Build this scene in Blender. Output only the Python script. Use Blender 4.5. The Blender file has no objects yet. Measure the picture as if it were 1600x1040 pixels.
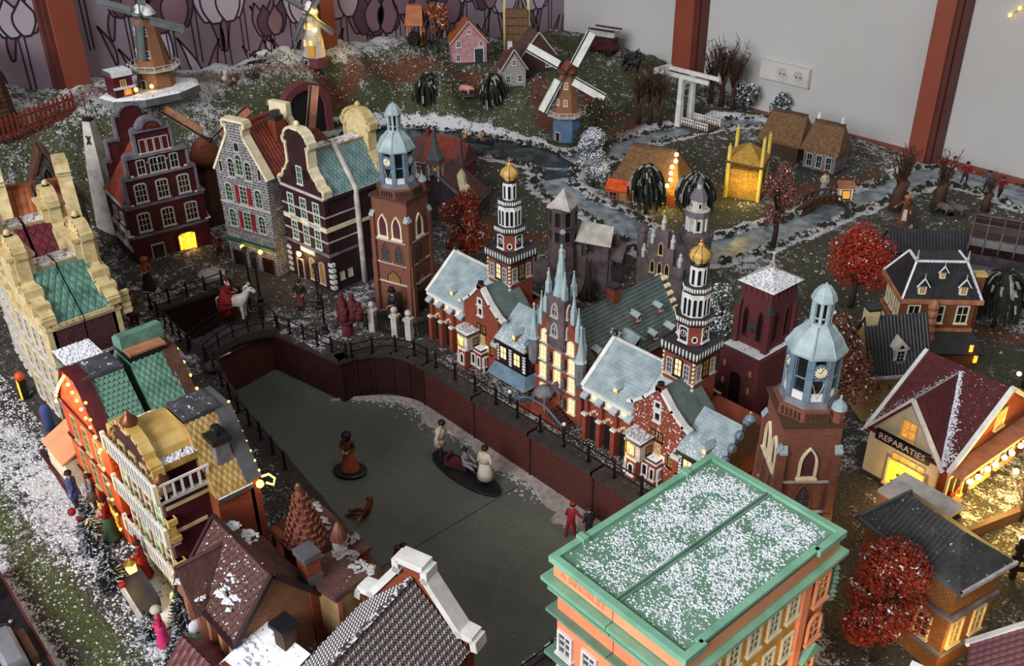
import bpy, bmesh, math, random
from math import sin, cos, pi, radians, atan2, hypot, sqrt
from mathutils import Matrix, Vector, noise
# All lengths below are written in centimetres and scaled to metres here.
S = 0.01
C = bpy.context.scene.collection
SC = bpy.context.scene
rnd = random.Random(7)

# ------------------------------------------------------------------ camera
AL, PITCH, ROLL, CAMZ = radians(47.8), radians(30.187), radians(0.632), 80.0
def hor(a, b): return Vector((a*cos(AL)-b*sin(AL), a*sin(AL)+b*cos(AL), 0))
fw = hor(0, cos(PITCH)) - Vector((0, 0, sin(PITCH)))
r0 = hor(1, 0); u0 = hor(0, sin(PITCH)) + Vector((0, 0, cos(PITCH)))
rt = r0*cos(ROLL) - u0*sin(ROLL); up = r0*sin(ROLL) + u0*cos(ROLL)
cd = bpy.data.cameras.new('camera'); cam = bpy.data.objects.new('camera', cd); C.objects.link(cam)
mw = Matrix((rt, up, -fw)).transposed().to_4x4(); mw.translation = Vector((0, 0, CAMZ*S)); cam.matrix_world = mw
cd.sensor_width = 36; cd.lens = 36*1530/1600; cd.clip_start = 0.01; cd.clip_end = 60
SC.camera = cam
# ------------------------------------------------------------------ light
w = bpy.data.worlds.new('World'); SC.world = w; w.use_nodes = True
bg = w.node_tree.nodes['Background']; bg.inputs[0].default_value = (0.92, 0.96, 1.0, 1); bg.inputs[1].default_value = 0.07
def area(name, loc, target, sx, sy, power, col):
    l = bpy.data.lights.new(name, 'AREA'); l.shape = 'RECTANGLE'; l.size = sx*S; l.size_y = sy*S; l.energy = power; l.color = col
    o = bpy.data.objects.new(name, l); C.objects.link(o); o.location = Vector(loc)*S
    o.rotation_euler = (Vector(target)-Vector(loc)).to_track_quat('-Z', 'Y').to_euler(); return o
area('window_daylight', (-30, -260, 190), (-80, 60, 5), 260, 150, 150, (0.97, 0.98, 1.0))
area('ceiling_light', (60, 60, 330), (-80, 110, 0), 160, 160, 20, (1.0, 0.97, 0.93))
SC.view_settings.view_transform = 'Standard'; SC.view_settings.look = 'None'
SC.view_settings.gamma = 1; SC.view_settings.use_curve_mapping = False
SC.view_settings.exposure = 0.35
def glow(loc, power, col=(1, .62, .2), r=.6):
    l = bpy.data.lights.new('lamp_glow', 'POINT'); l.energy = power; l.color = col; l.shadow_soft_size = r*S
    o = bpy.data.objects.new('lamp_glow', l); C.objects.link(o); o.location = Vector(loc)*S; return o

# ------------------------------------------------------------------ materials
def lin(h):
    h = h.lstrip('#'); v = [int(h[i:i+2], 16)/255 for i in (0, 2, 4)]
    return tuple(x/12.92 if x <= .04045 else ((x+.055)/1.055)**2.4 for x in v) + (1,)
M = {}
def newmat(name):
    m = bpy.data.materials.new(name); m.use_nodes = True; nt = m.node_tree
    M[name] = m; return m, nt, nt.nodes['Principled BSDF'], nt.nodes.new, nt.links.new
def mixc(nt, fac, a, b):
    n = nt.nodes.new('ShaderNodeMix'); n.data_type = 'RGBA'
    for sock, val in ((0, fac), (6, a), (7, b)):
        if hasattr(val, 'links') or hasattr(val, 'is_output'): nt.links.new(val, n.inputs[sock])
        else: n.inputs[sock].default_value = val
    return n.outputs[2]
def noise_tex(nt, scale, detail=3, vec=None, rough=.6):
    n = nt.nodes.new('ShaderNodeTexNoise'); n.inputs['Scale'].default_value = scale; n.inputs['Detail'].default_value = detail
    n.inputs['Roughness'].default_value = rough
    if vec is None:
        tc = nt.nodes.new('ShaderNodeTexCoord'); vec = tc.outputs['Object']
    nt.links.new(vec, n.inputs['Vector']); return n.outputs['Fac']
def ramp(nt, fac, a, b):
    n = nt.nodes.new('ShaderNodeMapRange'); n.inputs['From Min'].default_value = a; n.inputs['From Max'].default_value = b
    nt.links.new(fac, n.inputs['Value']); return n.outputs['Result']
def bump(nt, bs, h, st, dist=.002):
    n = nt.nodes.new('ShaderNodeBump'); n.inputs['Strength'].default_value = st; n.inputs['Distance'].default_value = dist
    nt.links.new(h, n.inputs['Height']); nt.links.new(n.outputs['Normal'], bs.inputs['Normal'])
def plain(name, col, col2=None, rough=.6, scale=60, bs_=.4, metal=0, spec=.4):
    m, nt, b, nn, ln = newmat(name); c = lin(col)
    c2 = lin(col2) if col2 else tuple(x*.72 for x in c[:3])+(1,)
    n = noise_tex(nt, scale, 4)
    ln(mixc(nt, ramp(nt, n, .35, .68), c, c2), b.inputs['Base Color'])
    b.inputs['Roughness'].default_value = rough; b.inputs['Metallic'].default_value = metal
    b.inputs['Specular IOR Level'].default_value = spec
    if bs_: bump(nt, b, n, bs_)
    return m
def emit(name, col, st, col2=None):
    m, nt, b, nn, ln = newmat(name); c = lin(col); b.inputs['Base Color'].default_value = c
    b.inputs['Emission Color'].default_value = c; b.inputs['Emission Strength'].default_value = st
    if col2:
        f = noise_tex(nt, 220, 2); ln(mixc(nt, ramp(nt, f, .42, .58), c, lin(col2)), b.inputs['Emission Color'])
    return m
def wallvec(nt):
    tc = nt.nodes.new('ShaderNodeTexCoord'); sp = nt.nodes.new('ShaderNodeSeparateXYZ'); nt.links.new(tc.outputs['Object'], sp.inputs[0])
    ad = nt.nodes.new('ShaderNodeMath'); nt.links.new(sp.outputs[0], ad.inputs[0]); nt.links.new(sp.outputs[1], ad.inputs[1])
    cb = nt.nodes.new('ShaderNodeCombineXYZ'); nt.links.new(ad.outputs[0], cb.inputs[0]); nt.links.new(sp.outputs[2], cb.inputs[1])
    return cb.outputs[0]
def brick(name, c1, c2, mortar, bw=.9, bh=.35, ms=.05, rough=.75, stone=False, snow=0):
    m, nt, b, nn, ln = newmat(name); v = wallvec(nt)
    t = nn('ShaderNodeTexBrick'); ln(v, t.inputs['Vector']); t.inputs['Scale'].default_value = 1
    t.inputs['Brick Width'].default_value = bw*S; t.inputs['Row Height'].default_value = bh*S; t.inputs['Mortar Size'].default_value = ms*S
    t.inputs['Mortar Smooth'].default_value = .3
    t.inputs['Color1'].default_value = lin(c1); t.inputs['Color2'].default_value = lin(c2); t.inputs['Mortar'].default_value = lin(mortar)
    if stone: t.offset = .35; t.squash = .7; t.squash_frequency = 3
    n = noise_tex(nt, 90, 3)
    col = mixc(nt, ramp(nt, n, .3, .8), t.outputs['Color'], tuple(x*.6 for x in lin(c1)[:3])+(1,))
    if snow:
        n2 = noise_tex(nt, 260, 2); col = mixc(nt, ramp(nt, n2, .70-snow, .74-snow), col, (.75, .72, .72, 1))
    ln(col, b.inputs['Base Color']); b.inputs['Roughness'].default_value = rough
    iv = nn('ShaderNodeMath'); iv.operation = 'SUBTRACT'; iv.inputs[0].default_value = 1; ln(t.outputs['Fac'], iv.inputs[1])
    bump(nt, b, iv.outputs[0], .7, .0012)
    return m
def snowy(name, col, col2, amount, rough=.7, scale=130):
    """a coat of colour with flecks of fake snow lying on the upward faces"""
    m, nt, b, nn, ln = newmat(name)
    n = noise_tex(nt, 55, 4); base = mixc(nt, ramp(nt, n, .35, .65), lin(col), lin(col2))
    f = noise_tex(nt, scale, 3, rough=.75); fl = ramp(nt, f, .62-amount*.35, .68-amount*.35)
    ge = nn('ShaderNodeNewGeometry'); sp = nn('ShaderNodeSeparateXYZ'); ln(ge.outputs['True Normal'], sp.inputs[0])
    up_ = ramp(nt, sp.outputs[2], .1, .5); mu = nn('ShaderNodeMath'); mu.operation = 'MULTIPLY'; ln(fl, mu.inputs[0]); ln(up_, mu.inputs[1])
    ln(mixc(nt, mu.outputs[0], base, (.82, .83, .86, 1)), b.inputs['Base Color']); b.inputs['Roughness'].default_value = rough
    bump(nt, b, f, .5); return m
P = plain
P('snow', '#e9eaf0', '#c9ccd6', .8, 120, .5); P('snow_dull', '#b9b4b4', '#8d8787', .85, 100, .5)
P('cream', '#d9c796', '#b59c68', .55, 70); P('cream_pale', '#ece2c4', '#d5c79e', .55, 70); P('gold_paint', '#b8934f', '#d3b26c', .4, 60, .3)
P('white_paint', '#e4e2de', '#c4c2be', .5, 50, .2); P('offwhite', '#c8c2ba', '#9d968e', .6, 50, .3)
P('grey_stone', '#77737a', '#524e55', .7, 60); P('dark_stone', '#4b4347', '#2f2a2c', .75, 60); P('mauve_stone', '#6b5c5e', '#443a3c', .75, 50)
P('black_paint', '#131314', '#1f1f21', .45, 60, .2); P('dark_grey', '#34353a', '#232428', .5, 60, .3); P('mid_grey', '#5a5b60', '#46474c', .6, 60, .3)
P('blue_grey', '#6c8394', '#546878', .5, 60, .3); P('pale_blue_roof', '#a9b6b8', '#83949a', .65, 60, .4); P('copper_pale', '#a9babc', '#85979b', .55, 45, .4)
P('grey_green_roof', '#62716e', '#4a5652', .6, 60); P('green_roof', '#6b9584', '#47705f', .45, 60); P('green_diamond', '#6b9686', '#3a6154', .45, 60)
P('teal_diamond', '#86a3a3', '#57777a', .45, 60); P('copper_green', '#86b79b', '#689a7e', .5, 25, .25); P('copper_green_dark', '#6d927c', '#587a66', .6, 30, .3)
P('maroon', '#5a1720', '#3c0e15', .5, 60); P('maroon_brick', '#4b131c', '#32090f', .6, 80); P('dark_maroon', '#371a20', '#241014', .6, 60)
P('turret_tile', '#85503f', '#5e3529', .55, 60); P('canal_panel', '#35140f', '#260d0a', .55, 30, .2); P('red_tile', '#8d3b28', '#6b2418', .5, 60); P('maroon_tile', '#6e2630', '#4a171f', .5, 60); P('orange_tile', '#b0643a', '#8a4526', .55, 60); P('brown_tile', '#5d3a36', '#3e2724', .6, 60)
P('black_tile', '#2b2c2f', '#1b1c1e', .5, 70); P('shop_roof', '#5c2529', '#431a1d', .6, 130); P('beige_tile', '#c2a264', '#94753c', .5, 60); P('rose_tile', '#7d565c', '#5a3a40', .6, 60)
P('orange_brick', '#e2602a', '#b93d1a', .5, 60); P('salmon', '#e8775a', '#f09a66', .6, 14, .15); P('salmon_pale', '#eda578', '#e68a62', .6, 20, .15); P('yellow_wall', '#d9a340', '#c58a2b', .6, 20, .15)
P('tan_wall', '#b27a5a', '#8f5b40', .7, 60); P('beige_wall', '#a98a5e', '#8d6f48', .6, 40); P('shop_wall', '#c9bfa6', '#b3a88c', .6, 30, .2)
P('brown_wood', '#5b3a28', '#3b2418', .6, 60); P('dark_wood', '#2d1d15', '#1d120d', .6, 60); P('red_wood', '#7c3320', '#5c2416', .6, 40)
P('bark', '#3b2a22', '#241812', .85, 90, .6); P('leaf_red', '#b83a1e', '#7d1f10', .7, 60, 0); P('leaf_rust', '#8a4322', '#5c2a14', .7, 60, 0); P('leaf_pink', '#a35e4e', '#7a3f34', .7, 60, 0)
P('leaf_orange', '#bd7345', '#93522d', .7, 60, 0); P('leaf_green', '#34401f', '#1f2813', .75, 60, 0); P('leaf_dark', '#2b2f22', '#171a12', .75, 60, 0); P('leaf_fir', '#1f2f31', '#131f22', .75, 60, 0)
P('leaf_frost', '#8f9490', '#5e6662', .8, 60, 0)
P('leaf_brown', '#4f3426', '#332118', .8, 60, 0)
P('thatch', '#7a5c3f', '#573f2a', .9, 150, .9); P('thatch_dark', '#5e4a3e', '#413229', .9, 150, .9); P('straw', '#b8903f', '#8c6a2a', .9, 190, 1.0); P('brown_cap', '#7d452c', '#5c2f1d', .85, 150, .8)
P('skin', '#c98f6d', '#b87f5f', .6, 60, 0); P('hair', '#1d1411', '#120c0a', .6, 60, 0); P('cloth_white', '#c9bfae', '#a69c8b', .8, 60); P('cloth_red', '#8f1019', '#6b0a12', .7, 60); P('cloth_pink', '#cf2f6d', '#b0225a', .6, 60)
P('cloth_brown', '#6b3f25', '#4a2a18', .8, 60); P('cloth_orange', '#a85b30', '#84431f', .8, 60); P('cloth_dark', '#26222a', '#18151a', .8, 60); P('cloth_grey', '#8a8c96', '#6d6f79', .8, 60); P('cloth_blue', '#3f5487', '#2f3f68', .8, 60); P('cloth_green', '#3c5a40', '#2a432e', .8, 60)
P('wine', '#5a2226', '#401619', .8, 60); P('pig_pink', '#c58f7c', '#a8705e', .7, 60); P('animal_white', '#d2cdc6', '#aaa49c', .7, 60); P('animal_black', '#1c1a1b', '#100f10', .6, 60)
P('brass', '#c8a14a', '#8d6a22', .3, 60, .1, .8); P('copper', '#8f5a3b', '#5f371f', .4, 60, .2, .6); P('post_brown', '#8a4634', '#7c3d2d', .5, 8, .1); P('post_dark', '#5b2f2a', '#4d2723', .5, 8, .1)
P('socket_plastic', '#c9c6c2', '#bcb9b5', .4, 20, 0); P('rail_iron', '#17130f', '#0e0b09', .45, 60, .1); P('coping', '#3a3330', '#2a2422', .7, 70)
P('steel', '#b9bcc2', '#9a9da4', .35, 40, .1, .7); P('leaf_path', '#7a3c22', '#55281a', .9, 150, .8)
P('door_green', '#2f5c40', '#234832', .5, 50, .1); P('shutter_red', '#8c1f2b', '#701721', .5, 50, .1); P('blue_base', '#5d7795', '#4a617c', .6, 40)
P('sign_black', '#0d0d10', '#141418', .5, 40, 0); P('sign_letters', '#cfcac0', '#bdb8ae', .6, 40, 0)
P('ivory', '#e0cf9a', '#c9b478', .5, 50, .2); P('yellow_pole', '#d9c163', '#c4a94a', .5, 50, .2); P('pink_brick', '#b98d93', '#96676f', .7, 80)
brick('brick_tower', '#8c5540', '#7b4634', '#5e4034', .55, .26, .03)
brick('brick_hall', '#9a4630', '#83371f', '#6b3626', .5, .24, .03); brick('brick_hall_snow', '#9a4630', '#83371f', '#6b3626', .5, .24, .03, snow=.1)
brick('brick_canal', '#642619', '#4b1b10', '#1a0c09', .8, .38, .08)
brick('brick_rust', '#a44f2c', '#85391c', '#5c2a18', .75, .32, .05); brick('brick_slate_house', '#a2682f', '#84501f', '#4b3119', .6, .3, .04)
brick('brick_maroon', '#4f1821', '#3a1018', '#6f5a55', .8, .32, .03); brick('brick_castle', '#7d3a3f', '#63292e', '#4a2226', .5, .24, .03)
brick('stone_grey', '#67656b', '#4c4a50', '#c0bcbb', 1.0, .5, .1, stone=True); brick('stone_white', '#b9b4b3', '#95908f', '#6a6361', .9, .4, .05, stone=True)
brick('brick_mansion', '#8a5230', '#6d3b20', '#5a3520', .6, .3, .04); brick('brick_brown', '#5a3b2c', '#432b20', '#32211a', .6, .28, .04); brick('brick_tan', '#a9744f', '#8f5c3b', '#6e482f', .6, .28, .04)
snowy('ridge_snow', '#4a494d', '#36353a', .05); snowy('ridge_beige_snow', '#a18d6d', '#877454', .55); snowy('slab_snow', '#55504f', '#3f3a39', .8); snowy('gold_snow', '#c09a4c', '#a37c33', .5)
snowy('white_snow_roof', '#77716d', '#5d5753', 1.0); snowy('tile_snow', '#4f413d', '#352a27', .3, scale=210); snowy('slate_snow', '#3c3d3c', '#282928', -.1, scale=210); snowy('maroon_snow', '#5c3a33', '#432822', -.12, scale=210)
emit('lit_yellow', '#f0dcaa', .55, '#cfa052'); emit('lit_warm', '#e5a040', .7, '#9a5c1e'); emit('lit_bright', '#ffc93a', 1.5, '#e06a10'); emit('lit_dim', '#8a6a3a', .22, '#4a331a'); emit('bulb', '#ffd87a', 11); emit('bulb_soft', '#ffcc58', 3.6)
P('glass_dark', '#1c2024', '#101316', .15, 40, 0, 0, .6); P('glass_green', '#1f4f3a', '#143526', .2, 40, 0, 0, .6); P('glass_brown', '#2c1a17', '#1a0f0d', .25, 40, 0); P('glass_grey', '#454b50', '#2d3135', .2, 40, 0)
P('louvre', '#5b3038', '#45222a', .5, 40, .1); P('leaf_grass_bright', '#7a8f35', '#5d7226', .8, 60, 0)

# ------------------------------------------------------------------ mesh builder
class MB:
    def __init__(s): s.v = []; s.f = []; s.m = []; s.sm = []
    def add(s, vs, fs, m=0, smooth=False):
        o = len(s.v); s.v.extend([tuple(p) for p in vs])
        for f in fs: s.f.append(tuple(i+o for i in f)); s.m.append(m); s.sm.append(smooth)
        return s
    def box(s, x0, x1, y0, y1, z0, z1, m=0):
        return s.add([(x, y, z) for z in (z0, z1) for y in (y0, y1) for x in (x0, x1)],
                     [(0, 2, 3, 1), (4, 5, 7, 6), (0, 1, 5, 4), (2, 6, 7, 3), (0, 4, 6, 2), (1, 3, 7, 5)], m)
    def frus(s, cx, cy, z0, z1, a0, b0, a1, b1, m=0):
        """a box whose half sizes change from (a0,b0) to (a1,b1)"""
        vs = [(cx+i*a, cy+j*b, z) for z, a, b in ((z0, a0, b0), (z1, a1, b1)) for j in (-1, 1) for i in (-1, 1)]
        return s.add(vs, [(0, 2, 3, 1), (4, 5, 7, 6), (0, 1, 5, 4), (2, 6, 7, 3), (0, 4, 6, 2), (1, 3, 7, 5)], m)
    def prism(s, poly, ax, a0, a1, m=0, smooth=False):
        n = len(poly)
        f = {'y': lambda p, a: (p[0], a, p[1]), 'x': lambda p, a: (a, p[0], p[1]), 'z': lambda p, a: (p[0], p[1], a)}[ax]
        vs = [f(p, a0) for p in poly]+[f(p, a1) for p in poly]
        ar = sum(poly[i][0]*poly[(i+1) % n][1]-poly[(i+1) % n][0]*poly[i][1] for i in range(n))
        flip = (ar > 0) == (ax in 'xz')
        if a1 < a0: flip = not flip
        c0, c1 = tuple(range(n)), tuple(range(n, 2*n))
        sides = [(i, (i+1) % n, n+(i+1) % n, n+i) for i in range(n)]
        if flip: fs = [c0[::-1], c1]; 
        else: fs = [c0, c1[::-1]]; sides = [q[::-1] for q in sides]
        s.add(vs, fs, m); 
        o = len(s.v)-2*n
        for q in sides: s.f.append(tuple(i+o for i in q)); s.m.append(m); s.sm.append(smooth)
        return s
    def lathe(s, prof, n=12, c=(0, 0), m=0, ph=0, smooth=False, sx=1, sy=1, ms=None):
        o = len(s.v)
        for r, z in prof:
            for k in range(n):
                a = ph+2*pi*k/n; s.v.append((c[0]+r*sx*cos(a), c[1]+r*sy*sin(a), z))
        for i in range(len(prof)-1):
            for k in range(n):
                k2 = (k+1) % n
                s.f.append((o+i*n+k, o+i*n+k2, o+(i+1)*n+k2, o+(i+1)*n+k)); s.m.append(ms[i] if ms else m); s.sm.append(smooth)
        s.f.append(tuple(o+k for k in range(n-1, -1, -1))); s.m.append(ms[0] if ms else m); s.sm.append(False)
        s.f.append(tuple(o+(len(prof)-1)*n+k for k in range(n))); s.m.append(ms[-1] if ms else m); s.sm.append(False)
        return s
    def tube(s, pts, r, n=6, m=0, smooth=True):
        pts = [Vector(p) for p in pts]; k = len(pts); rs = r if isinstance(r, (list, tuple)) else [r]*k
        o = len(s.v); prev = None
        for i in range(k):
            d = (pts[min(i+1, k-1)]-pts[max(i-1, 0)]).normalized()
            if prev is None: a = d.cross(Vector((0, 0, 1)) if abs(d.z) < .9 else Vector((1, 0, 0))).normalized()
            else: a = (prev-d*prev.dot(d)).normalized()
            prev = a; b = d.cross(a)
            for j in range(n):
                t = 2*pi*j/n; s.v.append(tuple(pts[i]+(a*cos(t)+b*sin(t))*rs[i]))
        for i in range(k-1):
            for j in range(n):
                j2 = (j+1) % n; s.f.append((o+i*n+j, o+i*n+j2, o+(i+1)*n+j2, o+(i+1)*n+j)); s.m.append(m); s.sm.append(smooth)
        s.f.append(tuple(o+j for j in range(n-1, -1, -1))); s.f.append(tuple(o+(k-1)*n+j for j in range(n))); s.m += [m, m]; s.sm += [False]*2
        return s
    def bar(s, p, q, w, h, m=0, upv=(0, 0, 1)):
        p, q = Vector(p), Vector(q); d = (q-p).normalized(); u_ = Vector(upv)
        a = d.cross(u_)
        if a.length < 1e-4: a = d.cross(Vector((1, 0, 0)))
        a.normalize(); b = a.cross(d)
        vs = [e+a*i*w/2+b*j*h/2 for e in (p, q) for j in (-1, 1) for i in (-1, 1)]
        return s.add(vs, [(0, 2, 3, 1), (4, 5, 7, 6), (0, 1, 5, 4), (2, 6, 7, 3), (0, 4, 6, 2), (1, 3, 7, 5)][::1], m)
    def quad(s, a, b, c, d, m=0): return s.add([a, b, c, d], [(0, 1, 2, 3)], m)
    def slab(s, a, b, c, d, t, m=0):
        """four corners counted so that the normal looks outwards; thickness t goes inwards"""
        a, b, c, d = map(Vector, (a, b, c, d)); n = (b-a).cross(d-a).normalized()*t
        vs = [a, b, c, d, a-n, b-n, c-n, d-n]
        return s.add(vs, [(0, 1, 2, 3), (7, 6, 5, 4), (0, 4, 5, 1), (1, 5, 6, 2), (2, 6, 7, 3), (3, 7, 4, 0)], m)
    def ball(s, c, r, n=8, k=5, m=0, sz=1, smooth=True):
        prof = [(max(1e-3, r*sin(pi*i/k)), c[2]-r*sz*cos(pi*i/k)) for i in range(k+1)]
        return s.lathe(prof, n, (c[0], c[1]), m, 0, smooth)
    def lump(s, c, r, m=0, sz=.7):
        x, y, z = c; j = lambda: rnd.uniform(.7, 1.3)*r
        vs = [(x+j(), y, z), (x, y+j(), z), (x-j(), y, z), (x, y-j(), z), (x, y, z+j()*sz), (x, y, z-j()*sz*.6)]
        return s.add(vs, [(0, 1, 4), (1, 2, 4), (2, 3, 4), (3, 0, 4), (1, 0, 5), (2, 1, 5), (3, 2, 5), (0, 3, 5)], m)
    def flake(s, c, r, m=0):
        x, y, z = c; a = rnd.random()*6.28; h = r*rnd.uniform(.5, 1.1)
        vs = [(x+r*cos(a+k*2.1)*rnd.uniform(.6, 1.3), y+r*sin(a+k*2.1)*rnd.uniform(.6, 1.3), z) for k in range(3)]+[(x, y, z+h)]
        return s.add(vs, [(0, 1, 3), (1, 2, 3), (2, 0, 3)], m)
    def mesh(s, name, mats):
        me = bpy.data.meshes.new(name); me.from_pydata([(x*S, y*S, z*S) for x, y, z in s.v], [], s.f)
        for k in mats: me.materials.append(M[k])
        me.polygons.foreach_set('material_index', s.m); me.polygons.foreach_set('use_smooth', s.sm); me.update(); return me
    def build(s, name, mats, parent=None, loc=(0, 0, 0), rz=0, kind=None):
        if isinstance(mats, str): mats = [mats]
        return put(name, s.mesh(name, mats), parent, loc, rz, kind)
def put(name, me, parent=None, loc=(0, 0, 0), rz=0, kind=None):
    o = bpy.data.objects.new(name, me); C.objects.link(o); o.location = Vector(loc)*S; o.rotation_euler[2] = rz
    if parent: o.parent = parent
    if kind: o['kind'] = kind
    return o
def tag(o, label, cat, group=None):
    o['label'] = label; o['category'] = cat
    if group: o['group'] = group
    return o
def thing(name, label, cat, loc=(0, 0, 0), rz=0, group=None):
    o = bpy.data.objects.new(name, None); C.objects.link(o); o.location = Vector(loc)*S; o.rotation_euler[2] = radians(rz); o.empty_display_size = .01
    return tag(o, label, cat, group)
def copy_tree(o, parent=None):
    c = o.copy(); C.objects.link(c)
    if parent: c.parent = parent
    for ch in list(o.children): copy_tree(ch, c)
    return c
def clone(o, label, loc, rz=None):
    c = copy_tree(o); c.location = Vector(loc)*S; c['label'] = label
    if rz is not None: c.rotation_euler[2] = radians(rz)
    return c
# ------------------------------------------------------------------ building kit
WC = {}
def outline(kind, w, h):
    a = w/2
    if kind == 'sq': return [(-a, 0), (a, 0), (a, h), (-a, h)]
    if kind == 'arch':
        r = a; k = [(a*cos(t), h-r+r*sin(t)) for t in [pi*i/8 for i in range(9)]]; return [(-a, 0), (a, 0)]+k
    if kind == 'seg':
        k = [(a*cos(t), h-.3*a+.3*a*sin(t)) for t in [pi*i/6 for i in range(7)]]; return [(-a, 0), (a, 0)]+k
    if kind == 'round':
        return [(a*cos(t), h/2+h/2*sin(t)) for t in [2*pi*i/14 for i in range(14)]]
    r = 1.6*a; b = max(h-1.25*w, h*.4); k = []
    for i in range(5): t = i/4; k.append((a*(1-t**1.6), b+(h-b)*t**.8))
    return [(-a, 0), (a, 0)]+k+[(-x, z) for x, z in k[-2::-1]]
def window(par, x, y, z, w, h, face=0, fr='white_paint', pa='glass_dark', kind='sq', nx=2, ny=3, t=None, out=.14, name='window', sill=True):
    t = t or max(.1, .13*w); key = (round(w, 2), round(h, 2), fr, pa, kind, nx, ny, round(t, 2), out, sill)
    if key not in WC:
        f = MB(); oi = outline(kind, w, h); n = len(oi)
        cx, cz = 0, h/2
        oo = [(px*(w+2*t)/w, cz+(pz-cz)*(h+2*t)/h) for px, pz in oi]
        vs = [(a, -out, b) for a, b in oi]+[(a, -out, b) for a, b in oo]+[(a, .05, b) for a, b in oo]+[(a, .0, b) for a, b in oi]
        fs = []
        for i in range(n):
            j = (i+1) % n; fs += [(n+i, n+j, j, i), (n+j, n+i, 2*n+i, 2*n+j), (i, j, 3*n+j, 3*n+i)]
        f.add(vs, fs)
        b = max(.05, t*.45); o2 = out*.6
        for i in range(1, nx): q = -w/2+w*i/nx; f.box(q-b/2, q+b/2, -o2, 0, 0, h*(.96 if kind in ('sq', 'seg') else .84))
        for i in range(1, ny):
            q = h*i/ny; ww = w/2 if kind in ('sq', 'seg') or q < h-w*.6 else w*.3
            f.box(-ww, ww, -o2, 0, q-b/2, q+b/2)
        if sill: f.box(-w/2-t*1.5, w/2+t*1.5, -out-.15, .03, -t*1.5, -t*.4)
        p = MB(); p.add([(a, -.03, b_) for a, b_ in oi], [tuple(range(n))])
        WC[key] = (f.mesh('window', [fr]), p.mesh('pane', [pa]))
    a, b = WC[key]
    o = put(name, a, par, (x, y, z), radians(face)); put('pane', b, o); return o
def door(par, x, y, z, w, h, face=0, fr='white_paint', pa='dark_wood', kind='sq'):
    f = MB(); oi = outline(kind, w, h); f.prism(oi, 'y', -.1, .0); o = f.build('door', pa, par, (x, y, z), radians(face))
    t = .18; g = MB(); g.box(-w/2-t, -w/2, -.22, .03, 0, h); g.box(w/2, w/2+t, -.22, .03, 0, h); g.box(-w/2-t, w/2+t, -.25, .03, h, h+t); g.build('door_frame', fr, o)
    k = MB(); k.ball((w*.3, -.16, h*.48), .07, 5, 3); k.build('knob', 'brass', o); return o
def strip(prof, y0, y1, t, closed=False):
    """a moulding of thickness t laid along the outside of a gable outline (x,z)"""
    b = MB(); n = len(prof)
    for i in range(n-1):
        (x0, z0), (x1, z1) = prof[i], prof[i+1]
        d = hypot(x1-x0, z1-z0)
        if d < 1e-3: continue
        ex, ez = (x1-x0)/d*t*.35, (z1-z0)/d*t*.35; nx_, nz = -(z1-z0)/d*t, (x1-x0)/d*t
        b.prism([(x0-ex, z0-ez), (x1+ex, z1+ez), (x1+ex+nx_, z1+ez+nz), (x0-ex+nx_, z0-ez+nz)], 'y', y0, y1)
    return b
def scroll(x, z, s, side):
    """outline of one S-shaped gable shoulder going from outside-low to inside-high"""
    return [(x+side*s[0]*q, z+s[1]*e) for q, e in ((1, 0), (1.02, .12), (.9, .2), (.78, .18), (.62, .3), (.5, .52), (.3, .62), (.16, .8), (0, 1))]
def gable_neck(w, he, hn, neck, ht, top='arch'):
    """half outline right side from the eave upwards, mirrored: list from left foot over the top to the right foot"""
    a = w/2; r = [(a, he)]+scroll(neck, he+.3, (a-neck, hn-he-.3), 1)
    r += [(neck, ht-.35*neck), (neck*1.22, ht-.3*neck), (neck*1.22, ht-.12*neck)]
    if top == 'arch': r += [(neck*1.1*cos(t), ht-.1*neck+neck*.75*sin(t)) for t in (.1, .45, .8, 1.15)]
    else: r += [(neck*.7, ht)]
    return [(-x, z) for x, z in r]+[(x, z) for x, z in r[::-1]]
def gable_steps(w, he, steps, top_r=None):
    """steps: list of (half width, z top). stepped gable"""
    r = [(w/2, he)]; z = he
    for hw, zt in steps: r += [(hw, z), (hw, zt)]; z = zt
    if top_r: r += [(top_r*cos(t), z+top_r*.8*sin(t)) for t in (0, .4, .8, 1.2)]
    return [(-x, z_) for x, z_ in r]+[(x, z_) for x, z_ in r[::-1]]
def gable_spout(w, he, hn, neck, ht):
    r = [(w/2, he), (neck, hn), (neck, ht-.6), (neck*1.35, ht-.5), (neck*1.35, ht)]
    return [(-x, z) for x, z in r]+[(x, z) for x, z in r[::-1]]
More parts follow.
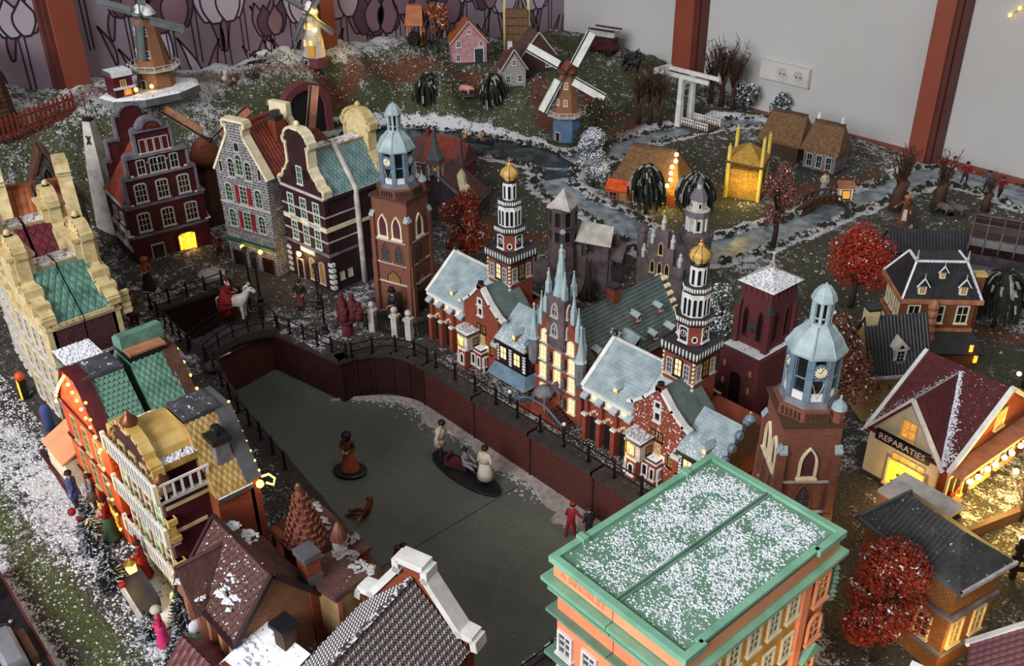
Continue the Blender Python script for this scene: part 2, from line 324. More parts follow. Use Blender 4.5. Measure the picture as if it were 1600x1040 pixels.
def tiles(kind, a, b, ud, wid, ln, tw, th, m=0):
    """tile relief on a slope: a = lower left corner, u along the eave, v up the slope (unit vectors), sizes wid x ln"""
    o = MB(); u_, v_ = Vector(a[1]), Vector(a[2]); p0 = Vector(a[0]); n = u_.cross(v_).normalized()
    if n.z < 0: n = -n
    nx_, ny_ = max(1, int(wid/tw)), max(1, int(ln/th)); tw, th = wid/nx_, ln/ny_
    P_ = lambda s, t, h: tuple(p0+u_*s+v_*t+n*h)
    if kind in ('diamond', 'scale'):
        for j in range(ny_+1):
            off = .5 if j % 2 else 0
            for i in range(nx_+(0 if off else 1)):
                s, t = (i+off)*tw, j*th
                lo, hi = max(0, t-th), min(ln, t+th); l, r = max(0, s-tw*.48), min(wid, s+tw*.48)
                if kind == 'diamond': o.add([P_(s, lo, b*1.3), P_(r, min(t, ln), b*.5), P_(s, hi, .02), P_(l, min(t, ln), b*.5), P_(s, min(t+.01, ln), b)], [(0, 1, 4), (1, 2, 4), (2, 3, 4), (3, 0, 4)], m)
                else: o.add([P_(s, lo, b), P_((s+r)/2+.0*s, lo+(t-lo)*.25, b), P_(r, min(t, ln), b*.5), P_(s, hi, .02), P_(l, min(t, ln), b*.5), P_((s+l)/2, lo+(t-lo)*.25, b), P_(s, min(t+.01, ln), b*1.1)], [(0, 1, 6), (1, 2, 6), (2, 3, 6), (3, 4, 6), (4, 5, 6), (5, 0, 6)], m)
    elif kind == 'course':
        for j in range(ny_):
            t0, t1 = j*th, (j+1)*th
            o.add([P_(0, t0, b), P_(wid, t0, b), P_(wid, t1, .02), P_(0, t1, .02), P_(0, t0, 0), P_(wid, t0, 0)], [(0, 1, 2, 3), (4, 5, 1, 0)], m)
    elif kind == 'pan':
        for i in range(nx_):
            s0 = i*tw
            for j in range(ny_):
                t0, t1 = j*th, (j+1)*th; d = b*.35
                o.add([P_(s0, t0, .02+d), P_(s0+tw*.3, t0, b+d), P_(s0+tw*.6, t0, b+d), P_(s0+tw*.95, t0, .02+d), P_(s0, t1, .02), P_(s0+tw*.3, t1, b), P_(s0+tw*.6, t1, b), P_(s0+tw*.95, t1, .02)],
                      [(0, 1, 5, 4), (1, 2, 6, 5), (2, 3, 7, 6), (0, 3, 2, 1)], m)
    return o
def tile_parts(par, a, wid, ln, tw, th, mats, b=.16, limit=300, shape='scale'):
    """every tile of a slope an object of its own (shared meshes); a = (corner, u, v)"""
    u_, v_ = Vector(a[1]).normalized(), Vector(a[2]).normalized(); n = u_.cross(v_); 
    if n.z < 0: u_ = -u_; n = -n
    p0 = Vector(a[0]); nx_, ny_ = max(1, int(round(wid/tw))), max(1, int(round(ln/th))); tw, th = wid/nx_, ln/ny_
    mt = Matrix((u_ if Vector(a[1]).dot(u_) > 0 else -u_, v_, n)).transposed()
    meshes = []
    for q in range(2):
        g = MB(); x = tw*.47
        if shape == 'diamond': g.add([(0, -th, b), (x, 0, b*.6), (0, th, .03), (-x, 0, b*.6), (0, .05, b*1.1), (0, -th, 0), (x, 0, 0), (-x, 0, 0)], [(0, 1, 4), (1, 2, 4), (2, 3, 4), (3, 0, 4), (5, 6, 1, 0), (7, 5, 0, 3)])
        elif shape == 'scale': g.add([(0, -th*.55, b), (x*.7, -th*.35, b), (x, .1*th, b*.8), (x, th*.6, .03), (-x, th*.6, .03), (-x, .1*th, b*.8), (-x*.7, -th*.35, b), (0, -th*.55, 0), (x*.7, -th*.35, 0), (-x*.7, -th*.35, 0)], [(0, 1, 2, 3, 4, 5, 6), (7, 8, 1, 0), (9, 7, 0, 6)])
        else: g.add([(-x, -th*.5, b*.5), (-x*.35, -th*.5, b*1.3), (x*.35, -th*.5, b*1.3), (x, -th*.5, b*.5), (-x, th*.55, .03), (-x*.35, th*.55, b), (x*.35, th*.55, b), (x, th*.55, .03), (-x, -th*.5, 0), (x, -th*.5, 0)], [(0, 1, 5, 4), (1, 2, 6, 5), (2, 3, 7, 6), (8, 9, 3, 2, 1, 0)])
        meshes.append(g.mesh('roof_tile', [mats[q % len(mats)]]))
    k = 0
    for j in range(ny_):
        off = .5 if (j % 2 and shape != 'pan') else 0
        for i in range(nx_-(1 if off else 0)):
            if k >= limit: return
            k += 1
            o = bpy.data.objects.new('roof_tile', meshes[(i*7+j*3) % 2]); C.objects.link(o); o.parent = par
            m4 = mt.to_4x4(); m4.translation = (p0+Vector(a[1]).normalized()*((i+.5+off)*tw)+v_*((j+.5)*th)+n*.02)*S; o.matrix_local = m4
def flakes(par, name, pts_fn, count, r, mats='snow', kind='stuff'):
    b = MB()
    for _ in range(count):
        p = pts_fn()
        if p is not None: b.flake(p, rnd.uniform(*r))
    return b.build(name, mats, par, kind=kind)
def on_quad(a, b, c, d, dens=None):
    a, b, c, d = map(Vector, (a, b, c, d))
    def f():
        s, t = rnd.random(), rnd.random()
        if dens and rnd.random() > dens(s, t): return None
        return (a*(1-s)+b*s)*(1-t)+(d*(1-s)+c*s)*t+Vector((0, 0, .02))
    return f
def row_house(name, label, loc, rz, w, d, he, hr, cap, gable, wall='brick_maroon', trim='cream', roof='green_diamond', tile='diamond', tsize=(.95, .8), ridge='ridge_snow', eave='cream', gwall=None,
              rows=(), bands=(), finial=None, doors=(), gt=1.1, tt=.45, each=False, steep=None, plinth='dark_stone', gdepth=None, nofront=False, tmats=None, hv=None):
    """front at y=0 looking to -y, x from -w/2 to w/2, depth d; the roof slopes to both sides of a ridge that runs back"""
    t = thing(name, label, 'house', loc, rz); a = w/2
    b = MB(); b.prism([(-a, 0), (a, 0), (a, he), (-a, he)], 'y', 0, d); b.build('wall', wall, t)
    hc = cap/2
    r = MB(); r.prism([(-a-.15, he), (a+.15, he), (hc, hr-.05), (-hc, hr-.05)], 'y', .1, d); r.build('roof', roof, t)
    sl = hypot(a+.15-hc, hr-he); vv = Vector((-(a+.15-hc), 0, hr-he))/sl
    if each:
        tile_parts(t, ((a+.15, .45, he), (0, 1, 0), vv), d-.5, sl, tsize[0], tsize[1], tmats or [roof], .14, 300, each)
        tiles(tile, ((-a-.15, d, he), (0, -1, 0), (-vv.x, 0, vv.z)), .14, 0, d-.3, sl, *tsize).build('roof_tiles', roof, t, kind='stuff')
    else:
        g = tiles(tile, ((a+.15, .3, he), (0, 1, 0), vv), .14, 0, d-.3, sl, *tsize); h = tiles(tile, ((-a-.15, d, he), (0, -1, 0), (-vv.x, 0, vv.z)), .14, 0, d-.3, sl, *tsize)
        g.add(h.v, h.f); g.build('roof_tiles', roof, t, kind='stuff')
    if cap > .3:
        c = MB(); c.box(-hc-.25, hc+.25, .0, d, hr-.35, hr+.35); c.box(-hc-.05, hc+.05, .25, d-.2, hr+.35, hr+.42); c.build('ridge_cap', ridge, t)
    e = MB(); e.box(a+.0, a+.4, .1, d, he-.45, he+.1); e.box(-a-.4, -a, .1, d, he-.45, he+.1); e.build('eave', eave, t)
    if gable and not nofront:
        pg = gable; f = MB(); f.prism([(-a, 0), (a, 0)]+pg[::-1], 'y', -gt+.3, .4); f.build('facade', gwall or wall, t)
        strip(pg[::-1] if False else pg, -gt+.05, .75, tt).build('gable_trim', trim, t)
        if finial:
            ftop = max(z for _, z in pg); q = MB(); q.frus(0, -.2, ftop, ftop+.5, .8, .6, .5, .5); q.ball((0, -.2, ftop+.95), .5, 8, 5); q.build('finial', finial, t)
    for (z, h, m_) in bands:
        q = MB(); q.box(-a-.12, a+.12, -gt+.1, d, z, z+h); q.build('cornice', m_, t)
    for (z, h, xs, ww, fr, pa, kd, nx_, ny_) in rows:
        for x in xs: window(t, x*a, -gt+.3, z, ww, h, 0, fr, pa, kd, nx_, ny_)
    for (x, ww, h, fr, pa, kd) in doors: door(t, x*a, -gt+.3, 0, ww, h, 0, fr, pa, kd)
    if plinth:
        q = MB(); q.box(-a-.5, a+.5, -gt-.5, d, -.05, .35); q.build('plinth', plinth, t)
    return t
# ------------------------------------------------------------------ terrain
CTRL = [(-199, 49, 18.0), (-202, 62, 18.0), (-202, 77, 18.6), (-202, 91, 18.6), (-202, 106, 19.0), (-200, 120, 18.6), (-206, 80, 22), (-206, 91, 21.4), (-208, 70, 22.6), (-207, 112, 20.6), (-207, 125, 21.2), (-206, 133, 21), (-201, 133, 19.0), (-201, 149, 17.5), (-194, 151, 16.0),
 (-203, 128, 3.6), (-200, 132, 5.0), (-190, 112, 6.5), (-187.5, 112, 4.5), (-191, 106, 7), (-190, 119, 5), (-193, 142, 11.0), (-196, 144, 5.0), (-186, 149, 14.0), (-184, 151, 4.5), (-182, 157, 4.0), (-180, 162, 8.0), (-188, 165, 13.0), (-176, 163, 12.0), (-170, 164, 8.0), (-174, 172, 12.0),
 (-159, 161, 4.0), (-165, 171, 6.0), (-169, 188, 8.0), (-186, 206, 9.0), (-173, 201, 8.0), (-150, 182, 3.0), (-163, 196, 6.0), (-148, 193, 2.5), (-147, 207, 3.0), (-143, 213, 1.0), (-134, 216, 0.5), (-161, 211, 7.5),
 (-188, 138, 2.5), (-181, 148, 2.5), (-167, 152, 2.5), (-158, 154, 2.5), (-150, 154, 2.5), (-164, 140, 2.5), (-157, 142, 2.5), (-151, 143, 2.3), (-140, 138, 1.8), (-123, 139, 1.0), (-145, 162, 2.0), (-145, 174, 2.0), (-144, 187, 1.8), (-142, 202, 1.0), (-140, 147, 2.5),
 (-176, 125, 2.2), (-186, 117, 3), (-195, 128, 2.5), (-172, 130, 2.5), (-114, 136, 0.5), (-105, 135, 0.2), (-99, 139, 0.0), (-97, 148, 0.0), (-94, 163, 0.0), (-93, 176, 0.0), (-91, 195, 0.0), (-90, 207, 0.0), (-87, 216, 0.0), (-79, 211, 0.0), (-70, 210, 0.0),
 (-126, 151, 1.0), (-108, 161, 0.5), (-108, 189, 0.3), (-158, 125, 0.8), (-148, 131, 0.8), (-125, 178, 1), (-125, 200, .8), (-60, 190, 0), (-60, 165, 0), (-75, 150, 0), (-110, 118, 0), (-135, 112, 0), (-40, 217, 0), (20, 217, 0),
 (-190, 215, 9), (-214, 205, 10.5)]
for Y, z in ((-60, 27), (-20, 26.5), (20, 26), (56, 25), (72, 23), (87, 22), (101, 20.5), (119, 21.5), (135, 21), (150, 19), (172, 15), (196, 12), (216, 10)): CTRL.append((-214, Y, z))
for Y in (-50, -25, 0, 20, 38): CTRL += [(-203, Y, 18.5), (-197, Y, 14), (-190, Y, 6), (-182, Y, .6)]
for Y in (52, 66, 80, 94, 106): CTRL += [(-197, Y, 12.5), (-190.5, Y, 6), (-183, Y, .6)]
for Y in (-60, -30, 0, 30, 55, 75, 95, 108):
    for X in range(-175, 40, 22): CTRL.append((X, Y, 0))
for X in range(-100, 40, 24):
    for Y in (118, 135, 160): 
        if X > -80: CTRL.append((X, Y, 0))
import numpy as np
_c = np.array(CTRL, float)
def base_z(xs, ys):
    xs, ys = np.asarray(xs, float), np.asarray(ys, float); out = np.empty(len(xs))
    for i in range(0, len(xs), 4000):
        d2 = (xs[i:i+4000, None]-_c[None, :, 0])**2+(ys[i:i+4000, None]-_c[None, :, 1])**2+1.5
        wt = d2**-1.9; out[i:i+4000] = (wt*_c[None, :, 2]).sum(1)/wt.sum(1)
    return out
def gz(x, y): return float(base_z([x], [y])[0])
POND = [(-198, 128), (-194, 138), (-182, 146), (-167, 151.5), (-158, 153.5), (-149, 154), (-144, 151), (-141, 145), (-143, 140), (-150, 142.5), (-157, 141.5), (-164, 139), (-168, 134), (-172, 126), (-184, 119), (-197, 119)]
RIV = [[(-145.8, 146.8, 2.4, 4), (-140.3, 139.5, 1.8, 3.6), (-130.3, 136.8, 1.3, 3.4), (-122.3, 137.5, 1, 3.6), (-113.9, 135.7, .5, 4), (-105.1, 134.8, .2, 4.2), (-99.1, 138.9, 0, 4.2), (-96.7, 147.6, 0, 4), (-94.2, 163.3, 0, 3.4), (-93.3, 175.9, 0, 3), (-91, 195.1, 0, 3.2), (-90, 207.2, 0, 3.5)],
       [(-147.1, 151.5, 2.4, 3.5), (-144.7, 161.6, 2, 3.5), (-145.4, 173.6, 2, 3.4), (-144.2, 186.6, 1.6, 3.4), (-141.6, 201.2, 1, 3.4), (-136, 208, .8, 3)],
       [(-90.4, 205.1, 0, 4.4), (-84.5, 210.5, 0, 5), (-77.4, 210.8, 0, 5.4), (-68.4, 208.5, 0, 5.4), (-55, 207, 0, 5)]]
CANAL = [(-129.5, 64.3), (-113.9, 67), (-113.5, 68.3), (-112.6, 71.5), (-110, 74.6), (-104, 75.6), (-51, 75.6), (-51, 42), (-112, 49.6), (-128, 52.8)]
BASIN = [(-133.2, 63.6), (-148.5, 65), (-149, 54), (-132, 52.4)]
def inside(p, poly):
    x, y = p; r = False; n = len(poly)
    for i in range(n):
        (x0, y0), (x1, y1) = poly[i], poly[(i+1) % n]
        if (y0 > y) != (y1 > y) and x < (x1-x0)*(y-y0)/(y1-y0)+x0: r = not r
    return r
def segd(p, a, b):
    dx, dy = b[0]-a[0], b[1]-a[1]; t = max(0, min(1, ((p[0]-a[0])*dx+(p[1]-a[1])*dy)/(dx*dx+dy*dy+1e-9)))
    return hypot(p[0]-a[0]-dx*t, p[1]-a[1]-dy*t), t
def level(p):
    """height of the water nearest to p"""
    best, lv = 4.5, 2.05
    if p[0] > -140 or p[1] > 153 or p[0] < -206:
        for rv in RIV:
            for a, b in zip(rv, rv[1:]):
                d, t = segd(p, a, b)
                if d-a[3] < best: best = d-a[3]; lv = a[2]*(1-t)+b[2]*t-.28
    return lv
def wetness(p):
    """>0 inside water, measured in cm from the bank"""
    best = -99
    if -206 < p[0] < -138 and 112 < p[1] < 158:
        e = min(segd(p, POND[i], POND[(i+1) % len(POND)])[0] for i in range(len(POND))); best = e if inside(p, POND) else -e
    if p[0] < -45 and p[1] > 120:
        for rv in RIV:
            for a, b in zip(rv, rv[1:]):
                d, t = segd(p, a, b); best = max(best, a[3]*(1-t)+b[3]*t-d)
    return best
DX = 1.25
xs = np.arange(-214, 36, DX); ys = np.arange(-44, 217.01, DX); NX, NY = len(xs), len(ys)
gx, gy = np.meshgrid(xs, ys, indexing='ij'); GZ = base_z(gx.ravel(), gy.ravel()).reshape(NX, NY)
for _ in range(10):      # soften the interpolated relief
    pz = np.pad(GZ, 1, mode='edge'); GZ = (pz[:-2, 1:-1]+pz[2:, 1:-1]+pz[1:-1, :-2]+pz[1:-1, 2:]+2*pz[1:-1, 1:-1])/6
PATHS = [[(-199, 20), (-206, 60), (-209, 85), (-208, 100), (-203, 125), (-204, 140), (-198, 150), (-190, 158), (-184, 165), (-180, 162)], [(-176, 170), (-170, 164), (-163, 160)], [(-180, 180), (-172, 178), (-160, 176), (-152, 180), (-150, 170)], [(-72, 170), (-69, 178), (-67, 190), (-64, 197)],
         [(-58, 150), (-52, 148), (-44, 150)], [(-105, 190), (-96, 192), (-98, 200)], [(-112, 165), (-104, 176), (-101, 186)], [(-150, 120), (-135, 118), (-120, 122)]]
verts = []; zone = []
for i in range(NX):
    for j in range(NY):
        x, y, z = xs[i], ys[j], GZ[i, j]; p = (x, y)
        wt = wetness(p)
        n1 = noise.noise((x*.05, y*.05, 3)); n2 = noise.noise((x*.22, y*.22, 9)); n3 = noise.noise((x*.7, y*.7, 1))
        hill = max(0, min(1, (z-1.5)/4))
        z += (n2*.8+n3*.35)*hill*1.3+n3*.1
        if wt > -4:
            lv = level(p); z = min(z, lv-.25-wt*.5) if wt > 0 else min(z, lv+.25-wt*1.1)
        far = y > 112 or x < -178
        pth = 0
        if far:
            d = min(segd(p, a, b)[0] for pa in PATHS for a, b in zip(pa, pa[1:])); pth = max(0, min(1, (2.6+n2*1.5-d)/1.2))
        if far:
            lip = max(0, min(1, (z-16)/3)) if x < -190 else 0
            snow = .33+.35*lip+.35*n1+.15*n2; green = .75 if hill > .3 else .35
            if -2.4 < wt < 0: snow = .95
        elif y < 24.5 and x > -160:   # the street on the near side of the row of houses
            snow = .6+.35*n1+.2*n2; green = max(0, min(1, 1.25-abs(y-16.2-.02*(x+90))/3.0+n2*.8)); snow -= green*.25
            if y < 13: snow = .75; green = 0
        else: snow = .40+.3*n1+.2*n2; green = 0
        if y > 75.6 and y < 112 and x > -70: snow -= .1; green = .15
        verts.append((x, y, z)); zone.append((max(0, min(1, snow)), max(0, min(1, green)), pth, 1))
g = MB(); g.v = verts
for i in range(NX-1):
    for j in range(NY-1):
        c = (xs[i]+DX/2, ys[j]+DX/2)
        if -152 < c[0] < -48 and 40 < c[1] < 78 and (inside(c, CANAL) or inside(c, BASIN)): continue
        a = i*NY+j; g.f.append((a, a+NY, a+NY+1, a+1)); g.m.append(0); g.sm.append(True)
m, nt, b, nn, ln = newmat('ground')
at = nn('ShaderNodeVertexColor'); at.layer_name = 'zone'; sp = nn('ShaderNodeSeparateColor'); ln(at.outputs['Color'], sp.inputs[0])
f1 = noise_tex(nt, 55, 5, rough=.7); f2 = noise_tex(nt, 240, 3, rough=.8); f3 = noise_tex(nt, 25, 4)
soil = mixc(nt, ramp(nt, f2, .35, .65), lin('#1f1b1a'), lin('#4a4541'))
grass = mixc(nt, ramp(nt, f2, .3, .7), lin('#2a2f1c'), lin('#5b6338'))
dry = mixc(nt, ramp(nt, f1, .4, .6), lin('#4d4636'), lin('#6e6650')); gr2 = mixc(nt, sp.outputs[1], soil, grass)
pt = mixc(nt, ramp(nt, f2, .35, .65), lin('#3c2118'), lin('#744028')); c3 = mixc(nt, sp.outputs[2], gr2, pt)
ad = nn('ShaderNodeMath'); ad.operation = 'ADD'; ln(f2, ad.inputs[0]); ln(f1, ad.inputs[1])
th = nn('ShaderNodeMapRange'); ln(sp.outputs[0], th.inputs['Value']); th.inputs['To Min'].default_value = 1.45; th.inputs['To Max'].default_value = .62
sb = nn('ShaderNodeMath'); sb.operation = 'SUBTRACT'; ln(ad.outputs[0], sb.inputs[0]); ln(th.outputs['Result'], sb.inputs[1])
sf = ramp(nt, sb.outputs[0], -.06, .1); pm = nn('ShaderNodeMath'); pm.operation = 'MULTIPLY_ADD'; ln(sp.outputs[2], pm.inputs[0]); pm.inputs[1].default_value = -.75; pm.inputs[2].default_value = 1
mu = nn('ShaderNodeMath'); mu.operation = 'MULTIPLY'; ln(sf, mu.inputs[0]); ln(pm.outputs[0], mu.inputs[1])
ln(mixc(nt, mu.outputs[0], c3, lin('#d2d2d6')), b.inputs['Base Color']); b.inputs['Roughness'].default_value = .9
bump(nt, b, ad.outputs[0], .9, .004)
ground = g.build('ground', 'ground', kind='structure')
ca = ground.data.color_attributes.new('zone', 'FLOAT_COLOR', 'POINT'); ca.data.foreach_set('color', [c for z in zone for c in z])
skirt = MB(); skirt.box(-214, 36, -44, 217, -60, -9.5); skirt.build('table_top', 'dark_wood', kind='structure')
def gsurf(x, y):
    fx, fy = (x+214)/DX, (y+44)/DX; i, j = int(fx), int(fy); u_, v_ = fx-i, fy-j
    if not (0 <= i < NX-1 and 0 <= j < NY-1): return 0
    g_ = lambda a, c: verts[a*NY+c][2]
    return (g_(i, j)*(1-u_)+g_(i+1, j)*u_)*(1-v_)+(g_(i, j+1)*(1-u_)+g_(i+1, j+1)*u_)*v_
# ------------------------------------------------------------------ walls and posts of the room
m, nt, b, nn, ln = newmat('plaster')
f = noise_tex(nt, 1.3, 5, rough=.55); f2 = noise_tex(nt, 40, 3); ln(mixc(nt, ramp(nt, f, .3, .75), lin('#c3c3c1'), lin('#aaa7a4')), b.inputs['Base Color']); b.inputs['Roughness'].default_value = .85; bump(nt, b, f2, .25)
q = MB(); q.box(-220, 60, 217, 225, -75, 190); q.build('wall_right', 'plaster', kind='structure')
m, nt, b, nn, ln = newmat('wallpaper')
f = noise_tex(nt, 2.2, 4); ln(mixc(nt, ramp(nt, f, .35, .7), lin('#7d6a78'), lin('#9a8a97')), b.inputs['Base Color']); b.inputs['Roughness'].default_value = .75
q = MB(); q.box(-222, -214.3, -80, 217, -75, 190); q.build('wall_back', 'wallpaper', kind='structure')
q = MB(); q.box(-160, -20, 215.2, 217, -.5, .9); q.build('baseboard_right', 'post_brown', kind='structure')
def post(n, pts, z0): 
    q = MB(); q.box(*pts[0], z0, 190, 0); q.box(*pts[1], z0, 190, 1); q.box(*pts[2], z0, 190, 1); q.build(n, ['post_brown', 'post_dark'], kind='structure')  # side steps take a darker brown: their shade is put into the colour
post('trim_1', ((-168.6, -162.4, 212.6, 217), (-162.4, -161.4, 213.6, 217), (-161.4, -160.6, 214.6, 217)), 3)
post('trim_2', ((-98.2, -94, 212.6, 217), (-94, -93, 213.6, 217), (-93, -92, 214.6, 217)), -1)
post('trim_3', ((-214.3, -210.5, 67.5, 72.5), (-214.3, -211.5, 66.6, 67.5), (-214.3, -212.5, 65.8, 66.6)), 20)
post('trim_4', ((-214.3, -211, 130.5, 134), (-214.3, -211.8, 129.8, 130.5), (-214.3, -212.6, 129.2, 129.8)), 19)
# tulips printed on the wallpaper: thin flat print on the wall itself
P('print_dark', '#2a1c26', '#2a1c26', .8, 5, 0); P('print_pale', '#b4aab6', '#a498a6', .75, 4, 0); P('print_mauve', '#6f4f5c', '#8a6a78', .75, 4, 0); P('print_plum', '#5d4150', '#503744', .75, 4, 0)
pr = MB()
def wp(y, z, k): return (-214.28+.004*k, y, z)
def blade(pts, wd, m, k):
    n = len(pts)
    for i in range(n-1):
        (a, b_), (c, d) = pts[i], pts[i+1]; l = hypot(c-a, d-b_) or 1; nx_, nz = -(d-b_)/l*wd/2, (c-a)/l*wd/2
        pr.add([wp(a+nx_, b_+nz, k), wp(c+nx_, d+nz, k), wp(c-nx_, d-nz, k), wp(a-nx_, b_-nz, k)], [(0, 1, 2, 3)], m)
def petal(cy, cz, hw, h, tilt, m, k):
    L, R = [], []
    for i in range(11):
        t = i/10; ww = hw*sin(pi*min(1, t*.92+.08))**.8*(1 if t < .6 else 1-.55*(t-.6)/.4)
        ax = cy+tilt*h*t*t; L.append((ax-ww, cz+h*t)); R.append((ax+ww, cz+h*t))
    poly = L+R[::-1]; pr.add([wp(a, b_, k) for a, b_ in poly], [tuple(range(len(poly)))], m); blade(poly+[poly[0]], .46, 0, k+1)
def tulip(cy, cz, s, lean=0, dark=False):
    a, b_ = (3, 2) if dark else (1, 1)
    s *= 1.0 if cy < 90 else 1.3; cz -= 0 if cy < 90 else 1.5
    for q in (-1, 1): blade([(cy+q*.5*s, cz), (cy+q*.45*s-lean*2, cz-5*s), (cy+q*.4*s-lean*5, cz-11*s)], .34, 0, 4)
    petal(cy-2.1*s, cz+.2*s, 1.5*s, 6.6*s, -.16, b_, 5); petal(cy+2.1*s, cz+.2*s, 1.5*s, 6.6*s, .16, a, 7)
    petal(cy-.9*s, cz-.1*s, 1.9*s, 6.2*s, -.04, a, 9); petal(cy+1.1*s, cz-.1*s, 1.8*s, 5.9*s, .05, b_, 11)
    petal(cy-4.2*s, cz-10*s, .7*s, 9*s, -.3, 2 if dark else 1, 2); petal(cy+4.3*s, cz-10*s, .7*s, 8*s, .28, 2, 3)
for cy, cz, s, dk in ((62, 33.5, 1.25, 0), (54, 42, 1.3, 0), (75.5, 40.5, 1.1, 0), (84, 34, .95, 1), (93, 31, 1.35, 1), (99, 40, 1.2, 0), (106, 31, 1.3, 0), (111, 39, 1.1, 1), (118, 26, .9, 1), (124, 35, 1.2, 0), (128, 27.5, 1.2, 0), (138.5, 27, 1.3, 0), (146, 22, 1.25, 1), (150, 21, 1.35, 1), (155, 25, 1.2, 1), (161, 22, 1.1, 1), (166, 27, 1.1, 0), (172, 20, 1.2, 1), (178, 25, 1.15, 0), (186, 22, 1.1, 1), (193, 20, 1.2, 0), (199, 24, 1.1, 1), (205, 19, 1.2, 0), (211, 22, 1, 1), (46, 34, 1.2, 1)):
    tulip(cy, cz, s, 0, dk)
for cy, cz in ((89, 39.5), (178, 30), (140, 38)):   # a small bow-like orchid between the tulips
    for a in range(5): t = a*1.257+.4; petal(cy+1.2*cos(t), cz+1.2*sin(t), 1.1, 3.0*(1 if sin(t) > -.2 else -1), .5*cos(t), 2, 13)
tp = pr.build('wallpaper_print', ['print_dark', 'print_pale', 'print_mauve', 'print_plum'], bpy.data.objects['wall_back'])
# ------------------------------------------------------------------ socket strip on the right wall
t = thing('wall_socket', 'pale grey double wall socket with blank end on the grey wall', 'socket', (-135, 217, 9.6))
q = MB(); q.box(-7.2, 7, -1.3, 0, 0, 4.6); q.box(-7.0, 6.8, -1.5, -1.2, .2, 4.4); q.build('plate', 'socket_plastic', t)
for i, x in enumerate((-.4, 4.3)):
    q = MB(); q.lathe([(1.75, 0), (1.75, .25), (1.45, .25), (1.4, .05)], 18); o = q.build('socket', 'socket_plastic', t, (x, -1.45, 2.3)); o.rotation_euler[0] = pi/2
    k = MB(); k.ball((-.55, 0, .3), .22, 6, 4); k.ball((.55, 0, .3), .22, 6, 4); k.build('pin_hole', 'black_paint', o)
# ------------------------------------------------------------------ water
def ribbon(rv, zo):
    pts = []; n = len(rv)
    L = []; R = []
    for i in range(n):
        a, b_ = rv[max(0, i-1)], rv[min(n-1, i+1)]; d = hypot(b_[0]-a[0], b_[1]-a[1]); nx_, ny_ = -(b_[1]-a[1])/d, (b_[0]-a[0])/d
        x, y, z, hw = rv[i]; hw += .9; L.append((x+nx_*hw, y+ny_*hw, z+zo)); R.append((x-nx_*hw, y-ny_*hw, z+zo))
    b = MB()
    for i in range(n-1): b.add([L[i], L[i+1], R[i+1], R[i]], [(0, 1, 2, 3)])
    return b
m, nt, b, nn, ln = newmat('water')
f = noise_tex(nt, 30, 5, rough=.65); ln(mixc(nt, ramp(nt, f, .5, .72), lin('#2b3335'), lin('#5e6a70')), b.inputs['Base Color']); b.inputs['Roughness'].default_value = .28; bump(nt, b, f, .08)
m, nt, b, nn, ln = newmat('stream_ice')
f = noise_tex(nt, 36, 5, rough=.7); ln(mixc(nt, ramp(nt, f, .35, .65), lin('#55636c'), lin('#a9b3ba')), b.inputs['Base Color']); b.inputs['Roughness'].default_value = .4; bump(nt, b, f, .15)
q = MB(); q.prism([(x, y) for x, y in POND], 'z', 1.0, 2.05); q.build('pond_water', 'water', kind='structure')
for rv, zo in zip(RIV, (-.28, -.28, -.25)): ribbon(rv, zo).build('stream_water', 'stream_ice', kind='structure')
# ------------------------------------------------------------------ canal
m, nt, b, nn, ln = newmat('ice')
tc = nn('ShaderNodeTexCoord'); mp = nn('ShaderNodeMapping'); mp.inputs['Scale'].default_value = (9, 60, 1); mp.inputs['Rotation'].default_value = (0, 0, .5); ln(tc.outputs['Object'], mp.inputs[0])
mp2 = nn('ShaderNodeMapping'); mp2.inputs['Scale'].default_value = (80, 8, 1); mp2.inputs['Rotation'].default_value = (0, 0, .9); ln(tc.outputs['Object'], mp2.inputs[0])
s1 = noise_tex(nt, 9, 6, mp.outputs[0], .75); s2 = noise_tex(nt, 8, 6, mp2.outputs[0], .75); f1 = noise_tex(nt, 7, 5); f2 = noise_tex(nt, 330, 2, rough=.8)
mx = nn('ShaderNodeMath'); mx.operation = 'MAXIMUM'; ln(s1, mx.inputs[0]); ln(s2, mx.inputs[1])
c0 = mixc(nt, ramp(nt, f1, .35, .7), lin('#50564f'), lin('#65675c')); c1 = mixc(nt, ramp(nt, mx.outputs[0], .6, .86), c0, lin('#a09e92')); c2 = mixc(nt, ramp(nt, f2, .64, .74), c1, lin('#b0ada2'))
ln(c2, b.inputs['Base Color']); b.inputs['Roughness'].default_value = .42; bump(nt, b, mx.outputs[0], .12)
IZ = -7.6
ice = MB(); ice.box(-152, -79.6, 36, 80, IZ-1.5, IZ); ice.box(-79.45, -46, 36, 80, IZ-1.5, IZ); ice.build('canal_ice', 'ice', kind='structure')
def wall_line(pts, name, mat_, th=.9, side=1):
    for (x0, y0), (x1, y1) in zip(pts, pts[1:]):
        d = hypot(x1-x0, y1-y0); q = MB(); q.box(0, d, 0, th, IZ-.2, -.15); q.box(0, .28, -.16, .1, IZ-.1, -.3, 1)
        o = q.build('canal_wall', [mat_, 'dark_maroon'], loc=(x0, y0, 0), rz=atan2(y1-y0, x1-x0), kind='structure')
        c = MB(); c.box(-.15, d+.15, -.35, 2.1, -.5, .12); c.build('coping', 'coping', o)
arc = [(-113.9, 67), (-113.4, 69.3), (-112.3, 71.9), (-110.2, 74.2), (-107.4, 75.4), (-104, 75.6)]
def arr(pts): return pts[::-1]
wall_line([(-130, 64.2), (-113.9, 67)], 'w', 'canal_panel'); wall_line(arc, 'w', 'canal_panel'); wall_line([(-104, 75.6), (-92, 75.6), (-80, 75.6), (-68, 75.6), (-50, 75.6)], 'w', 'brick_canal')
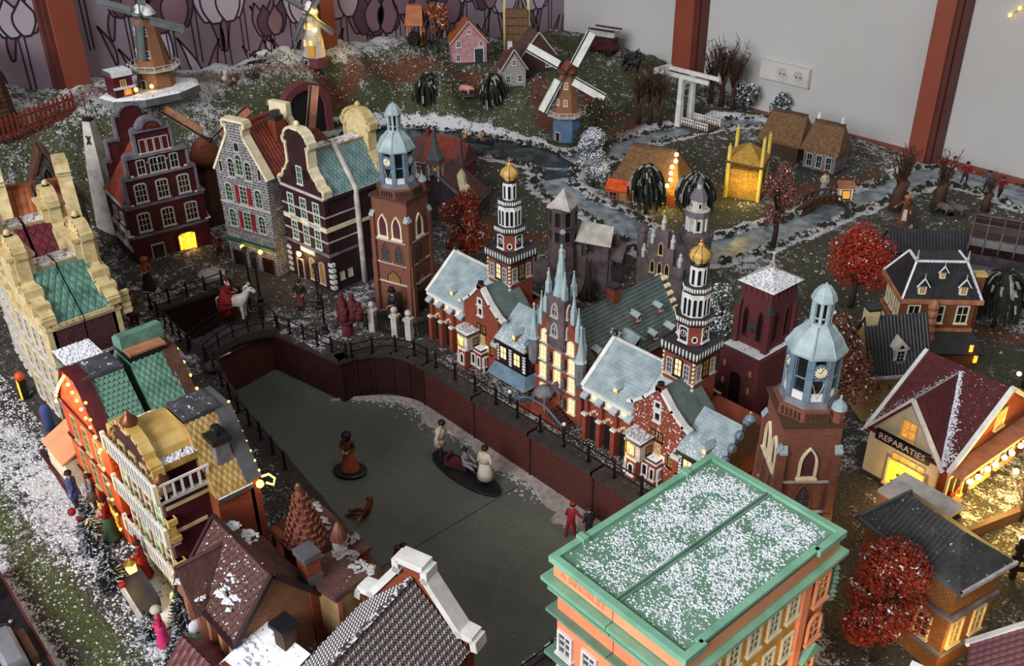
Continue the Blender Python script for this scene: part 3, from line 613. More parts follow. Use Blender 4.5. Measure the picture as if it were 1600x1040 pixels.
wall_line([(-50.6, 76), (-50.6, 42)], 'w', 'brick_canal'); wall_line([(-50, 42), (-112, 49.6), (-128, 52.8)], 'w', 'brick_canal'); wall_line([(-128, 52.8), (-130, 64.2)], 'w', 'brick_canal')
wall_line([(-131.8, 52.4), (-149, 54)], 'w', 'canal_panel'); wall_line([(-149, 54), (-148.5, 65), (-133, 63.6)], 'w', 'canal_panel')
# snow swept along the foot of the wall
sn = MB()
for _ in range(2600):
    t = rnd.random(); x = -113+62*t; wd = 1.4+2.1*abs(sin(t*9))*rnd.random()+(2.4 if x > -70 else 0)*rnd.random(); edge = 75.4 if x > -104 else 75.4-((-104-x)/9.4)**2*6.5
    y = edge-abs(rnd.gauss(0, .5))*wd; sn.flake((x, y, IZ), rnd.uniform(.12, .34))
sn.build('snow_flakes', 'snow_dull', bpy.data.objects['canal_ice'], kind='stuff')
m, nt, b, nn, ln = newmat('ice_snow'); b.inputs['Roughness'].default_value = .9
f = noise_tex(nt, 120, 4); ln(mixc(nt, ramp(nt, f, .3, .7), lin('#7c716c'), lin('#a89c96')), b.inputs['Base Color']); bump(nt, b, f, .6)
dr = MB(); top = []; bot = []
for i in range(90):
    x = -115.5+64.5*i/89; edge = 75.6 if x > -104 else 75.6-((-104-x)/9.6)**2*7
    wd = (1.6+.7*sin(i*.35)+.5*noise.noise((x*.9, 0, 0))+(1.6 if x > -72 else 0))*min(1, (x+115.5)/9)
    top.append((x, edge, IZ+.45)); bot.append((x, edge-max(.2, wd)*1.25, IZ+.015))
for i in range(89): dr.add([bot[i], bot[i+1], top[i+1], top[i]], [(0, 1, 2, 3)])
dr.build('snow_drift', 'ice_snow', bpy.data.objects['canal_ice'], kind='stuff')
# ------------------------------------------------------------------ railings
def railing(pts, label, h=2.6, step=3.6, z=.1, pz=None, name='railing', lean=0):
    x0, y0 = pts[0]; t = thing(name, label, 'railing', (x0, y0, z)); L = []
    for (ax, ay), (bx, by) in zip(pts, pts[1:]):
        n = max(1, round(hypot(bx-ax, by-ay)/step)); L += [(ax+(bx-ax)*i/n, ay+(by-ay)*i/n) for i in range(n)]
    L.append(pts[-1]); hz = (lambda i: pz(i/(len(L)-1))) if pz else (lambda i: 0)
    me = MB(); me.box(-.13, .13, -.13, .13, -.1, h+.1); me.box(-.2, .2, -.2, .2, h*.55, h*.62); me.lathe([(.2, h+.1), (.24, h+.25), (.05, h+.5)], 6); me.box(-.25, .25, -.25, .25, -.1, .2); me = me.mesh('post', ['rail_iron'])
    for i, (x, y) in enumerate(L): put('post', me, t, (x-x0, y-y0, hz(i)))
    for k in (.45, .93):
        b = MB()
        for i in range(len(L)-1):
            (ax, ay), (bx, by) = L[i], L[i+1]; b.bar((ax-x0, ay-y0, h*k+hz(i)), (bx-x0, by-y0, h*k+hz(i+1)), .16, .14)
        b.build('rail', 'rail_iron', t)
    return t
railing([(-129.6, 65.3), (-113.6, 68.2)], 'black iron railing on the short canal wall right of the bridge')
railing([(-113.2, 68.9), (-112.3, 72.2), (-110, 75), (-107, 76.4), (-104, 76.6)], 'curved black railing at the bend of the canal')
railing([(-102, 76.7), (-51.5, 76.7)], 'long black iron railing in front of the brick town halls', step=4.4)
railing([(-127.5, 51.8), (-112, 48.6), (-96, 46.6)], 'dark railing on the left canal bank behind the row houses')
railing([(-49.6, 50), (-49.6, 44), (-49.6, 36)], 'short black railing beside the large salmon building', step=5)
railing([(-133, 51.4), (-150, 53)], 'black railing on the left side of the dark basin')
railing([(-150, 53), (-149.6, 66.2), (-134, 64.9)], 'black railing around the back of the dark basin')
# ------------------------------------------------------------------ bridge over the canal end
t = thing('arched_bridge', 'dark arched bridge over the canal carrying the white horse', 'bridge', (-131, 58.5, 0))
b = MB(); N = 14
for i in range(N):
    y0, y1 = -7+14*i/N, -7+14*(i+1)/N; z0, z1 = 1.9*(1-(y0/7)**2), 1.9*(1-(y1/7)**2)
    b.add([(2.6, y0, z0), (2.6, y1, z1), (-2.6, y1, z1), (-2.6, y0, z0), (2.6, y0, z0-1.5), (2.6, y1, z1-1.5), (-2.6, y1, z1-1.5), (-2.6, y0, z0-1.5)], [(0, 1, 2, 3), (7, 6, 5, 4), (4, 5, 1, 0), (3, 2, 6, 7)])
b.build('deck', 'dark_stone', t)
b = MB()
for i in range(N):
    y0, y1 = -7+14*i/N, -7+14*(i+1)/N; z0, z1 = 1.9*(1-(y0/7)**2), 1.9*(1-(y1/7)**2)
    b.bar((2.6, y0, z0-.5), (2.6, y1, z1-.5), .5, 1.3)
b.build('arch_band', 'coping', t)
for x, s in ((2.4, 'near'), (-2.4, 'far')):
    pm = MB(); pm.box(-.12, .12, -.12, .12, 0, 2.6); pm = pm.mesh('post', ['rail_iron'])
    for i in range(6): y = -6.6+13.2*i/5; put('post', pm, t, (x, y, 1.9*(1-(y/7)**2)))
    for h in (1.2, 2.45):
        rb = MB()
        for i in range(10):
            y0, y1 = -6.6+13.2*i/10, -6.6+13.2*(i+1)/10; rb.bar((x, y0, 1.9*(1-(y0/7)**2)+h), (x, y1, 1.9*(1-(y1/7)**2)+h), .15, .15)
        rb.build('rail', 'rail_iron', t)
# ------------------------------------------------------------------ church towers
def church_tower(loc, rz, label, w=7.8, d=6.8):
    t = thing('church_tower', label, 'tower', loc, rz); a, c = w/2, d/2; H = 20.6
    b = MB(); b.box(-a+.5, a-.5, -c+.4, c-.4, 0, H); b.build('wall', 'brick_tower', t)
    for x in (-a+.55, a-.55):
        for y in (-c+.5, c-.5):
            p = MB(); s = -1 if x < 0 else 1; e = -1 if y < 0 else 1
            for z0, z1, o in ((0, 5.8, .75), (5.8, 9.3, .65), (9.3, 13.2, .55), (13.2, 17.6, .45)):
                p.box(min(x, x+s*o), max(x, x+s*o), min(y-e*.4, y+e*.35), max(y-e*.4, y+e*.35), z0, z1); p.box(min(x-s*.4, x+s*.35), max(x-s*.4, x+s*.35), min(y, y+e*o), max(y, y+e*o), z0, z1)
            p.build('buttress', 'brick_tower', t)
            for k in (0, 1):
                q = MB(); o = .5; 
                if k: q.prism([(0, 0), (s*o, -.7), (s*o, -.95), (0, -.2)], 'y', -.42, .42); q.build('buttress_cap', 'pale_blue_roof', t, (x+s*.1, y-e*.02, 18.2))
                else: q.prism([(0, 0), (e*o, -.7), (e*o, -.95), (0, -.2)], 'x', -.42, .42); q.build('buttress_cap', 'pale_blue_roof', t, (x-s*.02, y+e*.1, 18.2))
    for z in (5.8, 9.3, 13.4):
        q = MB(); q.box(-a+.3, a-.3, -c+.2, c-.2, z-.12, z+.12); q.build('string_course', 'offwhite', t)
    for f, L, n in ((0, c-.4, 2), (90, a-.5, 1), (180, c-.4, 2), (270, a-.5, 1)):
        ww = 1.45
        for i in range(n):
            o = (i-(n-1)/2)*2.7
            pos = {0: (o, -L), 90: (L, o), 180: (-o, L), 270: (-L, -o)}[f]
            window(t, pos[0], pos[1], 14.1, ww, 3.6, f, 'cream_pale', 'louvre', 'point', 1, 1, .26, .28)
            window(t, pos[0], pos[1], 9.7, ww+.1, 3.2, f, 'brick_tower', 'glass_grey', 'point', 2, 3, .2, .12)
        pos = {0: (0, -L), 90: (L, 0), 180: (0, L), 270: (-L, 0)}[f]
        if f in (0, 90): window(t, pos[0], pos[1], 5.9 if f == 0 else 5.2, 2.2, 1.9, f, 'brick_brown', 'lit_dim', 'point', 5, 1, .25, .12, 'tympanum_window', False); door(t, pos[0], pos[1], 0, 2.2, 4.2, f, 'brick_brown', 'dark_wood')
    q = MB(); q.box(-a+.2, a-.2, -c+.1, c-.1, H-.1, H+.35); q.build('parapet_ledge', 'brick_brown', t)
    q = MB(); ph = pi/8; q.lathe([(3.55, H+.3), (3.55, H+1.7), (3.15, H+1.7)], 8, (0, 0), 0, ph); q.build('parapet', 'brick_tower', t)
    q = MB(); [q.box(-.12, .12, -.16, .06, 0, .9) for _ in (0,)]; dm = q.mesh('baluster', ['brick_brown'])
    for k in range(8):
        an = ph+pi/8+k*pi/4
        for i in range(-2, 3): o = put('baluster', dm, t, (3.32*cos(an)-i*.48*sin(an), 3.32*sin(an)+i*.48*cos(an), H+.55), an+pi/2)
    q = MB(); q.lathe([(3.3, H+1.5), (3.2, 22.2), (2.85, 23.0)], 8, (0, 0), 0, ph); q.build('lantern_base', 'grey_stone', t)
    q = MB(); q.lathe([(.62, H+.2), (.62, H+1.6), (.75, H+1.65), (.75, H+1.9)], 10, (a-1, c-1)); q.build('stair_turret', 'brick_tower', t)
    q = MB(); q.lathe([(.85, H+1.9), (.7, H+2.4), (.15, H+3.0), (.1, H+3.5)], 8, (a-1, c-1)); q.build('turret_cap', 'pale_blue_roof', t)
    q = MB(); q.lathe([(2.35, 22.8), (2.35, 28.2)], 8, (0, 0), 0, ph); q.build('bell_chamber', 'glass_dark', t)
    pm = MB(); pm.box(-.34, .34, -.3, .3, 0, 5.4); pm = pm.mesh('pillar', ['blue_grey'])
    rl = MB(); rl.box(-.75, .75, -.08, .12, 0, .95); rl = rl.mesh('balcony_panel', ['white_paint'])
    am = MB(); ol = outline('arch', 1.2, 5); am.box(-.75, .75, -.1, .1, 5.0, 5.4); am.box(-.75, -.6, -.1, .1, 0, 5.2); am.box(.6, .75, -.1, .1, 0, 5.2); am.box(-.7, .7, -.06, .06, 2.6, 2.75); am = am.mesh('arch_frame', ['blue_grey'])
    cl = MB(); cl.lathe([(.92, 0), (.92, .14), (.78, .16)], 20, m=0); cl.lathe([(.78, .15), (.2, .2)], 20, m=1)
    for i in range(12): x = i*pi/6; cl.bar((.55*cos(x), .55*sin(x), .21), (.76*cos(x), .76*sin(x), .21), .07, .03, 2)
    cl.bar((0, 0, .23), (.15, .5, .23), .06, .03, 2); cl.bar((0, 0, .23), (-.35, .1, .23), .06, .03, 2); cl = cl.mesh('clock_face', ['blue_grey', 'cream_pale', 'black_paint'])
    for k in range(8):
        an = ph+k*pi/4; put('pillar', pm, t, (2.5*cos(an), 2.5*sin(an), 22.9), an+pi/2)
        an += pi/8; R = 2.42; put('arch_frame', am, t, (R*cos(an), R*sin(an), 22.9), an+pi/2); put('balcony_panel', rl, t, (R*cos(an), R*sin(an), 22.95), an+pi/2)
        if k % 2 == 1:
            o = put('clock_face', cl, t, (2.48*cos(an), 2.48*sin(an), 26.6)); o.rotation_euler = (pi/2, 0, an+pi/2)
            v = MB(); v.bar((-.6, -.06, 2.2), (0, -.06, .4), .09, .06); v.bar((.6, -.06, 2.2), (0, -.06, .4), .09, .06); v.build('brace', 'offwhite', t, (2.45*cos(an), 2.45*sin(an), 23.0), an+pi/2)
    q = MB(); q.lathe([(3.15, 28.15), (3.15, 28.4), (2.7, 29.0), (2.3, 29.8), (1.6, 30.5), (1.2, 30.9), (1.1, 31.2)], 8, (0, 0), 0, ph); q.build('dome', 'copper_pale', t)
    q = MB()
    for k in range(8):
        an = ph+k*pi/4; q.tube([(r*cos(an), r*sin(an), z) for r, z in ((3.15, 28.4), (2.72, 29.0), (2.32, 29.8), (1.62, 30.5), (1.2, 31.0))], .08, 4)
    q.build('dome_ribs', 'pale_blue_roof', t, kind='stuff')
    q = MB(); q.lathe([(.7, 31.1), (.7, 33.6)], 8, (0, 0), 0, ph); q.build('lantern_core', 'glass_dark', t)
    pm = MB(); pm.box(-.16, .16, -.14, .14, 0, 2.6); pm.box(-.4, .4, -.06, .06, .7, .85); pm = pm.mesh('lantern_pillar', ['copper_pale'])
    for k in range(8): an = ph+k*pi/4; put('lantern_pillar', pm, t, (.95*cos(an), .95*sin(an), 31.1), an+pi/2)
    q = MB(); q.lathe([(1.3, 33.6), (1.32, 33.8), (1.05, 34.5), (.6, 35.1), (.12, 35.35)], 8, (0, 0), 0, ph); q.ball((0, 0, 35.4), .14, 6, 4); q.build('lantern_cap', 'copper_pale', t)
    return t
church_tower((-121, 85.6, 0), 18, 'brick church tower with pale blue lantern standing at the bend of the canal')
church_tower((-42.6, 80.6, 0), -42, 'brick church tower with pale blue lantern behind the large green roofed building')
# ------------------------------------------------------------------ brick town halls with onion towers
def town_hall(loc, label, snow):
    t = thing('town_hall', label, 'town hall', loc); BR = 'brick_hall_snow' if snow else 'brick_hall'
    L, He, yr, Hr, W2, He2, Ha = 8.41, 8.65, 5.38, 13.34, 7.82, 9.95, 13.71; D = 10.8
    b = MB(); b.box(0, L+W2+6.3, .0, D, 0, He-.4); b.prism([(0, He-.5), (D, He-.5), (yr, Hr-.2)], 'x', .1, L+1); b.build('wall', 'brick_hall', t)
    # main roof
    b = MB(); b.slab((-.1, -.5, He-.25), (L+.2, -.5, He-.25), (L+5.2, yr, Hr), (-.1, yr, Hr), .3); b.slab((L+5, D+.5, He-.25), (-.1, D+.5, He-.25), (-.1, yr, Hr), (L+5, yr, Hr), .3); b.build('roof', 'pale_blue_roof', t)
    sl = hypot(yr+.5, Hr-He+.25); tiles('course', ((0, -.5, He-.22), (1, 0, 0), (0, (yr+.5)/sl, (Hr-He+.25)/sl)), .2, 0, L+.2, sl, 1, .5).build('roof_courses', 'pale_blue_roof', t, kind='stuff')
    b = MB(); b.bar((-.25, -.75, He-.2), (-.25, yr, Hr+.25), .6, .45); b.bar((-.25, yr, Hr+.25), (-.25, D+.7, He-.2), .6, .45); b.build('coping', 'white_paint', t)
    b = MB(); b.box(-.3, L, -.85, -.45, He-.7, He-.25); b.build('gutter', 'white_paint', t)
    b = MB(); b.box(-.1, L+5, yr-.15, yr+.15, Hr-.05, Hr+.18); b.build('ridge', 'white_paint', t)
    q = MB(); q.lathe([(.3, Hr), (.3, Hr+.5), (.5, Hr+.6), (.2, Hr+1), (.45, Hr+1.1), (.1, Hr+1.3)], 8, (-.25, yr)); q.build('ridge_pot', 'black_paint', t)
    for i in range(4):       # buttresses with sloping caps, and between them arched door heads and eyebrow windows
        x = .35+i*2.6; q = MB(); q.box(x-.35, x+.35, -1.0, 0, 0, 4.2); q.box(x-.3, x+.3, -.6, 0, 4.2, He-1); q.box(x-.42, x+.42, -1.1, .0, 4.1, 4.4, 1); q.build('buttress', ['brick_hall', 'white_paint'], t)
        q = MB(); q.prism([(.1, He-.4), (-1.3, He-1.35), (-1.3, He-1.7), (.1, He-.9)], 'x', x-.5, x+.5); q.build('buttress_cap', 'pale_blue_roof', t)
        if i < 3:
            window(t, x+1.3, -.05, He-2.0, 1.3, .8, 0, 'white_paint', 'lit_yellow', 'sq', 2, 1, .2, .2)
            o = door(t, x+1.3, -.05, 0, 1.1, 3.6, 0, 'dark_wood', 'black_paint'); st = MB(); [st.box(-.8+k*.4-.12, -.8+k*.4+.12, -.25, .05, 4.0+.9*sin(k*pi/4)-.1, 4.2+.9*sin(k*pi/4)) for k in range(5)]; st.build('arch_stones', 'cream_pale', t, (x+1.3, 0, 0), kind='stuff')
    q = MB(); [q.box(-.12, .35, -.2, .3, .5+k*.9, .9+k*.9) for k in range(9)]; q.build('quoins', 'white_paint', t, (-.05, 0, 0), kind='stuff')
    # little dormer on the main roof
    def dormer(x, y, z, s=1, m='pale_blue_roof', lit='lit_yellow', br='tan_wall'):
        q = MB(); q.box(-.5*s, .5*s, -.6*s, 1.2*s, -.3*s, 1.1*s); o = q.build('dormer', br, t, (x, y, z)); q = MB(); q.prism([(-.75*s, .95*s), (.75*s, .95*s), (0, 1.75*s)], 'y', -.85*s, 1.4*s); q.build('dormer_roof', m, o); window(o, 0, -.6*s, .1*s, .6*s, .8*s, 0, 'cream', lit, 'sq', 2, 2, .08, .06)
    dormer(4.6, .9, He+.4)
    # cross gable towards the canal
    x0, x1 = L, L+W2; xm = L+W2/2
    b = MB(); b.prism([(x0, 0), (x1, 0), (x1, He2-.3), (xm, Ha-.3), (x0, He2-.3)], 'y', -.45, .3); b.build('front_gable', BR, t)
    b = MB(); b.slab((x1+.1, -.3, He2-.2), (x1+.1, 6, He2-.2), (xm, 6, Ha-.1), (xm, -.3, Ha-.1), .25); b.slab((x0-.1, 5, He2-.2), (x0-.1, -.3, He2-.2), (xm, -.3, Ha-.1), (xm, 5, Ha-.1), .25); b.build('gable_roof', 'grey_green_roof', t)
    pr_ = [(x0-.8, He2-.3), (x0, He2+.05), (x0+1.8, He2+1.5), (xm, Ha+.1), (x1-1.8, He2+1.5), (x1, He2+.05), (x1+.9, He2-.3)]; strip(pr_, -.7, .25, .42).build('gable_coping', 'white_paint', t)
    q = MB(); q.box(xm-.5, xm+.5, -.7, .2, Ha-.2, Ha+.5); q.lathe([(.25, Ha+.5), (.45, Ha+.7), (.45, Ha+.95)], 8, (xm, -.25), 1); q.build('gable_pot', ['brick_hall', 'black_paint'], t)
    for z, xx, h in ((11.0, 0, .8), (9.2, .05, 1.1)): window(t, xm+xx, -.45, z, .75, h, 0, 'white_paint', 'glass_dark', 'sq', 1, 1, .2, .18)
    for xx in (-.45, .75): window(t, xm+xx, -.45, 6.3, .6, 1.2, 0, 'dark_wood', 'lit_dim', 'seg', 2, 2, .12, .12)
    window(t, x1-1.3, -.45, 3.3, .8, 1.7, 0, 'dark_wood', 'lit_dim', 'seg', 2, 3, .12, .12); window(t, x1-2.6, -.45, 3.6, .6, .7, 0, 'cream', 'lit_yellow', 'sq', 1, 1, .1, .1)
    q = MB(); q.box(x1-.6, x1+.3, -1.1, .2, 0, 6.3); q.build('corner_buttress', 'brick_hall', t); q = MB(); q.prism([(.3, 7.0), (-1.4, 6.0), (-1.4, 5.6), (.3, 6.4)], 'x', x1-.8, x1+.5); q.build('buttress_cap', 'pale_blue_roof', t)
    # two-storey bay with a lit upper floor
    by = [(-1.9, .0), (-1.9, -1.6), (-.9, -2.5), (.7, -2.5), (.7, -1.3), (2.9, -1.3), (2.9, 0)]; bx = x0+2.3
    b = MB(); b.prism(by, 'z', 0, 3.4); b.build('bay', 'brick_hall', t, (bx, -.4, 0))
    up_ = [(-1.9, .0), (-1.9, -1.6), (-.9, -2.5), (1.2, -2.5), (1.2, 0)]; b = MB(); b.prism(up_, 'z', 3.6, 6.0); b.build('bay_upper_floor', 'offwhite', t, (bx, -.4, 0))
    b = MB(); b.prism([(x*1.08, y*1.05) for x, y in by], 'z', 3.35, 3.6); b.build('bay_cornice', 'white_paint', t, (bx, -.4, 0))
    b = MB(); b.prism([(x*1.12, y*1.08) for x, y in up_], 'z', 6.0, 6.45); b.build('bay_roof', 'slab_snow', t, (bx, -.4, 0)); b = MB(); b.prism([(1.2, -1.4), (3, -1.4), (3, 0), (1.2, 0)], 'z', 3.6, 4.0); b.build('bay_low_roof', 'slab_snow', t, (bx, -.4, 0))
    up2 = lambda: (bx+rnd.uniform(-1.9, 1.2), -.4-rnd.uniform(0, 2.3), 6.45); flakes(t, 'snow', up2, 130, (.12, .3), 'snow_dull')
    for (x, y, f) in ((-.1, -2.5, 0), (-1.42, -2.08, -42)): window(t, bx+x, -.4+y, 4.2, .8, 1.4, f, 'brass', 'lit_yellow', 'sq', 2, 3, .1, .1); window(t, bx+x, -.4+y, 1.1, .65, 1.6, f, 'white_paint', 'glass_dark', 'arch', 1, 1, .18, .15)
    window(t, bx+1.2, -1.3, 4.2, .8, 1.1, 90, 'dark_wood', 'lit_dim', 'sq', 2, 2, .1, .1); window(t, bx+2.0, -.42, 4.3, .8, 1.4, 0, 'cream', 'lit_yellow', 'sq', 2, 3, .1, .1)
    window(t, bx+1.2, -1.7, 1.1, .65, 1.6, 0, 'white_paint', 'glass_dark', 'sq', 1, 1, .18, .15); window(t, bx+2.9, -1.1, 1.0, .5, 1.5, 90, 'white_paint', 'glass_dark', 'sq', 1, 1, .15, .15); door(t, bx+2.9, -.75, 0, .8, 2.4, 90, 'white_paint', 'black_paint'); window(t, bx+2.4, -1.7, 1, .5, 1.6, 0, 'white_paint', 'glass_dark', 'sq', 1, 1, .15, .15)
    # right wing with shop awning and stepped dark gable
    wx0, wx1 = x1, x1+6.2; h = 7.3
    b = MB(); b.box(wx0, wx1, -.9, 6, 0, h); b.build('wing_wall', 'dark_maroon', t)
    b = MB(); b.slab((wx0-.1, -1.3, h-.1), (wx1+.2, -1.3, h-.1), (wx1+.2, 3.8, h+3.9), (wx0-.1, 3.8, h+3.9), .3); b.slab((wx1, 8, h), (wx0, 8, h), (wx0, 3.8, h+3.9), (wx1, 3.8, h+3.9), .3); b.build('wing_roof', 'pale_blue_roof', t)
    sl = hypot(5.1, 4); tiles('course', ((wx0, -1.3, h-.07), (1, 0, 0), (0, 5.1/sl, 4/sl)), .18, 0, 6.2, sl, 1, .45).build('wing_roof_courses', 'pale_blue_roof', t, kind='stuff')
    flakes(t, 'snow', on_quad((wx0, -1.3, h-.0), (wx1, -1.3, h-.0), (wx1, 1.6, h+2.3), (wx0, 1.6, h+2.3), lambda s, v: (1-v)**1.5), 420, (.08, .22))
    b = MB(); b.box(wx0, wx1+.2, -1.35, -.9, h-.6, h-.1); b.build('wing_gutter', 'black_paint', t)
    dormer(wx0+3.6, -.2, h+.9, .85)
    for k in range(2): window(t, wx0+1.6+k*2.9, -.9, 4.2, 1.3, 2.0, 0, 'dark_wood', 'lit_yellow', 'sq', 2, 2, .14, .12)
    q = MB(); [q.box(xx-.28, xx+.28, -1.0, -.85, 3.6+k*.5, 3.9+k*.5) for k in range(7) for xx in (wx0+.4, wx0+3.1, wx1-.2)]; q.build('quoins', 'white_paint', t, kind='stuff')
    q = MB(); q.box(wx0-.1, wx1+.2, -1.1, -.85, 3.3, 3.55); q.box(wx1, wx1+.25, -1, 6, 3.3, 3.55); q.build('wing_cornice', 'black_paint', t)
    q = MB(); q.slab((wx0-.2, -2.7, 1.9), (wx1+1.6, -2.7, 1.9), (wx1+.1, -.9, 3.3), (wx0-.2, -.9, 3.3), .2); q.slab((wx1+1.6, -2.7, 1.9), (wx1+1.6, 4, 1.9), (wx1+.1, 4, 3.3), (wx1+.1, -.9, 3.3), .2); q.build('awning', 'blue_grey', t)
    for k in range(2): window(t, wx1, .6+k*2.2, 4.2, 1.1, 1.9, 90, 'dark_wood', 'lit_dim', 'sq', 2, 2, .14, .12)
    window(t, wx0+2, -.9, .4, 2, 1.3, 0, 'dark_wood', 'glass_brown', 'sq', 1, 1, .2, .1); door(t, wx1-1, -.9, 0, 1, 1.8, 0, 'brick_hall', 'louvre')
    sg = [(3.8+s*w_, h+z) for s, w_, z in ((-1, 4.6, -.2), (-1, 4.6, .9), (-1, 3.4, .9), (-1, 3.4, 2.1), (-1, 2.2, 2.1), (-1, 2.2, 3.4), (-1, 1.0, 3.4), (-1, 1.0, 5.0), (1, 1.0, 5.0), (1, 1, 3.4), (1, 2.2, 3.4), (1, 2.2, 2.1), (1, 3.4, 2.1), (1, 3.4, .9), (1, 4.4, .9), (1, 4.4, -.2))]
    b = MB(); b.prism(sg, 'x', wx1, wx1+.5); b.build('wing_gable', 'brick_brown', t)
    for s, w_, z in ((-1, 4.2, .9), (-1, 3.0, 2.1), (-1, 1.8, 3.4)):
        q = MB(); q.lathe([(.55, -.35), (.6, 0), (.55, .35)], 10); o = q.build('scroll_stone', 'blue_grey', t, (wx1+.25, 3.8+s*w_, h+z+.4)); o.rotation_euler[1] = pi/2
    q = MB(); q.box(wx1-.1, wx1+.7, 2.9, 4.7, h+4.9, h+5.4); q.lathe([(.7, h+5.4), (.5, h+5.7), (.1, h+6.0)], 8, (wx1+.3, 3.8)); q.build('gable_crest', 'blue_grey', t); q = MB(); q.ball((wx1+.3, 3.8, h+6.2), .25, 6, 4); q.lathe([(.2, 0), (.3, .4), (.1, 1.0)], 6, (wx1+.5, -.9)); q.build('gilt_finial', 'brass', t)
    # the square tower with balconies and onion
    cx, cy, s = 11.46, 6.43, 2.36
    b = MB(); b.box(cx-s, cx+s, cy-s, cy+s, 6, 16.8); b.build('tower', 'brick_hall', t)
    q = MB(); q.box(cx-s-.1, cx+s+.1, cy-s-.1, cy+s+.1, 12.85, 13.1); q.build('tower_course', 'offwhite', t)
    for f in (0, 90, 180, 270):
        for o, ww, pa, hh in ((-1.35, .7, 'glass_grey', 2), (0, 1.0, 'lit_yellow' if f == 0 else 'lit_dim', 2.4), (1.35, .7, 'glass_grey', 2)):
            p = {0: (cx+o, cy-s), 90: (cx+s, cy+o), 180: (cx-o, cy+s), 270: (cx-s, cy-o)}[f]
            window(t, p[0], p[1], 13.4, ww, hh, f, 'offwhite' if o else 'dark_wood', pa, 'seg', 2, 3, .16, .14)
    for sx in (-1, 1):
        q = MB(); [q.box(cx+sx*s-.14, cx+sx*s+.14, cy-s-.12, cy-s+.2, 9+k*.62, 9.3+k*.62) for k in range(13)]; q.build('quoins', 'cream_pale', t, kind='stuff')
    def balcony(r, z0, z1, sides, ph, nb):
        q = MB(); q.lathe([(r*.92, z0-.35), (r*1.02, z0-.2), (r*1.04, z0), (r*.9, z0)], sides, (cx, cy), 0, ph); q.build('balcony_floor', 'black_paint', t)
        q = MB(); q.lathe([(r, z1-.14), (r*1.05, z1), (r*.94, z1), (r*.94, z1-.14)], sides, (cx, cy), 0, ph); q.build('balcony_rail', 'dark_grey', t)
        bm_ = MB(); bm_.lathe([(.07, 0), (.13, (z1-z0)*.4), (.1, (z1-z0)*.9)], 5); bm_ = bm_.mesh('baluster', ['white_paint'])
        q = MB(); rr = r*.93; q.lathe([(rr, z0), (rr, z1-.1)], sides, (cx, cy), 0, ph); q.build('balcony_wall', 'dark_grey', t)
        for k in range(sides):
            a0, a1 = ph+2*pi*k/sides, ph+2*pi*(k+1)/sides
            for i in range(nb):
                f = (i+.5)/nb; put('baluster', bm_, t, (cx+r*.98*(cos(a0)*(1-f)+cos(a1)*f), cy+r*.98*(sin(a0)*(1-f)+sin(a1)*f), z0))
    balcony((s+.45)*1.414, 16.7, 17.9, 4, pi/4, 10)
    def drum(r, z0, z1, m_, ph=pi/8):
        q = MB(); q.lathe([(r, z0), (r, z1)], 8, (cx, cy), 0, ph); return q.build('drum', m_, t)
    drum(1.98, 16.7, 20.9, 'brick_hall')
    ck = MB(); ck.box(-.62, .62, -.1, .05, -.9, .9, 0); ck.lathe([(.55, 0), (.55, .06)], 14, m=1); ck = None
    for k in range(8):
        an = k*pi/4; R = 1.98*cos(pi/8)
        if k % 2 == 0:
            window(t, cx+R*cos(an), cy+R*sin(an), 18.3, 1.1, 1.9, math.degrees(an)+90, 'white_paint', 'black_paint', 'seg', 1, 1, .16, .12, 'clock_panel')
            q = MB(); q.lathe([(.46, 0), (.46, .05)], 14); q.lathe([(.36, .05), (.36, .07)], 14, m=1); q.bar((0, 0, .1), (.1, .32, .1), .08, .03); q.bar((0, 0, .1), (.22, -.05, .1), .08, .03); o = q.build('clock_face', ['white_paint', 'black_paint'], t, (cx+(R+.05)*cos(an), cy+(R+.05)*sin(an), 19.35)); o.rotation_euler = (pi/2, 0, an+pi/2)
        else: window(t, cx+R*cos(an), cy+R*sin(an), 18.3, .5, .7, math.degrees(an)+90, 'white_paint', 'glass_dark', 'round', 1, 1, .14, .1, sill=False)
    balcony(2.45, 20.9, 21.7, 8, pi/8, 5)
    drum(1.75, 20.9, 24.8, 'white_paint')
    for k in range(8):
        an = k*pi/4; R = 1.75*cos(pi/8)
        for o_ in (-.33, .33): window(t, cx+R*cos(an)-o_*sin(an), cy+R*sin(an)+o_*cos(an), 21.8, .42, 2.3, math.degrees(an)+90, 'white_paint', 'glass_dark', 'arch', 1, 1, .08, .08, sill=False)
    balcony(1.75, 24.9, 25.6, 8, pi/8, 4)
    drum(1.0, 24.9, 28.2, 'white_paint')
    for k in range(8): an = k*pi/4; R = 1.0*cos(pi/8); window(t, cx+R*cos(an), cy+R*sin(an), 25.7, .42, 2.0, math.degrees(an)+90, 'white_paint', 'glass_dark', 'arch', 1, 1, .08, .08, sill=False)
    q = MB(); q.lathe([(1.05, 28.1), (1.1, 28.4), (.85, 28.5), (1.25, 29.0), (1.35, 29.4), (1.1, 29.9), (.55, 30.3), (.25, 30.7), (.2, 31.0)], 12, (cx, cy), 0, 0, True, ms=[1, 1, 0, 0, 0, 0, 0, 0]); q.build('onion_dome', ['gold_paint', 'black_paint'], t)
    q = MB()
    for k in range(8): an = k*pi/4; q.tube([(cx+(r+.03)*cos(an), cy+(r+.03)*sin(an), z) for r, z in ((.87, 28.5), (1.27, 29.0), (1.37, 29.4), (1.12, 29.9), (.57, 30.3), (.27, 30.7))], .06, 4)
    q.build('onion_ribs', 'brass', t, kind='stuff')
    q = MB(); q.ball((cx, cy, 31.15), .26, 8, 5); q.build('gilt_ball', 'brass', t)
    return t
town_hall((-109.7, 82.5, 0), 'red brick town hall with gold onion tower next to the red tree', False)
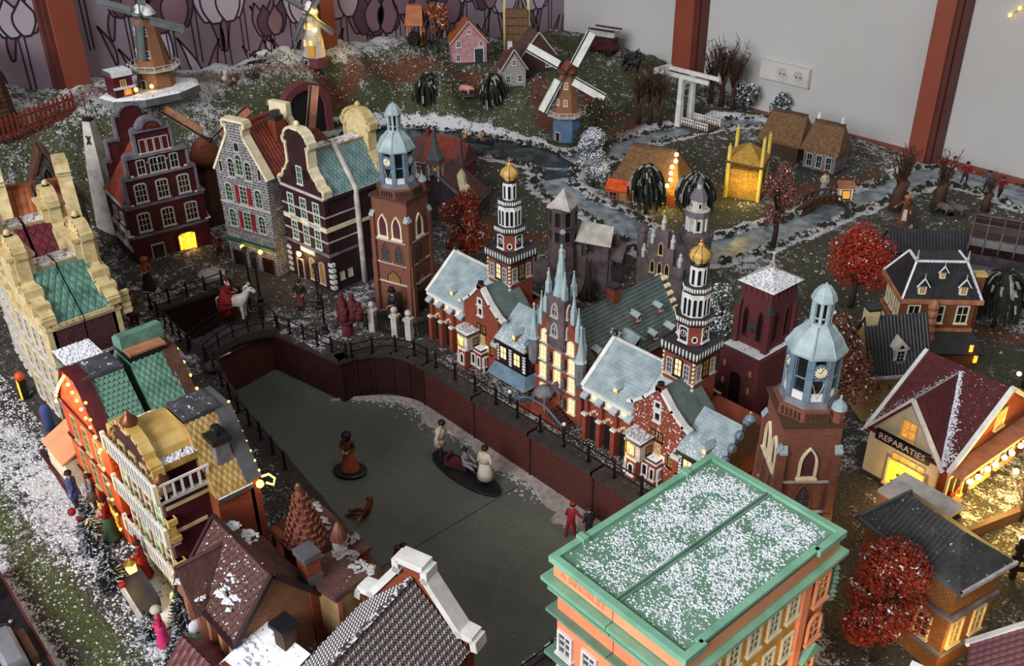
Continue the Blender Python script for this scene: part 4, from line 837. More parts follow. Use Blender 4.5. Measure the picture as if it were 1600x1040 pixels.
town_hall((-74.2, 80.8, 0), 'snow dusted brick town hall with gold onion tower beside the square red castle tower', True)
glow((-58, 77, 6), .012); glow((-99.5, 79, 5), .012); glow((-64.5, 77, 5), .015)
# ------------------------------------------------------------------ gothic city hall between them
t = thing('gothic_city_hall', 'gothic city hall with pale turquoise spires and a double flight of steps', 'city hall', (-80.7, 81.7, 0))
W = 4.6; YD = 21
b = MB(); b.prism([(-W, 0), (W, 0), (W, 10.5), (1.9, 17), (-1.9, 17), (-W, 10.5)], 'y', 0, 1.2); b.build('facade', 'brick_hall', t)
b = MB(); b.box(-W, W, 1.2, YD, 0, 7.2); b.prism([(-W, 7.2), (W, 7.2), (0, 14.2)], 'y', 1.2, YD); b.build('wall', 'brick_hall', t)
b = MB(); b.slab((W+.5, 1.2, 6.8), (W+.5, YD, 6.8), (0, YD, 14.6), (0, 1.2, 14.6), .35); b.slab((-W-.5, YD, 6.8), (-W-.5, 1.2, 6.8), (0, 1.2, 14.6), (0, YD, 14.6), .35); b.build('roof', 'grey_green_roof', t)
sl = hypot(W+.5, 7.8); tiles('course', ((W+.5, 1.2, 6.85), (0, 1, 0), (-(W+.5)/sl, 0, 7.8/sl)), .2, 0, YD-1.2, sl, 1, .55).build('roof_courses', 'grey_green_roof', t, kind='stuff')
b = MB(); b.box(-.15, .15, 1.2, YD, 14.5, 14.8); b.build('ridge', 'grey_green_roof', t)
q = MB(); q.box(-.7, .7, 10.2, 11.6, 13.4, 16.6); q.box(-.8, .8, 10.1, 11.7, 16.3, 16.7, 1); q.build('chimney', ['brick_hall', 'dark_grey'], t)
b = MB(); 
for i in range(8): zz = 7+i*1.0; xx = (W+.4)*(1-i/8.2); b.box(-xx, xx, YD, YD+.7, zz-1, zz+.1)
b.build('rear_step_gable', 'brick_hall', t)
for i in range(8):
    zz = 7.1+i*1.0; xx = (W+.4)*(1-i/8.2)
    for s in (-1, 1): q = MB(); q.box(-.42, .42, -.5, .5, 0, .25); q.prism([(-.42, .25), (.42, .25), (0, .55)], 'y', -.5, .5); q.build('step_stone', 'cream_pale', t, (s*(xx-.25), YD+.35, zz))
def rdorm(y, fz, s, m_='brick_hall'):
    x = (W+.5)*(1-(fz-6.8)/7.8); q = MB(); q.box(-1.2*s, .7*s, -.55*s, .55*s, -.4*s, .9*s); o = q.build('dormer', m_, t, (x, y, fz)); q = MB(); q.slab((1.1*s, -.8*s, .8*s), (1.1*s, .0, 1.35*s), (-1.6*s, 0, 1.55*s), (-1.6*s, -.8*s, 1.3*s), .12); q.slab((1.1*s, 0, 1.35*s), (1.1*s, .8*s, .8*s), (-1.6*s, .8*s, 1.3*s), (-1.6*s, 0, 1.55*s), .12); q.build('dormer_roof', 'pale_blue_roof', o); window(o, .7*s, 0, .1*s, .6*s, .7*s, 90, 'offwhite', 'glass_dark', 'sq', 2, 1, .1, .1)
for y, z, s in ((4.2, 9.6, .9), (8.4, 10.2, .95), (13.2, 11.2, .95), (18, 11.0, .9), (10.5, 8.6, 1.6), (15, 8.3, .9), (18.6, 8.0, 1), (5.2, 7.4, .8)): rdorm(y, z, s)
# front: grey central tower, spires and pinnacles
b = MB(); b.box(-1.6, 1.6, -.7, 1.4, 11.2, 19); b.box(-1.75, 1.75, -.85, 1.5, 18.6, 19.1); b.box(-1.7, 1.7, -.8, 1.4, 15.2, 15.5); b.box(-1.7, 1.7, -.8, 1.4, 12.6, 12.9); b.build('central_tower', 'mauve_stone', t)
for z in (13.2, 16.2): window(t, 0, -.7, z, .9, 1.8, 0, 'offwhite', 'glass_grey', 'point', 2, 2, .2, .2); window(t, 1.6, .3, z, .7, 1.8, 90, 'offwhite', 'glass_grey', 'point', 2, 2, .2, .2)
b = MB(); b.lathe([(1.15, 19), (.8, 20.5), (.5, 23.5), (.24, 25.2), (.35, 25.3), (.35, 25.5), (.15, 25.8), (.22, 26.1), (.05, 26.4)], 8, (0, .3), 0, pi/8); b.build('spire', 'copper_pale', t)
def pinn(x, y, z0, h, r=.32, m_='copper_pale'):
    q = MB(); q.box(-r, r, -r, r, 0, h*.45); q.lathe([(r*1.3, h*.45), (r*.9, h*.55), (.06, h)], 4, (0, 0), 0, pi/4)
    for k in range(4): q.ball((0, 0, h*(.55+.1*k)), r*(.95-.17*k), 5, 3)
    q.ball((0, 0, h), .16, 5, 3); q.build('pinnacle', m_, t, (x, y, z0))
for x, y, z, h in ((-1.5, -.5, 19, 3.6), (1.5, -.5, 19, 4), (-1.5, 1.2, 19, 3.4), (1.5, 1.2, 19, 3.6), (-2.6, .2, 15.5, 4.6), (2.6, .2, 15.5, 4.8), (-3.5, .2, 13.2, 5), (3.5, .2, 13.2, 5), (-4.4, .3, 11, 4.6), (4.4, .3, 11, 4.6), (-3.0, .9, 15.4, 5.4)): pinn(x, y, z, h)
q = MB(); q.ball((-3.0, .9, 20.9), .35, 8, 5); q.build('gilt_orb', 'brass', t)
for s in (-1, 1):    # round corner turrets
    q = MB(); q.lathe([(.35, 6.6), (.8, 7.4), (.85, 10.6), (.95, 10.8), (.7, 11.2), (.42, 12.6), (.12, 15.8), (.2, 16), (.05, 16.3)], 8, (s*(W-.1), -.3), 0, pi/8, ms=[1, 1, 1, 0, 0, 0, 0, 0]); q.build('corner_turret', ['copper_pale', 'grey_stone'], t)
for z in (4.6, 7.6, 10.6): q = MB(); q.box(-W, W, -.22, 0, z-.14, z+.14); q.build('string_course', 'grey_stone', t)
for z, h, xs in ((8.0, 2.1, (-2.8, 0, 2.8)), (5.0, 2.2, (-2.8, 0, 2.8)), (1.6, 2.2, (-2.8, 2.9)), (11.0, 1.8, (-2.5, 2.5))):
    for x in xs: window(t, x, -.05, z, 1.1, h, 0, 'cream_pale', 'lit_yellow', 'arch' if z > 10 else 'seg', 2, 3, .16, .18)
    for x in (-1.4, 1.4): q = MB(); q.lathe([(.1, 0), (.35, .4), (.25, 1.0), (.3, 1.3), (.08, 1.7)], 6); q.build('statue', 'mauve_stone', t, (x, -.4, z+.1))
q = MB(); q.prism([(-1.3, 4.0), (1.3, 4.0), (0, 5.6)], 'y', -.6, 0); q.build('porch_gable', 'mauve_stone', t); door(t, 0, -.1, 1.8, 1.3, 2.2, 0, 'mauve_stone', 'brick_rust', 'arch')
# porch canopy and steps
q = MB(); [q.lathe([(.14, 1.8), (.12, 3.6)], 6, (x, y)) for x in (-2.4, -.2) for y in (-2.4,)]; q.build('porch_posts', 'blue_grey', t, kind='stuff'); q = MB(); q.lathe([(1.5, 3.5), (1.5, 3.8), (.9, 4.4), (.2, 4.7)], 10, (-1.3, -1.4)); q.build('porch_canopy', 'grey_stone', t)
q = MB(); q.box(-2.8, .4, -2.8, 0, 0, 1.8); q.build('porch_platform', 'brick_hall', t)
for s, x0 in ((1, .4), (-1, -2.8)):
    for i in range(6): q = MB(); q.box(min(x0+s*i*.55, x0+s*(i+1)*.55), max(x0+s*i*.55, x0+s*(i+1)*.55), -2.6, -.5, 0, 1.55-i*.27); q.build('step', 'brick_brown', t)
    q = MB(); q.bar((x0, -2.8, 2.7), (x0+s*3.3, -2.8, 1.1), .16, .16); q.build('stair_rail', 'blue_grey', t)
    for i in range(7): q = MB(); q.bar((x0+s*i*.52, -2.8, 1.5-i*.25), (x0+s*i*.52, -2.8, 2.65-i*.25), .09, .09); q.build('baluster', 'blue_grey', t)
    q = MB(); q.prism([(x0, 0), (x0+s*3.4, 0), (x0, 1.8)], 'y', -3.0, -2.75); q.build('stair_wall', 'brick_hall', t)
    q = MB(); q.box(-.15, .15, -.15, .15, 0, 1.5); q.ball((0, 0, 1.8), .32, 8, 5, 1); q.build('globe_post', ['dark_grey', 'white_paint'], t, (x0+s*3.9, -3.0, 0))
q = MB(); q.bar((-2.8, -2.8, 2.7), (.4, -2.8, 2.7), .16, .16); q.build('stair_rail', 'blue_grey', t)
# ------------------------------------------------------------------ houses at the far end of the canal
def wrow(z, h, xs, ww, fr='white_paint', pa='glass_dark', kd='sq', nx=2, ny=3): return (z, h, xs, ww, fr, pa, kd, nx, ny)
gp = gable_steps(14.6, 11.9, [(6.2, 17.2), (5.2, 20.9), (3.0, 25.2)], 2.1)
t = row_house('step_gable_house', 'maroon step gable house with a warmly lit shop window and white bands', (-166.5, 65.4, 0), 84, 14.2, 11.5, 12.2, 21, 1.2, gp, wall='maroon_brick', trim='grey_stone', roof='red_tile', tile='pan', tsize=(.9, .9), ridge='dark_maroon', eave='offwhite',
    rows=(wrow(7.1, 3.2, (-.62, 0, .62), 1.9, 'offwhite', 'glass_brown', 'seg', 3, 3), wrow(12.6, 3.2, (-.55, 0, .55), 1.8, 'offwhite', 'glass_brown', 'seg', 3, 3), wrow(17.6, 2.5, (-.42, -.1, .1, .42), 1.25, 'offwhite', 'glass_dark', 'seg', 2, 2), wrow(21.3, 2.3, (-.28, -.09, .09, .28), .95, 'offwhite', 'maroon', 'sq', 1, 1)),
    bands=((5.9, .5, 'grey_stone'), (11.5, .5, 'grey_stone')), doors=((-.42, 2.1, 3.9, 'offwhite', 'dark_wood', 'arch'),))
window(t, 2.6, -.85, 1.2, 3.2, 3.6, 0, 'dark_maroon', 'lit_bright', 'seg', 1, 1, .3, .25, 'shop_window')
for z, hw in ((16.9, 6.5), (20.6, 5.5), (25, 3.3)): q = MB(); q.box(-hw, hw, -1.2, .7, z, z+.45); q.build('step_cornice', 'grey_stone', t)
for z, hw in ((6.4, 7.2), (12.1, 6.1), (17.4, 5.1), (21.1, 2.9)):
    for s in (-1, 1):
        q = MB(); q.box(s*hw-.5, s*hw+.5, -1.05, .5, z, z+.25); q.ball((s*(hw-.1), -.3, z+.9), .45, 8, 5); q.ball((s*(hw+.1), -.3, z+.5), .35, 8, 5); q.build('scroll_stone', 'white_paint', t)
    q = MB(); [q.ball((x, -1.0, z-1.6), .16, 5, 3) for x in (-hw*.6, 0, hw*.6) if z > 7]; 
    if q.v: q.build('wall_stud', 'offwhite', t, kind='stuff')
q = MB(); q.prism([(2.2*cos(a*.3), 25.4+1.9*sin(a*.3)) for a in range(11)], 'y', -1.3, 1.2); q.build('crest', 'grey_stone', t); q = MB(); q.prism([(1.6*cos(a*.3), 25.4+1.4*sin(a*.3)) for a in range(11)], 'y', -1.35, -1.2); q.build('crest_panel', 'maroon', t)
# date figures on the crest
def text(par, s, size, loc, face, m_, name='lettering', ext=.03):
    cu = bpy.data.curves.new('txt', 'FONT'); cu.body = s; cu.size = size*S; cu.extrude = ext*S; cu.align_x = 'CENTER'; cu.align_y = 'CENTER'; cu.resolution_u = 2
    o = bpy.data.objects.new(name, cu); C.objects.link(o); dg = bpy.context.evaluated_depsgraph_get(); me = bpy.data.meshes.new_from_object(o.evaluated_get(dg)); C.objects.unlink(o); bpy.data.objects.remove(o)
    me.materials.clear(); me.materials.append(M[m_]); p = put(name, me, par, loc); p.rotation_euler = (pi/2, 0, radians(face)); p['kind'] = 'stuff'; return p
text(t, '1721', .95, (0, -1.38, 26.0), 0, 'brass')
# the same gable once more at the back, and white lines over the roof
b = MB(); b.prism(([(-7.1, 0), (7.1, 0)]+gp[::-1]), 'y', 9.9, 11.2); b.build('rear_gable', 'maroon_brick', t); strip(gp, 9.7, 11.3, .4).build('rear_gable_trim', 'grey_stone', t)
for hw, z in ((-7.2, 6.2), (-7.2, 3.2)): q = MB(); q.box(hw-.12, hw+.2, .2, 9.8, z-.2, z+.7); q.build('side_band', 'white_paint', t)
for y, z in ((2.5, 3.6), (2.5, 8.2), (6.5, 8.2), (6.5, 3.6)): window(t, -7.1, y, z, 1.6, 1.9, 270, 'white_paint', 'white_paint' if z < 5 and y < 3 else 'maroon', 'seg', 2, 1, .2, .2)
glow((-163.5, 68.3, 2.6), .012); 
# grey stone warehouse
gp = gable_spout(12.2, 20.3, 24.3, 1.6, 28)
gp[1:1] = []; gp = [(-6.1, 18.6), (-1.7, 25.6), (-1.7, 27.3), (-2.3, 27.4), (-2.3, 28), (2.3, 28), (2.3, 27.4), (1.7, 27.3), (1.7, 25.6), (6.1, 18.6)]
t = row_house('stone_warehouse', 'grey stone warehouse with red shutters and red tiled roof', (-151.2, 74.4, 0), 16, 11.8, 11, 18.6, 27, .6, gp, wall='stone_grey', trim='cream_pale', roof='red_tile', tile='pan', tsize=(.75, .9), ridge='red_tile', eave='grey_stone',
    rows=(wrow(18.0, 3.2, (-.34, .34), 1.3, 'offwhite', 'glass_dark', 'arch', 2, 4), wrow(18.6, 3.6, (0,), 1.4, 'offwhite', 'glass_green', 'arch', 2, 4), wrow(22.9, 1.5, (0,), 1.0, 'offwhite', 'glass_dark', 'arch', 1, 1), wrow(13.2, 3.2, (-.6, .6), 1.4, 'offwhite', 'glass_green', 'arch', 2, 4), wrow(13.2, 3.2, (0,), 1.5, 'offwhite', 'glass_green', 'sq', 2, 4), wrow(8.3, 3.2, (-.6, .6), 1.4, 'offwhite', 'glass_green', 'arch', 2, 4), wrow(8.3, 3.2, (0,), 1.5, 'offwhite', 'glass_green', 'sq', 2, 4), wrow(18.4, 2, (-.78, .78), .6, 'offwhite', 'glass_dark', 'arch', 1, 1)),
    bands=((7.3, .4, 'grey_stone'), (12.6, .25, 'offwhite')), doors=((.0, 1.6, 3.6, 'grey_stone', 'dark_wood', 'sq'), (-.62, 2.4, 3.2, 'brown_wood', 'glass_brown', 'sq'), (.62, 2.4, 3.2, 'brown_wood', 'glass_brown', 'sq')))
for z in (13.2, 8.3):
    for s in (-1, 1): q = MB(); q.box(s*1.4-.45, s*1.4+.45, -.98, -.78, z, z+3.2); q.build('shutter', 'shutter_red', t)
q = MB(); q.prism([(-2.1, 25.6), (2.1, 25.6), (2.1, 28.6), (-2.1, 28.6)], 'y', 10, 11.2); q.build('rear_gable', 'cream_pale', t); strip([(-6.1, 18.6), (-1.7, 25.6), (1.7, 25.6), (6.1, 18.6)], 10, 11.3, .6).build('rear_trim', 'cream_pale', t)
q = MB(); q.box(1.6, 3.4, 5.6, 7.4, 23, 27.2); q.box(1.4, 3.6, 5.4, 7.6, 27.0, 27.6, 1); q.lathe([(.35, 27.6), (.35, 28.4)], 8, (2.2, 6.5), 1); q.lathe([(.35, 27.6), (.35, 28.4)], 8, (2.9, 6.5), 1); q.build('chimney', ['brick_rust', 'dark_grey'], t)
q = MB(); q.box(-5.9, 5.9, -1.6, -.8, 5.4, 5.8); q.build('shop_fascia', 'door_green', t)
for x in (-1.2, 3.2): q = MB(); q.ball((x, -2.0, 5.0), .42, 8, 5); q.build('lantern', 'bulb_soft', t)
glow((-146.5, 73.5, 4.8), .008); glow((-150.5, 72, 4.8), .006)
# brown house pair with cream neck gables
gp = gable_neck(11.8, 18.0, 22.3, 2.7, 26.8)
t = row_house('neck_gable_house', 'dark brown neck gable house with green window panes and white quoins', (-139.2, 79.2, 0), 5, 11.8, 5.6, 17.6, 24.3, 2.0, gp, wall='dark_maroon', trim='cream_pale', roof='teal_diamond', tile='diamond', tsize=(.75, .7), ridge='ridge_beige_snow', eave='dark_maroon', finial='cream_pale', gwall='dark_maroon',
    rows=(wrow(12.7, 3.6, (-.6, 0, .6), 1.35, 'white_paint', 'glass_green', 'sq', 2, 4), wrow(8.0, 3.3, (-.55, 0, .55), 1.35, 'white_paint', 'glass_green', 'sq', 2, 4), wrow(19.0, 3.0, (0,), 1.2, 'white_paint', 'glass_green', 'sq', 2, 3), wrow(1.2, 4.0, (.1, .55), 1.3, 'offwhite', 'lit_dim', 'arch', 1, 1), wrow(20.4, 1.2, (-.28, .28), .9, 'dark_maroon', 'glass_brown', 'sq', 1, 1)),
    bands=((17.4, .45, 'offwhite'), (11.6, .8, 'cream_pale'), (7.0, .5, 'grey_stone'), (14.2, .22, 'offwhite'), (9.6, .22, 'offwhite')), doors=((-.5, 1.6, 4.0, 'offwhite', 'glass_brown', 'arch'),))
q = MB(); [q.box(s*5.9-.55, s*5.9+.55, -1.0, -.2, .9+k*1.1, 1.5+k*1.1) for k in range(5) for s in (-1, 1)]; q.build('quoins', 'white_paint', t, kind='stuff')
q = MB(); q.box(-2, 2, -1.15, -.85, 6.2, 7.0); q.build('name_board', 'white_paint', t)
for x, z in ((5.9, 2.4), (5.9, 2.4)): pass
for y in (1.4, 3.2): window(t, 5.9, y, 2.2, .8, 1.3, 90, 'offwhite', 'cream_pale', 'sq', 1, 1)
q = MB(); q.box(1.1, 4.2, -1.0, -.85, 11.75, 12.3); q.box(-4, -1.2, -1.0, -.85, 11.75, 12.3); q.build('sign_panel', 'white_paint', t)
q = MB(); q.ball((-1.9, -1.7, 5.6), .42, 8, 5); q.build('lantern', 'bulb', t); q = MB(); q.ball((-2.4, -1.6, 5.7), .3, 8, 5); q.build('red_lamp', 'lit_bright', t); glow((-140.5, 76.6, 5.2), .03)
gp2 = gable_neck(11.8, 18.0, 22.3, 2.9, 27.2)
t2 = row_house('neck_gable_house', 'cream neck gable house back to back behind the dark brown one', (-139.6, 91.2, 0), 185, 11.8, 5.9, 17.6, 24.3, 2.6, gp2, wall='dark_maroon', trim='cream', roof='teal_diamond', tile='diamond', tsize=(.75, .7), ridge='ridge_beige_snow', eave='dark_maroon', gwall='cream', finial='cream', bands=((17.4, .45, 'offwhite'), (11.6, .6, 'cream_pale')), rows=(wrow(12.7, 3.4, (-.6, 0, .6), 1.3), wrow(19, 2.8, (0,), 1.2)))
tb = MB(); tb.tube([(1.2, 5.8, 24.9), (3.4, 5.8, 21.9), (6.2, 5.8, 18.2), (6.35, 5.8, 12), (6.4, 5.8, 5), (6.5, 5.7, .3)], .5, 8); tag(tb.build('rain_pipe', 'offwhite', None, (-139.2, 79.2, 0), radians(5)), 'pale plastic tube hanging down beside the left church tower', 'pipe')
# ------------------------------------------------------------------ the row of houses on the left canal bank, pairs back to back
CR = 'cream'
# fifth pair, nearest
def profile_house(name, label, loc, rz, w, d, prof, wall, cap, caps_from, bands=()):
    t = thing(name, label, 'house', loc, rz); return t
t = thing('balcony_house', 'maroon house with gold arched gable and three white balconies', 'house', (-88.3, 26.7, -1)); a = 6.1; D = 4.3
b = MB(); b.box(-a, a, 0, D, 0, 17.0); b.box(-4.4, 4.4, .0, D, 17, 19.4); b.build('wall', 'maroon_brick', t)
b = MB(); b.prism([(-3.9, 19.3), (3.9, 19.3)]+[(3.9*cos(k*pi/8), 19.4+2.0*sin(k*pi/8)) for k in range(9)], 'y', -.3, D); b.build('barrel_cap', 'gold_paint', t)
b = MB(); b.box(-5.2, 5.2, -.2, D, 18.5, 19.4); b.build('gold_ledge', 'gold_snow', t)
f = MB(); fp = [(-a, 0), (a, 0), (a, 16.8), (4.6, 17.2), (4.6, 18.5), (5.2, 18.6), (5.2, 19.4), (3.9, 19.6)]+[(3.9*cos(k*pi/8), 19.6+2.2*sin(k*pi/8)) for k in range(1, 8)]+[(-3.9, 19.6), (-5.2, 19.4), (-5.2, 18.6), (-4.6, 18.5), (-4.6, 17.2), (-a, 16.8)]
f.prism(fp, 'y', -.7, 0); f.build('facade', 'maroon_brick', t); strip(fp[2:][::-1], -1.0, .3, .5).build('gable_trim', 'gold_paint', t)
for x in (0, 5.4, -5.4): q = MB(); q.frus(0, 0, 0, .5, .8, .8, .5, .5); q.lathe([(.35, .4), (.9, .9), (.95, 1.3), (.4, 1.8), (.3, 2.1), (.12, 2.5)], 10, (0, 0), 1, 0, True); q.build('urn', ['gold_paint', 'copper'], t, (x*1.0, -.3, 21.5 if x == 0 else 17.0))
for z in (4.6, 10.4, 16.2):
    q = MB(); q.box(-a-.3, a+.4, -1.5, 0, z-.35, z); q.box(a-.1, a+.5, -1.5, D+.2, z-.35, z) if z > 16 else None; q.build('balcony_slab', 'offwhite', t)
    q = MB(); q.box(-a-.3, a+.4, -1.55, -1.3, z+1.8, z+2.05); q.build('balcony_rail', 'white_paint', t)
    bm_ = MB(); bm_.box(-.12, .12, -.09, .09, 0, 1.8); bm_ = bm_.mesh('baluster', ['white_paint'])
    for i in range(17): put('baluster', bm_, t, (-a-.1+(2*a+.3)*i/16, -1.42, z))
    if z > 16:
        q = MB(); q.box(a+.3, a+.5, -1.5, D+.2, z+1.8, z+2.05); q.build('balcony_rail', 'white_paint', t)
        for i in range(7): put('baluster', bm_, t, (a+.4, -1.4+(D+1.4)*i/6, z), pi/2)
    q = MB(); q.box(-.25, .25, -.22, .22, 0, 2.3); 
    pm = q.mesh('corner_post', ['cream_pale'])
    for x in (-a-.2, a+.35): put('corner_post', pm, t, (x, -1.42, z))
q = MB(); q.bar((a+.5, -1.9, 6.5), (a+.5, -1.9, 4.9), .2, .2); q.bar((a+.4, -1.9, 6.55), (a+.4, 1.2, 6.55), .16, .16); [q.bar((a+.4, -1.9+k*.75, 4.6), (a+.4, -1.9+k*.75, 6.5), .16, .16) for k in range(4)]; q.build('lower_side_rail', 'white_paint', t)
for z in (.6, 6.0, 11.7):
    for x in (-.7, -.24, .24, .7): window(t, x*a, -.7, z, 1.3, 3.4 if z > 1 else 3.2, 0, 'cream_pale', 'copper_green' if (int(x*10)+int(z)) % 2 == 0 else 'maroon', 'sq', 1, 3, .28, .2)
for x in (-.45, 0, .45): window(t, x*a, -.7, 17.2, 1.2, 1.2, 0, 'cream', 'maroon', 'sq', 1, 1, .25, .2)
for k, z in enumerate((13.3, 7.6)): q = MB(); q.box(a-.2, a+.5, -.9, -.2, z-2.6, z+.4); q.box(a-.2, a+.8, -1, .0, z-.3, z+.4); q.box(a-.2, a+.7, -1, .1, z-2.6, z-2.0); q.build('bracket', 'gold_paint', t)
q = MB(); q.box(a, a+.15, -.6, D*.8, 11.3, 11.7); q.box(a, a+.15, -.6, D, 14.6, 15.0); q.build('side_band', 'cream', t)
flakes(t, 'snow', lambda: (rnd.uniform(4.0, 5.2), rnd.uniform(0, D), 19.42), 140, (.1, .28))
for i in range(9): q = MB(); q.ball((-a-.3, -2.2, 5+i*2.2), .18, 6, 4); q.build('string_bulb', 'bulb_soft', t)
q = MB(); q.ball((a+.9, -2.0, 4.2), .7, 8, 5); q.build('lantern', 'bulb_soft', t)
glow((-81, 24.2, 4.4), .01); glow((-95.6, 23.6, 12), .01); glow((-95.8, 23.8, 19), .012)
t = row_house('row_house', 'house with beige scale roof, grey chimney and rust brick side wall', (-87.0, 35.0, 0), 180, 13.4, 4.2, 13.6, 21.0, 3.8, [(-6.7, 13.9), (-2.2, 20.9), (2.2, 20.9), (6.7, 13.9)], wall='brick_rust', trim='mid_grey', tt=.25, roof='beige_tile', tile='scale', tsize=(.62, .62), ridge='ridge_snow', eave='slab_snow', each='scale', tmats=['beige_tile'], rows=(wrow(2, 3, (-.5, 0, .5), 1.4), wrow(7, 3, (-.5, 0, .5), 1.4)))
q = MB(); q.frus(-4.2, 1.9, 14.6, 19, 1.0, .85, .95, .8); q.box(-5.4, -3, .8, 3, 18.9, 19.5, 1); q.lathe([(.4, 19.5), (.45, 19.9), (.25, 20), (.6, 20.3), (.5, 20.6), (.15, 20.7)], 10, (-4.2, 1.9), 1); q.build('chimney', ['grey_stone', 'black_paint'], t)
for i in range(8): q = MB(); q.ball((-2-i*.65, -1.0, 21.2-i*.95), .15, 6, 4); q.build('string_bulb', 'bulb_soft', t)
q = MB(); q.tube([(-6.9, -1, 13.9), (-7.4, -1.6, 14.2), (-7.9, -2.0, 13.7), (-8.2, -1.6, 13.2), (-7.8, -1.0, 13.6)], .12, 5); q.ball((-7.3, -.5, 13.4), .45, 8, 5); q.build('wire_lamp', 'bulb_soft', t); glow((-79.2, 35.8, 13.4), .008)
q = MB(); q.box(-8.2, -6.8, 2.8, 4.2, 8.6, 10.4); q.build('side_chimney', 'dark_grey', t)
# fourth pair: orange house and its green roofed twin
gp = [(-6.8, 15.2), (-2.3, 21.6), (-1.6, 21.8), (1.6, 21.8), (2.3, 21.4), (6.8, 15.2)]
t = row_house('row_house', 'orange house with string lights and green scale roof', (-102.6, 26.4, -1), 0, 13.6, 4.6, 15.6, 21.6, 3.8, gp, wall='orange_brick', trim='maroon', tt=.25, roof='green_roof', tile='scale', tsize=(.62, .6), ridge='ridge_snow', eave='slab_snow', gwall='orange_brick', each='scale', tmats=['green_roof'],
    rows=(wrow(11, 3.4, (-.5, 0, .5), 1.3, 'cream', 'glass_brown', 'sq', 2, 3), wrow(6, 3.4, (-.5, 0, .5), 1.3, 'cream', 'glass_brown', 'sq', 2, 3), wrow(1, 3.4, (-.45, .45), 2.2, 'yellow_wall', 'lit_bright', 'sq', 3, 2)), bands=((5.2, .35, 'maroon'), (10.2, .35, 'maroon'), (15.6, .3, 'maroon')))
q = MB(); [q.box(6.8, 7.0, -.7+j*.9, -.1+j*.9, 9+k*.8, 9.5+k*.8) for k in range(8) for j in range(3)]; q.build('proud_bricks', 'orange_brick', t, kind='stuff')
q = MB(); q.box(-1.95, 1.95, .1, 4.4, 20.6, 21.4); q.build('clerestory', 'orange_brick', t)
for i in range(17):
    s = -6.6+13.2*i/16; z = 15.4+6.6*(1-abs(s)/6.6)**.8; q = MB(); q.ball((s, -1.35, z), .2, 6, 4); q.build('string_bulb', 'bulb' if i % 3 == 0 else 'bulb_soft', t)
glow((-104, 24.0, 17), .02); glow((-98, 24.0, 13), .02); glow((-100, 22.8, 3), .015)
t = row_house('row_house', 'twin house with plain green scale roof and green rounded ridge', (-102.8, 36.4, -1.2), 180, 13.2, 4.5, 15.8, 22.2, 4.2, [(-6.6, 15.6), (-2.3, 22), (2.3, 22), (6.6, 15.6)], wall='brick_rust', trim='brown_wood', tt=.2, roof='green_roof', tile='scale', tsize=(.62, .6), ridge='black_paint', eave='brown_wood', each='scale', tmats=['green_roof'], rows=(wrow(2, 3, (-.5, 0, .5), 1.4), wrow(7, 3, (-.5, 0, .5), 1.4)))
q = MB(); q.prism([(2.4, 22.4), (2.4, 23.4), (1.2, 24.3), (-.3, 24.5), (-.3, 22.4)], 'y', -.6, 4.5); q.build('ridge_roll', 'green_roof', t); q = MB(); q.box(-2.15, -.35, 0, 4.4, 22.5, 22.9); q.build('light_strip', 'tan_wall', t)
for i in range(5): q = MB(); q.ball((-2+-i*1.2, -1.2, 21.4-i*1.3), .2, 6, 4); q.build('string_bulb', 'bulb_soft', t)
b = MB(); b.box(-2.8, 2.8, -2.2, 2.2, 0, 14.6); b.box(-3, 3, -2.4, 2.4, 14.6, 15.3, 1); o = b.build('flat_roof_annex', ['copper_green_dark', 'slab_snow'], None, (-116.6, 31, 0)); tag(o, 'low flat roofed grey green block heaped with snow between two houses', 'building'); flakes(o, 'snow', lambda: (rnd.uniform(-2.9, 2.9), rnd.uniform(-2.3, 2.3), 15.3), 420, (.12, .32))
b = MB(); b.box(-3, 3, -2, 2, 0, 11.6); b.box(-3.3, 3.3, -2.3, 2.3, 11.6, 12.2, 1); o = b.build('flat_roof_annex', ['dark_stone', 'slab_snow'], None, (-115.4, 36.6, 0)); tag(o, 'lower dark snow covered block beside the grey green block', 'building'); flakes(o, 'snow', lambda: (rnd.uniform(-3.2, 3.2), rnd.uniform(-2.2, 2.2), 12.2), 420, (.12, .32))
# third pair: green diamond roofs
def dia(label, loc, rz, w, d, he, hr, m_, wl='brick_maroon', cap=3.0, each='diamond', ts=(.95, .85), top=28.5, tr=CR):
    return row_house('row_house', label, loc, rz, w, d, he, hr, cap, gable_neck(w, he+.4, he+4.4, 2.0, top), wall=wl, trim=tr, roof=m_, tile='diamond', tsize=ts, ridge='ridge_beige_snow', eave='cream', gwall=tr, finial=tr, each=each, tmats=[m_], gt=1.0, tt=.5,
        rows=(wrow(1, 3.6, (-.6, -.2, .2, .6), 1.2, 'white_paint', 'maroon', 'sq', 2, 3), wrow(6.6, 3.4, (-.6, -.2, .2, .6), 1.2, 'white_paint', 'maroon', 'sq', 2, 3), wrow(12, 3.2, (-.6, -.2, .2, .6), 1.2, 'white_paint', 'maroon', 'sq', 2, 3), wrow(he+2.4, 2.6, (-.15, .15), 1.1, 'white_paint', 'maroon', 'sq', 1, 2)), bands=((5.6, .4, 'offwhite'), (11.0, .4, 'offwhite'), (he-.9, .4, 'cream')))
_dia = dia
